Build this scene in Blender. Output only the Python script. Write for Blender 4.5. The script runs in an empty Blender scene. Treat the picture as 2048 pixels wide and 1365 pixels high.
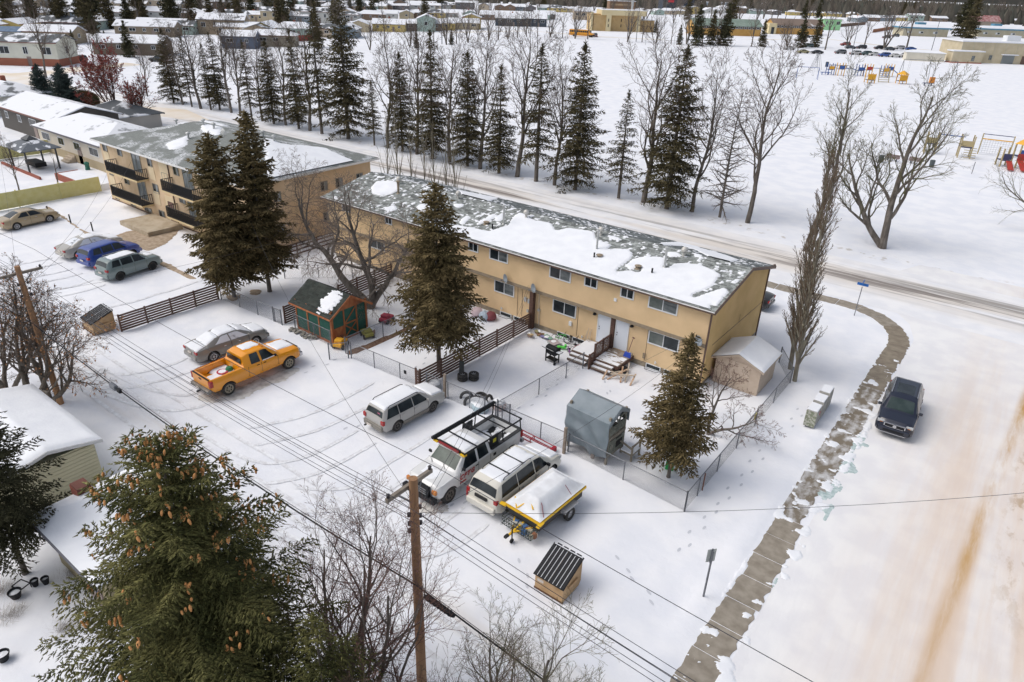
import bpy, math, random
import numpy as np
from mathutils import Vector, Matrix
R = math.radians
SC = bpy.context.scene
COL = SC.collection
# ------------------------------------------------------------------ camera
F_PX, CAM_H = 1388.54, 21.0
def _rot(p, r, y):
    cp, sp = math.cos(p), math.sin(p)
    m = np.array([[1, 0, 0], [0, -sp, -cp], [0, cp, -sp]])
    cr, sr = math.cos(r), math.sin(r)
    m = np.array([[cr, -sr, 0], [sr, cr, 0], [0, 0, 1]]) @ m
    cy, sy = math.cos(y), math.sin(y)
    return m @ np.array([[cy, -sy, 0], [sy, cy, 0], [0, 0, 1]])
CM = _rot(R(27.27568), R(2.011185), R(-36.64623))
cam = bpy.data.cameras.new('camera')
cam.sensor_width = 36; cam.lens = F_PX / 2048 * 36; cam.clip_start = 0.1; cam.clip_end = 6000
co = bpy.data.objects.new('camera', cam); COL.objects.link(co)
rt, dn, fw = [Vector(CM[i]) for i in range(3)]
mm = Matrix((rt, -dn, -fw)).transposed().to_4x4(); mm.translation = (0, 0, CAM_H)
co.matrix_world = mm
SC.camera = co
# ------------------------------------------------------------------ sky, sun
SUN_EL, SUN_AZ = R(52), R(-128)          # soft light from behind the camera's left shoulder
w = bpy.data.worlds.new('World'); SC.world = w; w.use_nodes = True
nt = w.node_tree; bg = nt.nodes['Background']
sky = nt.nodes.new('ShaderNodeTexSky'); sky.sky_type = 'NISHITA'; sky.sun_disc = False
sky.sun_elevation = SUN_EL; sky.sun_rotation = SUN_AZ
sky.air_density = 1.0; sky.dust_density = 4.0; sky.ozone_density = 1.0
hs = nt.nodes.new('ShaderNodeHueSaturation'); hs.inputs['Saturation'].default_value = 0.52
nt.links.new(sky.outputs[0], hs.inputs['Color']); nt.links.new(hs.outputs[0], bg.inputs['Color'])
bg.inputs['Strength'].default_value = 0.15
sl = bpy.data.lights.new('sun', 'SUN'); sl.energy = 0.85; sl.angle = R(38); sl.color = (1, 0.96, 0.9)
so = bpy.data.objects.new('sun', sl); COL.objects.link(so)
sdir = Vector((math.sin(SUN_AZ) * math.cos(SUN_EL), math.cos(SUN_AZ) * math.cos(SUN_EL), math.sin(SUN_EL)))
so.rotation_euler = sdir.to_track_quat('Z', 'Y').to_euler()
vs = SC.view_settings; SC.display_settings.display_device = 'sRGB'
vs.view_transform = 'Standard'; vs.look = 'None'; vs.gamma = 1; vs.use_curve_mapping = False
vs.exposure = 0.08
# ------------------------------------------------------------------ helpers
def ray(px, py):
    d = CM.T @ np.array([(px - 1024) / F_PX, (py - 682.5) / F_PX, 1]); return d
def at(px, py, z=0.0):
    d = ray(px, py); t = (z - CAM_H) / d[2]; return (float(d[0] * t), float(d[1] * t), z)
def onY(px, py, y):
    d = ray(px, py); t = y / d[1]; return (float(d[0] * t), y, float(CAM_H + d[2] * t))
def onX(px, py, x):
    d = ray(px, py); t = x / d[0]; return (x, float(d[1] * t), float(CAM_H + d[2] * t))
def hgt(x, y, py):
    k = (py - 682.5) / F_PX
    a = CM[1, 0] * x + CM[1, 1] * y; b = CM[2, 0] * x + CM[2, 1] * y
    return float(CAM_H + (k * b - a) / (CM[1, 2] - k * CM[2, 2]))
def vn(x, y, seed=0):
    x = np.asarray(x, float); y = np.asarray(y, float)
    xi = np.floor(x).astype(np.int64); yi = np.floor(y).astype(np.int64)
    fx = x - xi; fy = y - yi; fx = fx * fx * (3 - 2 * fx); fy = fy * fy * (3 - 2 * fy)
    def h(a, b):
        n = (a * 374761393 + b * 668265263 + seed * 1442695041) & 0xffffffff
        n = ((n ^ (n >> 13)) * 1274126177) & 0xffffffff
        return ((n ^ (n >> 16)) & 0xffff) / 65535.0
    return (h(xi, yi) * (1 - fx) + h(xi + 1, yi) * fx) * (1 - fy) + (h(xi, yi + 1) * (1 - fx) + h(xi + 1, yi + 1) * fx) * fy
def fbm(x, y, seed=0, o=4):
    s = 0; a = .5; t = 0
    for k in range(o):
        s = s + a * vn(x * 2 ** k, y * 2 ** k, seed + k * 17); t += a; a *= .5
    return s / t
def sm(a, b, x):
    t = np.clip((x - a) / (b - a), 0, 1); return t * t * (3 - 2 * t)
# ---- materials
MATS = {}
def mat(name, col=(.5, .5, .5), rough=.6, col2=None, scale=3, bump=0, bscale=None, metal=0, isl=0, spec=.5,
        stretch=None, coord='Object', lo=.35, hi=.65, emit=0, detail=4, coat=0):
    if name in MATS: return MATS[name]
    m = bpy.data.materials.new(name); m.use_nodes = True; MATS[name] = m
    nt = m.node_tree; b = nt.nodes['Principled BSDF']; L = nt.links.new
    b.inputs['Roughness'].default_value = rough; b.inputs['Metallic'].default_value = metal
    b.inputs['Specular IOR Level'].default_value = spec
    if coat: b.inputs['Coat Weight'].default_value = coat; b.inputs['Coat Roughness'].default_value = .08
    b.inputs['Base Color'].default_value = (*col, 1)
    src = None; mp = None
    if col2 or bump:
        tc = nt.nodes.new('ShaderNodeTexCoord'); mp = nt.nodes.new('ShaderNodeMapping'); L(tc.outputs[coord], mp.inputs[0])
        if stretch: mp.inputs['Scale'].default_value = stretch
    if col2:
        n = nt.nodes.new('ShaderNodeTexNoise'); n.inputs['Scale'].default_value = scale; n.inputs['Detail'].default_value = detail
        L(mp.outputs[0], n.inputs['Vector'])
        cr = nt.nodes.new('ShaderNodeValToRGB'); L(n.outputs['Fac'], cr.inputs[0])
        cr.color_ramp.elements[0].position = lo; cr.color_ramp.elements[1].position = hi
        cr.color_ramp.elements[0].color = (*col, 1); cr.color_ramp.elements[1].color = (*col2, 1)
        src = cr.outputs[0]
    if isl:
        g = nt.nodes.new('ShaderNodeNewGeometry'); mr = nt.nodes.new('ShaderNodeMapRange'); L(g.outputs['Random Per Island'], mr.inputs[0])
        mr.inputs['To Min'].default_value = 1 - isl; mr.inputs['To Max'].default_value = 1 + isl
        mx = nt.nodes.new('ShaderNodeMix'); mx.data_type = 'RGBA'; mx.blend_type = 'MULTIPLY'; mx.inputs[0].default_value = 1
        if src: L(src, mx.inputs[6])
        else: mx.inputs[6].default_value = (*col, 1)
        cc = nt.nodes.new('ShaderNodeCombineColor'); [L(mr.outputs[0], cc.inputs[i]) for i in range(3)]
        L(cc.outputs[0], mx.inputs[7]); src = mx.outputs[2]
    if src: L(src, b.inputs['Base Color'])
    if bump:
        n2 = nt.nodes.new('ShaderNodeTexNoise'); n2.inputs['Scale'].default_value = bscale or scale * 4; n2.inputs['Detail'].default_value = 3
        L(mp.outputs[0], n2.inputs['Vector'])
        bp = nt.nodes.new('ShaderNodeBump'); bp.inputs['Distance'].default_value = bump; bp.inputs['Strength'].default_value = .6
        L(n2.outputs['Fac'], bp.inputs['Height']); L(bp.outputs[0], b.inputs['Normal'])
    if emit: b.inputs['Emission Color'].default_value = (*col, 1); b.inputs['Emission Strength'].default_value = emit
    return m
SNOWC = (.80, .82, .86)
snow = mat('snow', (.77, .79, .83), .75, (.83, .85, .88), 1.2, .02, 6, spec=.3)
snow_far = mat('snow_far', (.76, .78, .83), .8, (.82, .84, .87), .08, spec=.2)
glass = mat('glass_dark', (.012, .016, .02), .1, (.035, .045, .05), 1.5, spec=.4)
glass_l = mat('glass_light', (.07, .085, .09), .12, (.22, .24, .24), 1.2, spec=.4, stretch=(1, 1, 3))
white = mat('white_paint', (.78, .78, .77), .5, (.70, .70, .69), 4)
vinyl = mat('white_vinyl', (.72, .74, .76), .45)
black = mat('black_plastic', (.014, .015, .018), .6, spec=.25)
rubber = mat('rubber', (.02, .02, .02), .85, (.04, .038, .035), 8)
steel = mat('steel', (.35, .36, .37), .4, (.22, .23, .24), 6, metal=.6)
galv = mat('galvanised', (.12, .13, .15), .5, (.2, .21, .23), 9, metal=.3)
bark = mat('bark', (.085, .07, .058), .9, (.17, .15, .13), 4, .03, 14, stretch=(1, 1, .25), isl=.15)
barkp = mat('bark_poplar', (.15, .13, .10), .9, (.27, .25, .19), 3, .02, 12, stretch=(1, 1, .3), isl=.15)
twigm = mat('twig', (.105, .075, .055), .9, isl=.35)
twigg = mat('twig_olive', (.13, .12, .06), .9, isl=.35)
twigr = mat('twig_red', (.13, .07, .055), .9, isl=.35)
twigl = mat('twig_pale', (.19, .155, .13), .9, isl=.3)
# ---- mesh builder
TF = {}
class MB:
    def __init__(s): s.v = []; s.f = []; s.m = []
    def add(s, vs, fs, m=0):
        o = len(s.v); s.v += [tuple(map(float, p)) for p in vs]; s.f += [tuple(i + o for i in f) for f in fs]; s.m += [m] * len(fs); return s
    def box(s, c, d, rz=0, m=0, rx=0):
        x, y, z = [q / 2 for q in d]; M = Matrix.Rotation(rz, 3, 'Z') @ Matrix.Rotation(rx, 3, 'X'); c = Vector(c)
        vs = [c + M @ Vector(p) for p in ((-x, -y, -z), (x, -y, -z), (x, y, -z), (-x, y, -z), (-x, -y, z), (x, -y, z), (x, y, z), (-x, y, z))]
        return s.add(vs, [(0, 3, 2, 1), (4, 5, 6, 7), (0, 1, 5, 4), (1, 2, 6, 5), (2, 3, 7, 6), (3, 0, 4, 7)], m)
    def bb(s, x0, x1, y0, y1, z0, z1, m=0):
        return s.box(((x0 + x1) / 2, (y0 + y1) / 2, (z0 + z1) / 2), (abs(x1 - x0), abs(y1 - y0), abs(z1 - z0)), 0, m)
    def bar(s, a, b, wd=.05, hd=.05, m=0):
        a = Vector(a); b = Vector(b); d = b - a; q = d.normalized(); up = Vector((0, 0, 1)) if abs(q.z) < .95 else Vector((1, 0, 0))
        u = q.cross(up).normalized() * wd / 2; v = u.normalized().cross(q) * hd / 2
        vs = [a - u - v, a + u - v, a + u + v, a - u + v, b - u - v, b + u - v, b + u + v, b - u + v]
        return s.add(vs, [(0, 1, 2, 3), (7, 6, 5, 4), (0, 4, 5, 1), (1, 5, 6, 2), (2, 6, 7, 3), (3, 7, 4, 0)], m)
    def tube(s, pts, r, n=6, m=0, caps=True):
        pts = [Vector(p) for p in pts]; k = len(pts); rs = r if isinstance(r, (list, tuple)) else [r] * k
        vs = []; pu = None
        for i in range(k):
            d = (pts[min(i + 1, k - 1)] - pts[max(i - 1, 0)]).normalized()
            if pu is None: pu = d.orthogonal().normalized()
            u = (pu - d * pu.dot(d)).normalized(); pu = u; v = d.cross(u)
            for j in range(n):
                a = 2 * math.pi * j / n; vs.append(pts[i] + (u * math.cos(a) + v * math.sin(a)) * rs[i])
        fs = [(i * n + j, i * n + (j + 1) % n, (i + 1) * n + (j + 1) % n, (i + 1) * n + j) for i in range(k - 1) for j in range(n)]
        if caps: fs += [tuple(range(n - 1, -1, -1)), tuple((k - 1) * n + j for j in range(n))]
        return s.add(vs, fs, m)
    def cyl(s, c, r, h, n=12, m=0, axis='Z', r2=None):
        c = Vector(c); a = {'X': Vector((1, 0, 0)), 'Y': Vector((0, 1, 0)), 'Z': Vector((0, 0, 1))}[axis]
        return s.tube([c, c + a * h], [r, r if r2 is None else r2], n, m)
    def lathe(s, prof, n=12, c=(0, 0, 0), axis='Z', m=0):
        vs = []
        for r, h in prof:
            for j in range(n):
                a = 2 * math.pi * j / n; p = (r * math.cos(a), r * math.sin(a), h)
                if axis == 'X': p = (p[2], p[0], p[1])
                if axis == 'Y': p = (p[1], p[2], p[0])
                vs.append((p[0] + c[0], p[1] + c[1], p[2] + c[2]))
        k = len(prof)
        fs = [(i * n + j, i * n + (j + 1) % n, (i + 1) * n + (j + 1) % n, (i + 1) * n + j) for i in range(k - 1) for j in range(n)]
        return s.add(vs, fs, m)
    def ext(s, poly, o, u, v, w, m=0):       # polygon (a,b) -> o+u*a+v*b, thickened by w
        o, u, v, w = map(Vector, (o, u, v, w)); n = len(poly)
        a = [o + u * p + v * q for p, q in poly]
        return s.add(a + [p + w for p in a], [tuple(range(n - 1, -1, -1)), tuple(range(n, 2 * n))] + [(i, (i + 1) % n, (i + 1) % n + n, i + n) for i in range(n)], m)
    def build(s, name, mats, parent=None, smooth=0, kind=None, world=False, bevel=0):
        me = bpy.data.meshes.new(name)
        v = s.v
        if world and parent is not None:
            (lx, ly, lz), rz = TF[parent.name]; c, q = math.cos(-rz), math.sin(-rz)
            v = [((x - lx) * c - (y - ly) * q, (x - lx) * q + (y - ly) * c, z - lz) for x, y, z in v]
        me.from_pydata(v, [], s.f)
        if not isinstance(mats, (list, tuple)): mats = [mats]
        for a in mats: me.materials.append(a)
        if len(mats) > 1: me.polygons.foreach_set('material_index', s.m)
        me.validate(); return link(name, me, parent, smooth, kind, bevel)
def link(name, me, parent=None, smooth=0, kind=None, bevel=0):
    if smooth: me.shade_smooth(); me.set_sharp_from_angle(angle=R(smooth))
    o = bpy.data.objects.new(name, me); COL.objects.link(o)
    if parent is not None:
        o.parent = parent
        if parent.name in TF: TF[o.name] = TF[parent.name]
    if kind: o['kind'] = kind
    if bevel:
        b = o.modifiers.new('bevel', 'BEVEL'); b.width = bevel; b.segments = 2; b.limit_method = 'ANGLE'; b.angle_limit = R(35)
    return o
def raw(name, V, Fc, m, parent=None, kind=None, smooth=0):
    """V (n,3) array, Fc (k,3|4) array"""
    me = bpy.data.meshes.new(name); k = Fc.shape[1]
    me.vertices.add(len(V)); me.vertices.foreach_set('co', np.ascontiguousarray(V, np.float32).ravel())
    me.loops.add(Fc.size); me.loops.foreach_set('vertex_index', np.ascontiguousarray(Fc, np.int32).ravel())
    me.polygons.add(len(Fc)); me.polygons.foreach_set('loop_start', np.arange(0, Fc.size, k, dtype=np.int32))
    me.polygons.foreach_set('loop_total', np.full(len(Fc), k, np.int32))
    me.materials.append(m); me.update(calc_edges=True)
    return link(name, me, parent, smooth, kind)
def thing(name, label, cat, loc=(0, 0, 0), rz=0, group=None):
    o = bpy.data.objects.new(name, None); COL.objects.link(o); o.empty_display_size = .3
    o.location = loc; o.rotation_euler = (0, 0, rz); TF[o.name] = (tuple(loc), rz)
    o['label'] = label; o['category'] = cat
    if group: o['group'] = group
    return o
def tag(o, label, cat, group=None):
    o['label'] = label; o['category'] = cat
    if group: o['group'] = group
    return o
KIDS = {}
def dup(root, loc, rz=0, sc=1.0, label=None, mats=None):
    r = root.copy(); COL.objects.link(r); r.location = loc; r.rotation_euler = (0, 0, rz); r.scale = sc if isinstance(sc, tuple) else (sc,) * 3
    if label: r['label'] = label
    for ch in root.children:
        c = ch.copy(); COL.objects.link(c); c.parent = r
        if mats and ch.name.split('.')[0] in mats:
            c.data = c.data.copy(); c.data.materials[0] = mats[ch.name.split('.')[0]]
        for g in ch.children:
            d = g.copy(); COL.objects.link(d); d.parent = c
    return r
ORD = ['first', 'second', 'third', 'fourth', 'fifth', 'sixth', 'seventh', 'eighth', 'ninth', 'tenth', 'eleventh', 'twelfth', 'thirteenth',
       'fourteenth', 'fifteenth', 'sixteenth', 'seventeenth', 'eighteenth', 'nineteenth', 'twentieth']
def ordn(i):
    if i < 20: return ORD[i]
    if i >= 99: return 'one hundred and ' + ordn(i - 100) if i > 99 else 'hundredth'
    t = ['twenty', 'thirty', 'forty', 'fifty', 'sixty', 'seventy', 'eighty', 'ninety'][(i + 1) // 10 - 2]; r = (i + 1) % 10
    return (t + '-' + ORD[r - 1]) if r else {'twenty': 'twentieth', 'thirty': 'thirtieth', 'forty': 'fortieth', 'fifty': 'fiftieth', 'sixty': 'sixtieth', 'seventy': 'seventieth', 'eighty': 'eightieth', 'ninety': 'ninetieth'}[t]
def inpoly(px, py, poly):
    ins = np.zeros(px.shape, bool); n = len(poly)
    for i in range(n):
        x1, y1 = poly[i]; x2, y2 = poly[(i + 1) % n]
        c = ((y1 > py) != (y2 > py)) & (px < (x2 - x1) * (py - y1) / ((y2 - y1) if y2 != y1 else 1e-9) + x1); ins ^= c
    return ins
def blur(a, k):
    for _ in range(k):
        b = np.pad(a, 1, mode='edge'); a = (b[:-2, 1:-1] + b[2:, 1:-1] + b[1:-1, :-2] + b[1:-1, 2:] + b[1:-1, 1:-1]) / 5
    return a
def sheet(name, P, Mk, m, parent=None, thick=.05, dip=.012, up=(0, 0, 1), kind=None, world=True, wd=.25):
    """snow lying on a surface: P (n,m,3) points on the surface, Mk (n,m) mask, >0 covered"""
    n, q = Mk.shape; hh = np.where(Mk > 0, thick * np.sqrt(np.clip(Mk / wd, 0, 1)), -dip)
    V = (P + np.array(up)[None, None, :] * hh[..., None]).reshape(-1, 3)
    if parent is not None and world:
        (lx, ly, lz), rz = TF[parent.name]; c, s_ = math.cos(-rz), math.sin(-rz); X = V[:, 0] - lx; Y = V[:, 1] - ly
        V = np.stack([X * c - Y * s_, X * s_ + Y * c, V[:, 2] - lz], 1)
    idx = np.arange(n * q).reshape(n, q); Fc = np.stack([idx[:-1, :-1], idx[1:, :-1], idx[1:, 1:], idx[:-1, 1:]], -1).reshape(-1, 4)
    on = (Mk > 0); keep = (on[:-1, :-1] | on[1:, :-1] | on[1:, 1:] | on[:-1, 1:]).reshape(-1); Fc = Fc[keep]
    if not len(Fc): return None
    us, inv = np.unique(Fc, return_inverse=True); V = V[us]; Fc = inv.reshape(-1, 4)
    o = raw(name, V, Fc, m, parent, kind, smooth=80)
    return o
# ------------------------------------------------------------------ ground
def gh(x, y):
    x = np.asarray(x, float); y = np.asarray(y, float)
    a = (fbm(x * .35, y * .35, 3) - .5) * .16 + (fbm(x * 1.3, y * 1.3, 9) - .5) * .05
    road = sm(-6.2, -5.2, x) + sm(50.5, 51.5, y) * (x > -200)
    a = a * np.clip(1 - road, 0, 1)
    # drifted bank along the pavement edge and wheel ruts of the lane
    a = a + .10 * np.exp(-((x + 5.35) / .3) ** 2) * sm(12, 15, y) * (1 - sm(47, 49, y)) * (.6 + .8 * vn(x, y * .5, 5))
    for yc in (12.2, 13.9): a = a - .035 * np.exp(-((y - yc - .3 * vn(x * .1, 0 * x, 8)) / .22) ** 2) * (1 - sm(-9, -7, x))
    return a * sm(-1.0, 2.0, y + 0 * x)
def grid_sheet(name, xs, ys, m, dz=0, kind='structure', hf=gh):
    X, Y = np.meshgrid(xs, ys, indexing='ij'); Z = hf(X, Y) + dz
    V = np.stack([X, Y, Z], -1).reshape(-1, 3); n, q = X.shape; idx = np.arange(n * q).reshape(n, q)
    Fc = np.stack([idx[:-1, :-1], idx[1:, :-1], idx[1:, 1:], idx[:-1, 1:]], -1).reshape(-1, 4)
    return raw(name, V, Fc, m, None, kind, smooth=89)
def nodes(m): return m.node_tree, m.node_tree.nodes['Principled BSDF'], m.node_tree.links.new
class NG:
    """small node writer: every call returns an output socket"""
    def __init__(s, name, rough=.8, spec=.25):
        s.m = bpy.data.materials.new(name); s.m.use_nodes = True; s.nt = s.m.node_tree; s.b = s.nt.nodes['Principled BSDF']
        s.b.inputs['Roughness'].default_value = rough; s.b.inputs['Specular IOR Level'].default_value = spec
        tc = s.nt.nodes.new('ShaderNodeTexCoord'); s.co = tc.outputs['Object']
        sp = s.nt.nodes.new('ShaderNodeSeparateXYZ'); s.nt.links.new(s.co, sp.inputs[0]); s.x, s.y = sp.outputs[0], sp.outputs[1]
    def put(s, sock, v):
        if isinstance(v, (int, float)): sock.default_value = v
        elif isinstance(v, tuple): sock.default_value = (*v, 1)
        else: s.nt.links.new(v, sock)
    def mth(s, op, a, b=0):
        n = s.nt.nodes.new('ShaderNodeMath'); n.operation = op; s.put(n.inputs[0], a); s.put(n.inputs[1], b); return n.outputs[0]
    def noise(s, sc, st=(1, 1, 1), det=4, rough=.5, off=(0, 0, 0)):
        mp = s.nt.nodes.new('ShaderNodeMapping'); mp.inputs['Scale'].default_value = st; mp.inputs['Location'].default_value = off; s.nt.links.new(s.co, mp.inputs[0])
        n = s.nt.nodes.new('ShaderNodeTexNoise'); n.inputs['Scale'].default_value = sc; n.inputs['Detail'].default_value = det; n.inputs['Roughness'].default_value = rough
        s.nt.links.new(mp.outputs[0], n.inputs['Vector']); return n.outputs['Fac']
    def rng(s, v, a, b, c=0, d=1):
        n = s.nt.nodes.new('ShaderNodeMapRange'); n.interpolation_type = 'SMOOTHSTEP'; s.put(n.inputs[0], v)
        for i, q in enumerate((a, b, c, d)): n.inputs[i + 1].default_value = q
        return n.outputs[0]
    def band(s, v, c, w):     # 1 at c, fades over w
        return s.rng(s.mth('ABSOLUTE', s.mth('SUBTRACT', v, c)), w, 0)
    def mix(s, f, a, b):
        n = s.nt.nodes.new('ShaderNodeMix'); n.data_type = 'RGBA'; s.put(n.inputs[0], f); s.put(n.inputs[6], a); s.put(n.inputs[7], b); return n.outputs[2]
    def fin(s, col, h=None, dist=.02):
        s.put(s.b.inputs['Base Color'], col)
        if h is not None:
            bp = s.nt.nodes.new('ShaderNodeBump'); bp.inputs['Distance'].default_value = dist; bp.inputs['Strength'].default_value = .7
            s.nt.links.new(h, bp.inputs['Height']); s.nt.links.new(bp.outputs[0], s.b.inputs['Normal'])
        return s.m
S1, S2 = (.76, .78, .83), (.83, .84, .87)
g = NG('snow_ground')
c = g.mix(g.rng(g.noise(.5), .35, .65), S1, S2)
lane = g.mth('MULTIPLY', g.band(g.y, 13, 3.2), g.rng(g.noise(.5, (.12, 1, 1)), .48, .68))
c = g.mix(g.mth('MULTIPLY', lane, .5), c, (.62, .56, .48))
dirt = g.rng(g.noise(1.7, det=8, rough=.7), .70, .78)
c = g.mix(g.mth('MULTIPLY', dirt, .45), c, (.42, .36, .30))
gs = g.mth('MULTIPLY', g.band(g.y, 67.6, 1.6), g.rng(g.noise(1.2, det=6), .55, .68)); c = g.mix(g.mth('MULTIPLY', gs, .6), c, (.36, .30, .22))
snow_ground = g.fin(c, g.noise(1.4, det=8, rough=.62), .055)
xs = np.concatenate([[-3500, -1500, -700, -400, -250, -170, -130, -110], np.arange(-95, 12, .35), [14, 20, 40, 90, 200, 500, 1200, 3000]])
ys = np.concatenate([[-600, -150, -60, -25, -12, -5, -2], np.arange(0, 76, .35), [80, 90, 120, 170, 240, 330, 480, 700, 1200, 2500, 5000]])
grid_sheet('snow_ground', xs, ys, snow_ground)
# front road, snow packed with dirty wheel streaks
g = NG('road_snow_front')
c = g.mix(g.rng(g.noise(.6), .35, .65), (.74, .75, .78), (.82, .82, .83))
edge = g.band(g.y, 60.6, 5.2)
c = g.mix(g.mth('MULTIPLY', g.mth('MULTIPLY', edge, g.rng(g.noise(.35, (.10, 1, 1), 5), .42, .60)), .55), c, (.60, .52, .42))
st = g.mth('MULTIPLY', g.rng(g.noise(.9, (.05, 1.0, 1), 6, .65), .49, .60), g.band(g.y, 61.0, 3.8))
c = g.mix(g.mth('MULTIPLY', st, .95), c, (.22, .195, .18))
st2 = g.mth('MULTIPLY', g.rng(g.noise(.7, (.04, 1.3, 1), 6, .65, off=(3, 7, 1)), .50, .60), g.mth('MULTIPLY', g.band(g.y, 62.2, 1.9), g.rng(g.x, -14, -4)))
c = g.mix(g.mth('MULTIPLY', st2, .8), c, (.20, .18, .155))
road_front = g.fin(c, g.noise(1.2, (.3, 1, 1), 6), .05)
def ribbon(name, pts, wd, m, z=.012, kind='structure', nx=6):
    P = [Vector((p[0], p[1])) for p in pts]; mb = MB(); n = len(P)
    for i in range(n):
        d = (P[min(i + 1, n - 1)] - P[max(i - 1, 0)]).normalized(); nn = Vector((-d.y, d.x)); ww = wd[i] if isinstance(wd, list) else wd
        for k in range(nx + 1):
            q = P[i] + nn * ww * (k / nx - .5); mb.v.append((q.x, q.y, z))
    for i in range(n - 1):
        for k in range(nx): a = i * (nx + 1) + k; mb.f.append((a, a + nx + 1, a + nx + 2, a + 1)); mb.m.append(0)
    return mb.build(name, m, None, kind=kind)
rb = grid_sheet('front_road', np.concatenate([np.arange(-150, 20, 2.0), [60, 200]]), np.arange(55.2, 66.0, .9), road_front, .012, hf=lambda x, y: 0 * x)
# side road at the right, snow packed with ochre sand
g = NG('road_snow_side')
c = g.mix(g.rng(g.noise(.7), .35, .65), (.75, .75, .77), (.82, .82, .82))
wv = g.noise(.45, (1, .07, 1), 6, .6)
xx = g.rng(g.x, -3.2, 2.6)
xx = g.mth('MULTIPLY', xx, g.rng(g.y, 54, 40, .35, 1))
c = g.mix(g.mth('MULTIPLY', g.mth('MULTIPLY', xx, g.rng(wv, .36, .60, .30, 1)), .72), c, (.66, .50, .37))
ln = g.mth('SUBTRACT', g.x, g.mth('ADD', g.mth('MULTIPLY', g.y, .055), .82))
b1 = g.mth('MULTIPLY', g.band(ln, 0, .5), g.rng(g.noise(.8, (1, .12, 1), 6, .7), .30, .62))
b1 = g.mth('MULTIPLY', b1, g.rng(g.y, 19, 34, .45, 1))
c = g.mix(b1, c, (.50, .29, .09))
b2 = g.mth('MULTIPLY', g.mth('MULTIPLY', g.rng(g.x, 3.0, 4.2), g.rng(g.noise(1.3, (1, .4, 1), 7, .7), .5, .62)), g.band(g.y, 36, 14))
c = g.mix(g.mth('MULTIPLY', b2, .7), c, (.36, .23, .10))
sp = g.rng(g.noise(2.2, det=8, rough=.8), .70, .76); c = g.mix(g.mth('MULTIPLY', sp, .6), c, (.34, .25, .17))
tk = g.mth('MULTIPLY', g.band(g.y, 61.5, 4), g.rng(g.noise(.9, (.05, 1.0, 1), 6, .65), .47, .58)); c = g.mix(g.mth('MULTIPLY', tk, .9), c, (.27, .25, .22))
road_side = g.fin(c, g.noise(1.3, (1, .2, 1), 7, .6), .06)
MB().add([(-3.45, -25, .008), (16, -25, .008), (16, 68, .008), (-6, 68, .008), (-9, 60, .008), (-8, 56.2, .008), (-5.6, 55.6, .008), (-4.2, 53.6, .008), (-3.45, 51.0, .008)],
         [(0, 1, 2, 3, 4, 5, 6, 7, 8)]).build('side_road', road_side, kind='structure')
sandy = mat('sand_road', (.72, .62, .48), .9, (.80, .77, .74), .15, coord='Object')
def gp(*L): return [at(*p)[:2] for p in L]
ribbon('crossing_road', [(-200, 36)] + gp((10, 152), (60, 150), (130, 142), (200, 134), (270, 128)), [9, 9, 9, 8, 8, 7], sandy)
ribbon('west_road', gp((-40, 150), (30, 160), (90, 176), (150, 198), (190, 213)) + [(-118, 61), (-108, 61)], [10, 10, 9, 8, 8, 7, 2], sandy, .016)
ribbon('school_street', gp((880, 66), (1060, 62), (1200, 74), (1330, 80)), 8, mat('packed_street', (.70, .66, .60), .9, (.78, .78, .78), .1), .012)
ribbon('car_park_street', gp((1500, 80), (1650, 78), (1800, 96), (2048, 118)), 7, MATS['packed_street'], .012)
# pavement: slabs with joints, ragged trodden edges, drifted snow over them
conc = mat('concrete', (.235, .205, .165), .85, (.33, .295, .245), 2.5, .004, 30, spec=.3)
conc3 = mat('concrete_dusted', (.20, .17, .13), .8, (.70, .71, .73), 1.7, .004, 30, spec=.3, stretch=(1.6, .8, 1), lo=.44, hi=.74, detail=10)
conc2 = mat('concrete_wet', (.19, .155, .115), .6, (.28, .24, .18), 2.0, .004, 30, spec=.4)
side = thing('pavement', 'trodden brown concrete pavement with slab joints curving round the street corner', 'pavement'); side['kind'] = 'structure'; del side['label']; del side['category']
cl = [(-4.15, 15.0 + 1.5 * i) for i in range(22)]
cl += [(-4.1, 48.2), (-4.15, 49.6), (-4.45, 51.0), (-5.15, 52.4), (-6.3, 53.6), (-7.8, 54.25)] + [(-9.4 - 1.55 * i, 54.35 - .03 * i) for i in range(26)]
rnd = random.Random(4)
for i in range(len(cl) - 1):
    a, b = Vector(cl[i]), Vector(cl[i + 1]); d = b - a; nn = Vector((-d.y, d.x)).normalized(); d.normalize()
    pa = (Vector(cl[i + 1]) - Vector(cl[max(i - 1, 0)])).normalized(); na = Vector((-pa.y, pa.x))
    pb = (Vector(cl[min(i + 2, len(cl) - 1)]) - a).normalized(); nb = Vector((-pb.y, pb.x)); hw = .62
    far = a.x < -12
    g0 = .022; A = a + d * g0; B = b - d * g0; k = 2 if far else 7
    L_ = [A.lerp(B, t / k) + na.lerp(nb, t / k) * (hw + (rnd.uniform(-.03, .06))) for t in range(k + 1)]
    R_ = [A.lerp(B, t / k) - na.lerp(nb, t / k) * (hw + rnd.uniform(-.07, .07) - (.25 if i in (8, 9) else 0)) for t in range(k + 1)]
    poly = L_ + R_[::-1]; z = .022 + rnd.uniform(-.004, .004)
    vs = [(p.x, p.y, z) for p in poly] + [(p.x, p.y, -.02) for p in poly]; n = len(poly)
    MB().add(vs, [tuple(range(n - 1, -1, -1))] + [(j, (j + 1) % n, (j + 1) % n + n, j + n) for j in range(n)]).build('slab', conc3 if 7 < i < 18 else (conc if i <= 7 or i > 24 else conc2), side)
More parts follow.
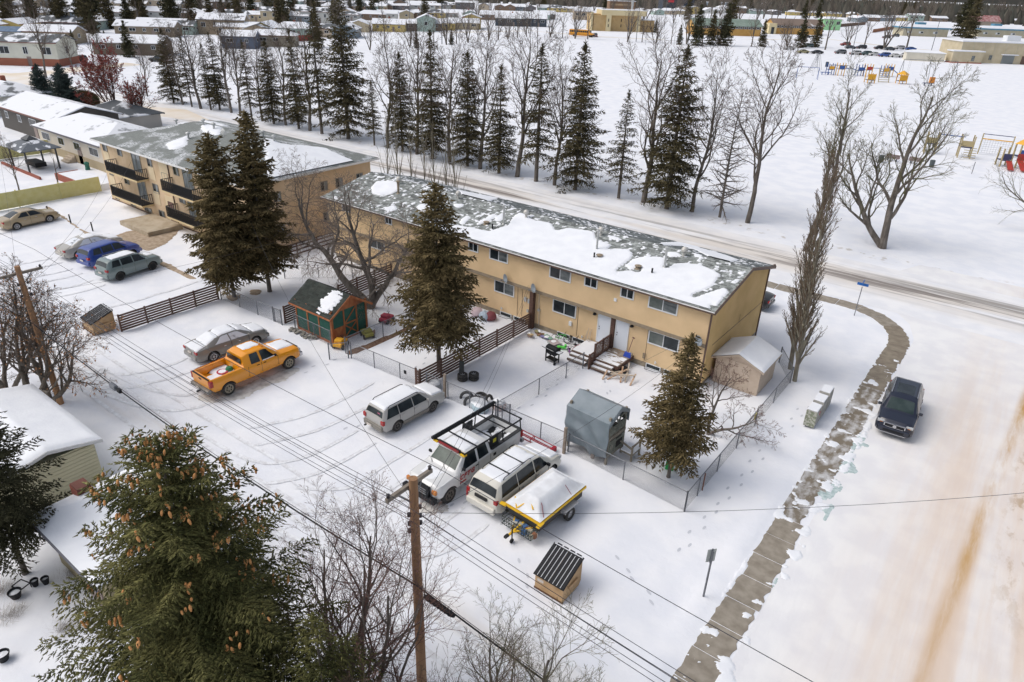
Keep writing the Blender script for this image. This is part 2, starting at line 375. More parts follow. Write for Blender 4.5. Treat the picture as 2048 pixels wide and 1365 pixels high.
# drifted snow on the pavement
U = np.arange(-5.2, -2.3, .05); Vv = np.arange(14, 47, .05); X, Y = np.meshgrid(U, Vv, indexing='ij')
n1 = fbm(X * 1.6, Y * 2.0, 21, 6); n2 = fbm(X * 3, Y * 3, 5, 3)
amt = sm(25.5, 27, Y) * (1 - sm(38.5, 42, Y)) * .04 - .17 + .20 * sm(-3.85, -3.4, X) * sm(22, 25, Y) * (1 - sm(38, 40, Y)) + .30 * sm(-3.9, -3.4, X) * (1 - sm(18, 19, Y)) + .12 * (1 - sm(-4.75, -4.6, X))
Mk = n1 + amt - .53 + (n2 - .5) * .16 - .9 * sm(-3.3, -2.7, X) - .9 * (1 - sm(-5.1, -4.85, X))
P = np.stack([X, Y, 0 * X + .024], -1); sheet('drifted_snow', P, Mk, snow, None, .03, kind='stuff', wd=.12)
# melting ice against the kerb beside the dark car
ice = mat('ice', (.34, .45, .44), .25, (.60, .68, .68), 5, .01, 20, spec=.6)
Mk = fbm(X * 2, Y * 1.1, 40, 4) - .50 - .6 * abs(X + 3.35 - .1 * np.sin(Y)) + .1 * (sm(28, 30, Y) * (1 - sm(35, 36, Y))) - .3 * (1 - sm(27, 28, Y)) - .3 * sm(36, 37, Y)
P2_ = np.stack([X, Y, 0 * X + .010], -1); sheet('kerb_ice', P2_, Mk, ice, None, .012, kind='stuff', wd=.1)
# bare gravel patches by the left car park
soil = mat('bare_soil', (.30, .225, .15), .95, (.45, .36, .27), 3, .02, 20)
def patch(name, pts, m, z=.05, seed=1, res=.12, edge=.35, thick=.03):
    P = [at(*p)[:2] for p in pts]; x0 = min(p[0] for p in P) - .5; x1 = max(p[0] for p in P) + .5; y0 = min(p[1] for p in P) - .5; y1 = max(p[1] for p in P) + .5
    X, Y = np.meshgrid(np.arange(x0, x1, res), np.arange(y0, y1, res), indexing='ij')
    Mk = blur(inpoly(X, Y, P).astype(float), 3) - .45 + (fbm(X * 1.5, Y * 1.5, seed) - .5) * edge * 2
    return sheet(name, np.stack([X, Y, gh(X, Y) + z * 0], -1), Mk, m, None, thick, .05, kind='stuff', wd=.2)
patch('bare_soil', [(200, 480), (260, 462), (360, 455), (352, 470), (330, 490), (300, 502), (245, 495)], soil)
patch('bare_soil', [(300, 508), (320, 520), (400, 560), (372, 556), (310, 526)], soil)
patch('bare_soil', [(85, 412), (100, 414), (165, 460), (200, 475), (190, 482), (130, 440)], soil)
patch('bare_soil', [(452, 592), (480, 588), (478, 602), (458, 604)], soil)
patch('bare_soil', [(500, 578), (522, 580), (518, 590), (502, 590)], soil)
patch('ground_litter', [(400, 803), (470, 800), (600, 745), (596, 735), (560, 740), (455, 782), (395, 792)], mat('slush', (.68, .66, .63), .9, (.30, .27, .24), 2.2, lo=.42, hi=.75, detail=7), edge=.8)
patch('ground_litter', [(838, 1010), (905, 1005), (905, 1020), (860, 1030), (840, 1025)], MATS['slush'], edge=.8)
patch('flower_bed', [(690, 706), (740, 686), (830, 648), (832, 653), (745, 695), (700, 712)], mat('dead_litter', (.12, .055, .04), .95, (.25, .17, .11), 8), edge=.25)
# ------------------------------------------------------------------ buildings
stucco = mat('stucco', (.66, .48, .28), .9, (.75, .55, .33), .7, .008, 60, spec=.2)
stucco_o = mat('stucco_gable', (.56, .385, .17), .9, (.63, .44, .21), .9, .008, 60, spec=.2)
stucco_p = mat('stucco_pale', (.70, .57, .38), .9, (.74, .62, .43), 1.2, .006, 50, spec=.2)
stucco_a = mat('stucco_apartment', (.62, .46, .29), .9, (.69, .53, .36), 1.2, .006, 50, spec=.2)
trimb = mat('trim_brown', (.10, .06, .045), .6, (.14, .085, .06), 5)
ledge = mat('ledge_taupe', (.25, .20, .14), .8, (.31, .25, .18), 4)
shing = mat('shingle_grey', (.19, .205, .20), .9, (.30, .32, .315), 2, isl=.45, spec=.2)
under = mat('roof_underlay', (.07, .08, .08), .9)
wood = mat('wood_brown', (.075, .04, .03), .8, (.12, .065, .048), 4, .004, 20, stretch=(1, 1, 4), isl=.15)
woodg = mat('wood_weathered', (.22, .17, .13), .85, (.34, .29, .24), 4, .004, 20, isl=.15)
found = mat('foundation', (.24, .20, .15), .9, (.33, .28, .21), 3)
doorw = mat('door_white', (.70, .74, .80), .45)
def window(par, o, u, n, wd, h, split=2, fr=vinyl, gl=None, fw=.07, sill=False, name='window'):
    """o lower-left outer corner on the wall face; u along the wall, n outward"""
    o, u, n = Vector(o), Vector(u), Vector(n); up = Vector((0, 0, 1)); mb = MB()
    def bx(a0, a1, b0, b1, d0, d1, q=mb): q.ext([(a0, b0), (a1, b0), (a1, b1), (a0, b1)], o + n * d0, u, up, n * (d1 - d0))
    bx(0, wd, 0, fw, -.02, .05); bx(0, wd, h - fw, h, -.02, .05); bx(0, fw, fw, h - fw, -.02, .05); bx(wd - fw, wd, fw, h - fw, -.02, .05)
    for k in range(1, split): c = wd * k / split; bx(c - fw * .35, c + fw * .35, fw, h - fw, -.02, .04)
    f = mb.build(name, fr, par, world=True)
    gl = gl or [glass] * split
    for k in range(split):
        a0 = fw + (wd - 2 * fw) * k / split; a1 = fw + (wd - 2 * fw) * (k + 1) / split
        q = MB(); bx(a0, a1, fw, h - fw, .002, .015, q); q.build('pane', gl[k % len(gl)], f, world=True)
    return f
def door(par, o, u, n, wd, h, m=doorw, fr=vinyl, knob=True):
    o, u, n = Vector(o), Vector(u), Vector(n); up = Vector((0, 0, 1)); mb = MB()
    mb.ext([(0, 0), (.07, 0), (.07, h - .07), (wd - .07, h - .07), (wd - .07, 0), (wd, 0), (wd, h), (0, h)], o - n * .02, u, up, n * .08)
    f = MB().ext([(.07, 0), (wd - .07, 0), (wd - .07, h - .07), (.07, h - .07)], o + n * .002, u, up, n * .035).build('door', m, par, world=True)
    mb.build('door_frame', fr, f, world=True)
    if knob:
        for z in (.95, 1.12): MB().lathe([(0, .05), (.03, .045), (.03, .02), (.012, 0)], 8, (0, 0, 0), 'Y').build('handle', black, f).location = tuple(Vector((o + u * .16 + up * z) - Vector(TF[par.name][0])) - n * .0 + Vector((0, -.09, 0)))
    return f
def courses(name, par, x0, x1, y0, y1, z0, z1, mtl, cs=.145, tw=.33, seed=0, holes=None):
    """shingle tabs on a slope rising from y0,z0 to y1,z1, running along X"""
    L = math.hypot(y1 - y0, z1 - z0); n = int(L / cs); dy, dz = (y1 - y0) / L, (z1 - z0) / L; rr = np.random.RandomState(seed)
    V = []; F_ = []; nn = np.array([0, -dz, dy]) if y1 > y0 else np.array([0, -dz, dy])
    if nn[2] < 0: nn = -nn
    base = 0; vs = []; fs = []
    for i in range(n):
        k = int((x1 - x0) / tw); off = rr.uniform(-.5, .5) * tw; xs_ = x0 + (np.arange(k + 2) * tw + off); a = np.clip(xs_[:-1], x0, x1) + .008; b = np.clip(xs_[1:], x0, x1) - .008
        ok = b - a > .05; a = a[ok]; b = b[ok]; m_ = len(a); h0 = .018 + rr.rand(m_) * .012; s0 = i * cs; s1 = min(s0 + cs + .03, L)
        def pt(x, s, h): return np.stack([x, y0 + dy * s + nn[1] * h + 0 * x, z0 + dz * s + nn[2] * h + 0 * x], -1)
        q = np.stack([pt(a, s0, 0), pt(b, s0, 0), pt(b, s0, h0), pt(a, s0, h0), pt(a, s1, .004 + 0 * h0), pt(b, s1, .004 + 0 * h0)], 1)
        vs.append(q.reshape(-1, 3)); o = base + np.arange(m_)[:, None] * 6; base += m_ * 6
        fs.append(np.concatenate([o + np.array([[0, 1, 2, 3]]), o + np.array([[3, 2, 5, 4]])]))
    V = np.concatenate(vs); (lx, ly, lz), rz = TF[par.name]; V = V - np.array([lx, ly, lz])
    return raw(name, V, np.concatenate(fs), mtl, par, kind='stuff')
# ---- townhouse
TX0, TX1, TY0, TY1 = -45.2, -12.2, 35.0, 44.4; EZ, RY, RZ = 5.25, 40.0, 6.25
th = thing('townhouse', 'long two storey tan stucco townhouse row with grey shingle roof under patchy snow', 'townhouse', (-28, 39, 0))
MB().bb(TX0 + .05, TX1 - .003, TY0 + .3, TY1 - .003, .35, 2.95).build('lower_wall', stucco, th, world=True)
MB().bb(TX0 + .08, TX1 - .05, TY0 + .33, TY1 - .03, -.1, .35).build('foundation', found, th, world=True)
MB().ext([(TY0, 2.95), (TY1, 2.95), (TY1, 4.9), (RY, RZ - .15), (TY0, EZ - .1)], (TX0, 0, 0), (0, 1, 0), (0, 0, 1), (TX1 - TX0 - .01, 0, 0)).build('upper_wall', stucco, th, world=True)
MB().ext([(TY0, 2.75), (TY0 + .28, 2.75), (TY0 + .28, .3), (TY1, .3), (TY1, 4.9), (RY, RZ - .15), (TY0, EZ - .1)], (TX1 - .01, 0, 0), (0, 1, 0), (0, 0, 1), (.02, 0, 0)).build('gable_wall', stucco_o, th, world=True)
MB().bb(TX0, TX1 - .015, TY0 - .015, TY0 + .3, 2.72, 2.95).build('ledge', ledge, th, world=True)
MB().bar((TX1 + .03, TY0 - .03, 0), (TX1 + .03, TY0 - .03, EZ), .09, .09).build('downpipe', trimb, th, world=True)
MB().bar((TX1 + .04, TY1 - .1, 0), (TX1 + .04, TY1 - .1, EZ - .2), .09, .09).bar((TX1 + .04, TY1 - .1, EZ - .2), (TX1 + .25, TY1 + .25, EZ - .1), .08, .08).build('downpipe', trimb, th, world=True)
MB().bar((TX1 + .012, TY0 + 1.0, 2.55), (TX1 + .012, TY1 - .1, 2.55), .02, .03).bar((TX1 + .012, 40.1, 2.55), (TX1 + .012, 40.1, 3.1), .02, .02).build('cable', trimb, th, world=True)
ov = .3; sl_ = (RZ - EZ) / (RY - TY0)
sf = sl_
MB().ext([(TY0 - ov, EZ - sf * ov), (RY, RZ), (TY1 + ov, RZ - (RZ - 5.1) / (TY1 - RY) * (TY1 + ov - RY)), (TY1 + ov, 4.95), (RY, RZ - .12), (TY0 - ov, EZ - sf * ov - .14)],
         (TX0 - ov, 0, 0), (0, 1, 0), (0, 0, 1), (TX1 - TX0 + 2 * ov, 0, 0)).build('roof', under, th, world=True)
MB().bb(TX0 - ov, TX1 + ov, TY0 - ov - .10, TY0 - ov - .005, EZ - .20, EZ - .06).build('gutter', trimb, th, world=True)
MB().bb(TX0 - ov, TX1 + ov, TY0 - ov - .125, TY0 - ov - .06, EZ - .085, EZ - .045).build('gutter_lip', white, th, world=True)
MB().ext([(TY0 - ov, EZ - .24), (TY0 - ov, EZ - .02), (RY, RZ + .05), (TY1 + ov, 5.08), (TY1 + ov, 4.88), (RY, RZ - .15)], (TX1 + ov - .02, 0, 0), (0, 1, 0), (0, 0, 1), (.04, 0, 0)).build('barge_board', trimb, th, world=True)
BY, BZ = TY1 + ov, 5.1 - .07
courses('shingle_courses', th, TX0 - ov, TX1 + ov, TY0 - ov, RY, EZ - sf * ov + .004, RZ + .004, shing, seed=1)
courses('shingle_courses', th, TX0 - ov, TX1 + ov, BY, RY, BZ + .02, RZ + .004, shing, seed=2)
# snow on the roof, outlines read off as lying on the front slope
def slope_pt(px, py, y0, z0, y1, z1):
    d = ray(px, py); k = (z1 - z0) / (y1 - y0); t = (z0 - k * y0 - CAM_H) / (d[2] - k * d[1]); return float(d[0] * t), float(d[1] * t)
FS = (TY0, EZ, RY, RZ)
def rp(pts, ox, oy, sc, S=FS): return [slope_pt(ox + x / sc, oy + y / sc, *S) for x, y in pts]
Q = (1100, 400, 4.452); Q5 = (700, 330, 5.055)
regs = [[(-33.5, 34.6), (-12.2, 34.6), (-12.6, 35.35), (-15, 35.5), (-20, 35.4), (-24, 35.6), (-29, 35.5), (-33.5, 35.3)], rp([(-60, 270), (50, 275), (180, 258), (390, 290), (400, 360), (470, 380), (540, 410), (500, 450), (600, 445), (690, 450), (725, 490), (700, 540), (620, 590), (570, 630), (590, 690), (740, 775), (560, 700), (300, 620), (0, 530), (-200, 470)], *Q),
        rp([(670, 590), (760, 530), (850, 510), (1000, 520), (1020, 580), (970, 620), (1060, 620), (1110, 580), (1210, 570), (1340, 590), (1470, 640), (1500, 680), (1450, 770), (1290, 830), (1240, 870), (1050, 835), (800, 780), (640, 720), (590, 650), (720, 640), (800, 655), (850, 600), (790, 590), (720, 620)], *Q),
        rp([(1290, 880), (1400, 840), (1560, 790), (1585, 820), (1480, 945)], *Q), rp([(700, 590), (760, 530), (850, 515), (860, 560), (780, 580)], *Q),
        rp([(1040, 470), (1150, 480), (1170, 505), (1060, 510)], *Q), rp([(520, 322), (600, 338), (640, 362), (560, 355)], *Q),
        rp([(1030, 610), (1220, 640), (1400, 680), (1600, 620), (1650, 540), (1720, 490), (1780, 520), (1850, 570), (1950, 580), (2040, 600), (2080, 750), (1960, 760), (1880, 815), (2040, 870), (2060, 950), (1800, 850), (1250, 700), (1000, 640)], *Q5),
        rp([(220, 230), (280, 170), (420, 170), (470, 190), (500, 250), (420, 300), (300, 310), (230, 290)], *Q5),
        rp([(670, 430), (720, 400), (800, 430), (820, 480), (720, 490)], *Q5), rp([(1060, 400), (1160, 405), (1090, 445)], *Q5),
        rp([(1290, 600), (1380, 540), (1480, 485), (1440, 550), (1310, 608)], *Q5), rp([(1470, 540), (1560, 470), (1540, 560), (1480, 580)], *Q5), rp([(1100, 590), (1180, 510), (1220, 540), (1150, 600)], *Q5),
        rp([(340, 440), (450, 420), (470, 460), (380, 470)], *Q5)]
def fslope(name, regs, x0, x1, ya, za, yb, zb, par, seed=3, amp=.34, res=.075, thick=.045, base=.10):
    X, Y = np.meshgrid(np.arange(x0, x1, res), np.linspace(ya, yb, int(abs(yb - ya) / res)), indexing='ij'); k = (zb - za) / (yb - ya); Z = za + k * (Y - ya) + .028
    M_ = np.zeros(X.shape)
    for r_ in regs: M_ = np.maximum(M_, inpoly(X, Y, r_))
    M_ = blur(M_.astype(float), 4) - .45 + base + (fbm(X * 2.2, Y * 2.2, seed, 5) - .5) * amp * 2 + ((np.floor((Y - ya) / .145) % 2) - .5) * .12 + (vn(X * 6, Y * 7, 5) - .5) * .15
    sp_k = fbm(X * 4.5, Y * 4.5, seed + 9, 4); M_ = np.maximum(M_, (sp_k - .665) * 1.3 * (fbm(X * .5, Y * .5, seed + 4) > .42)); M_ = M_ - 2 * ((X < x0 + .1) | (X > x1 - .15))
    return sheet(name, np.stack([X, Y, Z], -1), M_, snow, par, thick, .03, wd=.35, kind='stuff')
fslope('roof_snow', regs, TX0 - .25, TX1 + .25, TY0 - ov + .08, EZ - sf * ov + .02, RY - .05, RZ, th)
BS = (BY, BZ, RY, RZ)
bregs = [[(-33.5, 34.6), (-12.2, 34.6), (-12.6, 35.35), (-15, 35.5), (-20, 35.4), (-24, 35.6), (-29, 35.5), (-33.5, 35.3)], rp([(960, 405), (1000, 390), (1130, 380), (1260, 395), (1340, 435), (1540, 490), (1680, 540), (1600, 558), (1440, 525), (1300, 450), (1180, 415)], *Q, BS),
         rp([(1280, 510), (1340, 510), (1600, 590), (1640, 640), (1560, 620), (1380, 560)], *Q, BS), rp([(1090, 260), (1500, 340), (1400, 370), (1200, 360)], *Q5, BS)]
fslope('roof_snow', bregs, TX0 - .25, TX1 + .25, RY + .05, RZ, BY - .1, BZ + .02, th, seed=8, base=.08)
# roof furniture
def vent_turbine(px, py, s=1):
    x, y = slope_pt(px, py, *FS); z = EZ + sf * (y - TY0)
    t = MB().cyl((x, y, z - .05), .09 * s, .3 * s, 10); t.lathe([(0, .62), (.10, .61), (.19, .52), (.215, .42), (.17, .31), (.1, .28)], 14, (x, y, z)); t.build('roof_turbine', mat('alu', (.48, .47, .44), .5, (.62, .6, .56), 20, metal=.2), th, world=True, smooth=40)
def pipe(px, py, h, r=.07, m=None, cap=True):
    x, y = slope_pt(px, py, *FS); z = EZ + sf * (y - TY0); q = MB().cyl((x, y, z - .05), r, h, 10).cyl((x, y, z - .02), r * 2.1, .08, 10, r2=r * 1.2)
    if cap: q.lathe([(r * 1.6, h - .08), (r * 1.9, h - .02), (0, h + .05)], 10, (x, y, z))
    q.build('roof_pipe', m or galv2, th, world=True, smooth=40)
galv2 = mat('flue_metal', (.42, .43, .42), .45, (.55, .56, .55), 8, metal=.4)
for p in ((452, 320), (1190, 505)): vent_turbine(Q[0] + p[0] / Q[2], Q[1] + p[1] / Q[2])
for p in ((495, 195), (1095, 345), (1780, 540)): vent_turbine(Q5[0] + p[0] / Q5[2], Q5[1] + p[1] / Q5[2])
for p in ((415, 445), (1018, 605)): pipe(Q[0] + p[0] / Q[2], Q[1] + p[1] / Q[2], 1.35)
pipe(700 + 1553 / 5.055, 330 + 598 / 5.055, 1.35); pipe(700 + 490 / 5.055, 330 + 290 / 5.055, 1.0, .09, ledge)
for p in ((392, 520), (906, 660)): pipe(Q[0] + p[0] / Q[2], Q[1] + p[1] / Q[2], .42, .055, black, False)
pipe(700 + 1440 / 5.055, 330 + 650 / 5.055, .42, .055, black, False)
for p in ((440, 512), (783, 610)): pipe(Q[0] + p[0] / Q[2], Q[1] + p[1] / Q[2], .2, .12, ledge)
pipe(700 + 1378 / 5.055, 330 + 600 / 5.055, .2, .12, ledge)
# windows and doors (world metres)
U_, L_ = TY0, TY0 + .3
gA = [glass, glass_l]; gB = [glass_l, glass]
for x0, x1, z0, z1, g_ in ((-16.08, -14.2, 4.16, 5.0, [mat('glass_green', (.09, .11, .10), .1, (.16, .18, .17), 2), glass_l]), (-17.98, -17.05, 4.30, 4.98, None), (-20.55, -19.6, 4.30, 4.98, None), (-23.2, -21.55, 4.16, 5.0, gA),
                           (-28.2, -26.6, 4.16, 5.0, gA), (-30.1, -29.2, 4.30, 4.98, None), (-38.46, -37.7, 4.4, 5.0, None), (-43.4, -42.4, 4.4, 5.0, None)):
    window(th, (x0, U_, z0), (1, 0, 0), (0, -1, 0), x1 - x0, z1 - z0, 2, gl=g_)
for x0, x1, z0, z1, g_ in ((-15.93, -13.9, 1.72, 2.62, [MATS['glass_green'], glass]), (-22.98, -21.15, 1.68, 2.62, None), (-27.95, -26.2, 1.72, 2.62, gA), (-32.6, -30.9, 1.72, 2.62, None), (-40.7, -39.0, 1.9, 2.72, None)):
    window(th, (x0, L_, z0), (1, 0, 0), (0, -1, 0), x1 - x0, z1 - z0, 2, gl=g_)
for x0 in (-15.85, -14.62, -21.3, -22.5, -27.4, -26.2):
    window(th, (x0, L_ + .03, .02), (1, 0, 0), (0, -1, 0), 1.0, .34, 1, fw=.05)
    q = MB(); q.tube([(x0 - .05, L_ + .02, .12), (x0 + .1, L_ - .38, .12), (x0 + .9, L_ - .38, .12), (x0 + 1.05, L_ + .02, .12)], .02, 4); q.build('window_well', galv, th, world=True)
door(th, (-19.5, L_, .62), (1, 0, 0), (0, -1, 0), .95, 2.06); door(th, (-18.2, L_, .62), (1, 0, 0), (0, -1, 0), .95, 2.06)
door(th, (-33.6, L_, .62), (1, 0, 0), (0, -1, 0), .95, 2.06)
MB().bb(-18.52, -18.24, L_ - .12, L_, -.05, 2.72).build('party_post', wood, th, world=True)
MB().bb(-24.7, -24.4, L_ - .3, L_, -.05, 2.72).build('party_post', wood, th, world=True)
for x in (-17.05, -19.72): MB().lathe([(0, .14), (.09, .13), (.13, .02), (.10, 0)], 10, (x, L_ - .12, 2.45)).bar((x, L_, 2.57), (x, L_ - .12, 2.57), .05, .05).build('wall_lamp', black, th, world=True)
MB().bb(-18.35, -18.17, L_ - .36, L_ - .3, 3.9, 4.1).build('vent_cover', vinyl, th, world=True)
for x in (-15.2, -20.5, -27.2): MB().cyl((x, L_ - .16, .58), .035, .16, 8, axis='Y').cyl((x, L_ - .14, .55), .035, .18, 8).build('vent_pipe', vinyl, th, world=True)
MB().bb(-16.1, -15.95, L_ - .1, L_, .62, .98).build('meter_box', ledge, th, world=True)
MB().cyl((-16.95, L_ - .22, .55), .16, .2, 14, axis='Y').bb(-17.1, -16.8, L_ - .18, L_, .2, .55).build('gas_meter', galv2, th, world=True)
MB().cyl((-24.05, L_ - .12, 1.45), .1, .12, 12, axis='Y').tube([(-24.05, L_ - .05, 1.5), (-24.1, L_ - .05, 2.6)], .02, 5).tube([(-24.02, L_ - .05, 1.4), (-24.0, L_ - .05, .3)], .02, 5).build('power_meter', galv2, th, world=True)
for x in (-25.9, -25.5, -15.98, -21.0): MB().bar((x, L_ - .012, .5), (x, L_ - .012, 2.7), .018, .018).build('cable', trimb, th, world=True)
MB().bb(-25.3, -25.1, L_ - .12, L_, 1.75, 2.05).bb(-24.98, -24.8, L_ - .12, L_, 1.7, 2.0).bb(-25.05, -24.9, L_ - .1, L_, 1.0, 1.2).build('meter_box', galv2, th, world=True)
MB().bb(-19.6 - 2, -19.4 - 2, L_ - .1, L_, 1.1, 1.4).build('meter_box', vinyl, th, world=True)
def dish(x, y, z, lab, aim=-25):
    t = thing('satellite_dish', lab, 'satellite dish', (x, y, z), R(aim), 'satellite dishes on the townhouse')
    M_ = MB(); prof = [(.02, 0), (.12, .012), (.22, .04), (.31, .09)]; vs = []
    M_.lathe(prof + [(.315, .095), (.30, .10)] + [(r, h + .012) for r, h in prof[::-1]], 20, (0, 0, 0), 'Y')
    M_.v = [(a, -b - .1, c + .15) for a, b, c in M_.v]; M_.build('reflector', mat('dish_grey', (.22, .26, .30), .5, (.28, .32, .36), 4), t, smooth=50)
    MB().tube([(0, .2, -.2), (0, .05, -.1), (0, -.1, .05)], .02, 6).build('mast', galv, t); MB().bar((0, -.1, -.1), (0, -.5, .05), .025, .025).box((0, -.5, .08), (.08, .1, .08)).build('arm', galv, t)
dish(-26.5, TY0 - .1, 3.05, 'grey satellite dish on the wall left of the brown party post'); dish(-24.15, TY0 - .1, 3.0, 'grey satellite dish on the wall right of the brown party post')
dish(-12.5, TY0 - .1, 3.05, 'grey satellite dish at the townhouse corner behind the spruce tip')
# ---- apartment block
AX0, AX1, AY0, AY1, AE, AR = -74.7, -50.0, 30.9, 44.0, 6.05, 7.75
ap = thing('apartment_block', 'three level tan and cream apartment block with black balconies and grey hip roof', 'apartment block', (-62, 37, 0))
MB().bb(AX0, AX1, AY0, AY1, .12, AE).build('wall', stucco_a, ap, world=True); MB().bb(AX0 - .03, AX1 + .03, AY0 - .03, AY1 + .03, -.1, .12).build('foundation', trimb, ap, world=True)
o_ = .55; hx = 6.9
def hip(mb, x0, x1, y0, y1, ze, zr, hx, th_=.16):
    my = (y0 + y1) / 2
    v = [(x0, y0, ze), (x1, y0, ze), (x1, y1, ze), (x0, y1, ze), (x0 + hx, my, zr), (x1 - hx, my, zr), (x0, y0, ze - th_), (x1, y0, ze - th_), (x1, y1, ze - th_), (x0, y1, ze - th_)]
    return mb.add(v, [(0, 1, 5, 4), (1, 2, 5), (2, 3, 4, 5), (3, 0, 4), (9, 8, 7, 6), (0, 6, 7, 1), (1, 7, 8, 2), (2, 8, 9, 3), (3, 9, 6, 0)])
g = NG('shingle_dusted', .9)
c = g.mix(g.rng(g.noise(9, (1, 2.5, 1), 3), .4, .6), (.16, .175, .165), (.24, .255, .245))
c = g.mix(g.mth('MULTIPLY', g.rng(g.noise(.55, det=6), .47, .60), g.rng(g.noise(5, (.5, 5, 1), 6, .75), .45, .58)), c, (.74, .76, .80))
dusted = g.fin(c, g.noise(10, (1, 3, 1), 3), .02)
hip(MB(), AX0 - o_, AX1 + o_, AY0 - o_, AY1 + o_, AE + .08, AR, hx).build('roof', dusted, ap, world=True)
q = MB(); a_, b_, c_, d_ = AX0 - o_ - .06, AX1 + o_ + .06, AY0 - o_ - .06, AY1 + o_ + .06
for x0, x1, y0, y1 in ((a_, b_, c_, c_ + .1), (a_, b_, d_ - .1, d_), (a_, a_ + .1, c_ + .1, d_ - .1), (b_ - .1, b_, c_ + .1, d_ - .1)): q.bb(x0, x1, y0, y1, AE - .12, AE + .04)
q.build('fascia', white, ap, world=True)
ky = (AR - AE - .08) / ((AY1 - AY0) / 2 + o_)
Xg, Yg = np.meshgrid(np.arange(AX0 - o_ + .1, AX1 + o_ - .1, .15), np.arange(AY0 - o_ + .1, AY1 + o_ - .1, .15), indexing='ij')
ex = np.minimum(Xg - (AX0 - o_), (AX1 + o_) - Xg); ey = np.minimum(Yg - (AY0 - o_), (AY1 + o_) - Yg)
Zg = AE + .08 + np.minimum(ex * (AR - AE - .08) / hx, ey * ky)
def apm():
    S = (AY0 - o_, AE + .08, (AY0 + AY1) / 2, AR); T = lambda P: [at(px / 2.926, py / 2.926, 6.9)[:2] for px, py in P]
    rg = [T([(1560, 1050), (1560, 860), (1650, 880), (1900, 870), (2060, 900), (2160, 920), (2060, 955), (1640, 1055)]), T([(1150, 715), (1260, 720), (1340, 745), (1310, 760), (1190, 735)]), T([(1030, 745), (1110, 755), (1080, 770)]), T([(980, 830), (1100, 815), (1080, 850), (1000, 855)]), T([(1190, 780), (1300, 790), (1290, 830), (1200, 810)])]
    M_ = np.zeros(Xg.shape)
    for r_ in rg: M_ = np.maximum(M_, inpoly(Xg, Yg, r_))
    return blur(M_.astype(float), 3) - .45 + .06 + (fbm(Xg * 1.6, Yg * 1.6, 31, 6) - .5) * .9
sheet('roof_snow', np.stack([Xg, Yg, Zg + .02], -1), apm(), snow, ap, .08, .03, wd=.35, kind='stuff')
n_, u_ = (0, -1, 0), (1, 0, 0)
bz = mat('bronze_frame', (.30, .27, .22), .6); curt = mat('curtain_glass', (.10, .12, .13), .12, (.34, .37, .38), 1.6, spec=.6, stretch=(3, 1, .4)); gw = [glass, curt]
for x0, x1 in ((-74.2, -73.2), (-65.6, -64.7), (-63.5, -62.3)):
    for z in (.30, 2.60, 4.95):
        MB().bb(x0 - .06, x1 + .06, AY0 - .035, AY0 + .01, z + .0 - (.0 if z < 1 else 1.25), z).build('spandrel', stucco_p, ap, world=True) if z > 1 else None
MB().bb(-63.6, -62.0, AY0 - .03, AY0 + .01, .12, 2.5).bb(-63.6, -62.0, AY0 - .03, AY0 + .01, 4.75, 5.9).build('spandrel', stucco_p, ap, world=True)
for (x0, x1, z0, z1) in ((-74.15, -73.25, 5.0, 5.85), (-71.2, -70.3, 5.0, 5.85), (-65.6, -64.75, 4.9, 5.8), (-61.1, -60.2, 4.9, 5.75), (-74.0, -73.2, 2.65, 3.5), (-71.0, -70.1, 2.3, 3.05),
                         (-65.5, -64.5, 2.45, 3.35), (-63.35, -62.35, 3.9, 4.75), (-74.0, -73.1, .2, .95), (-70.8, -69.8, .15, .4), (-68.1, -66.7, .15, .6), (-65.3, -64.3, .15, .85), (-61, -60, 2.4, 3.3), (-57, -56, 4.9, 5.7), (-57, -56, 2.5, 3.3), (-54, -53, 4.9, 5.7)):
    window(ap, (x0, AY0, z0), u_, n_, x1 - x0, z1 - z0, 2, bz, gw, .04)
for z in (1.35, 4.0): window(ap, (-68.5, AY0, z), u_, n_, 1.6, 1.85, 2, bz, [curt, curt], .05, name='patio_door'); window(ap, (-59.6, AY0, z), u_, n_, 1.6, 1.85, 2, bz, [curt, curt], .05, name='patio_door')
door(ap, (-63.15, AY0 - .03, .14), u_, n_, .95, 1.95, mat('door_maroon', (.17, .09, .08), .6), trimb)
MB().bar((-61.95, AY0 - .05, .1), (-61.95, AY0 - .05, AE), .07, .07).build('downpipe', trimb, ap, world=True)
iron = mat('iron_black', (.02, .02, .022), .5)
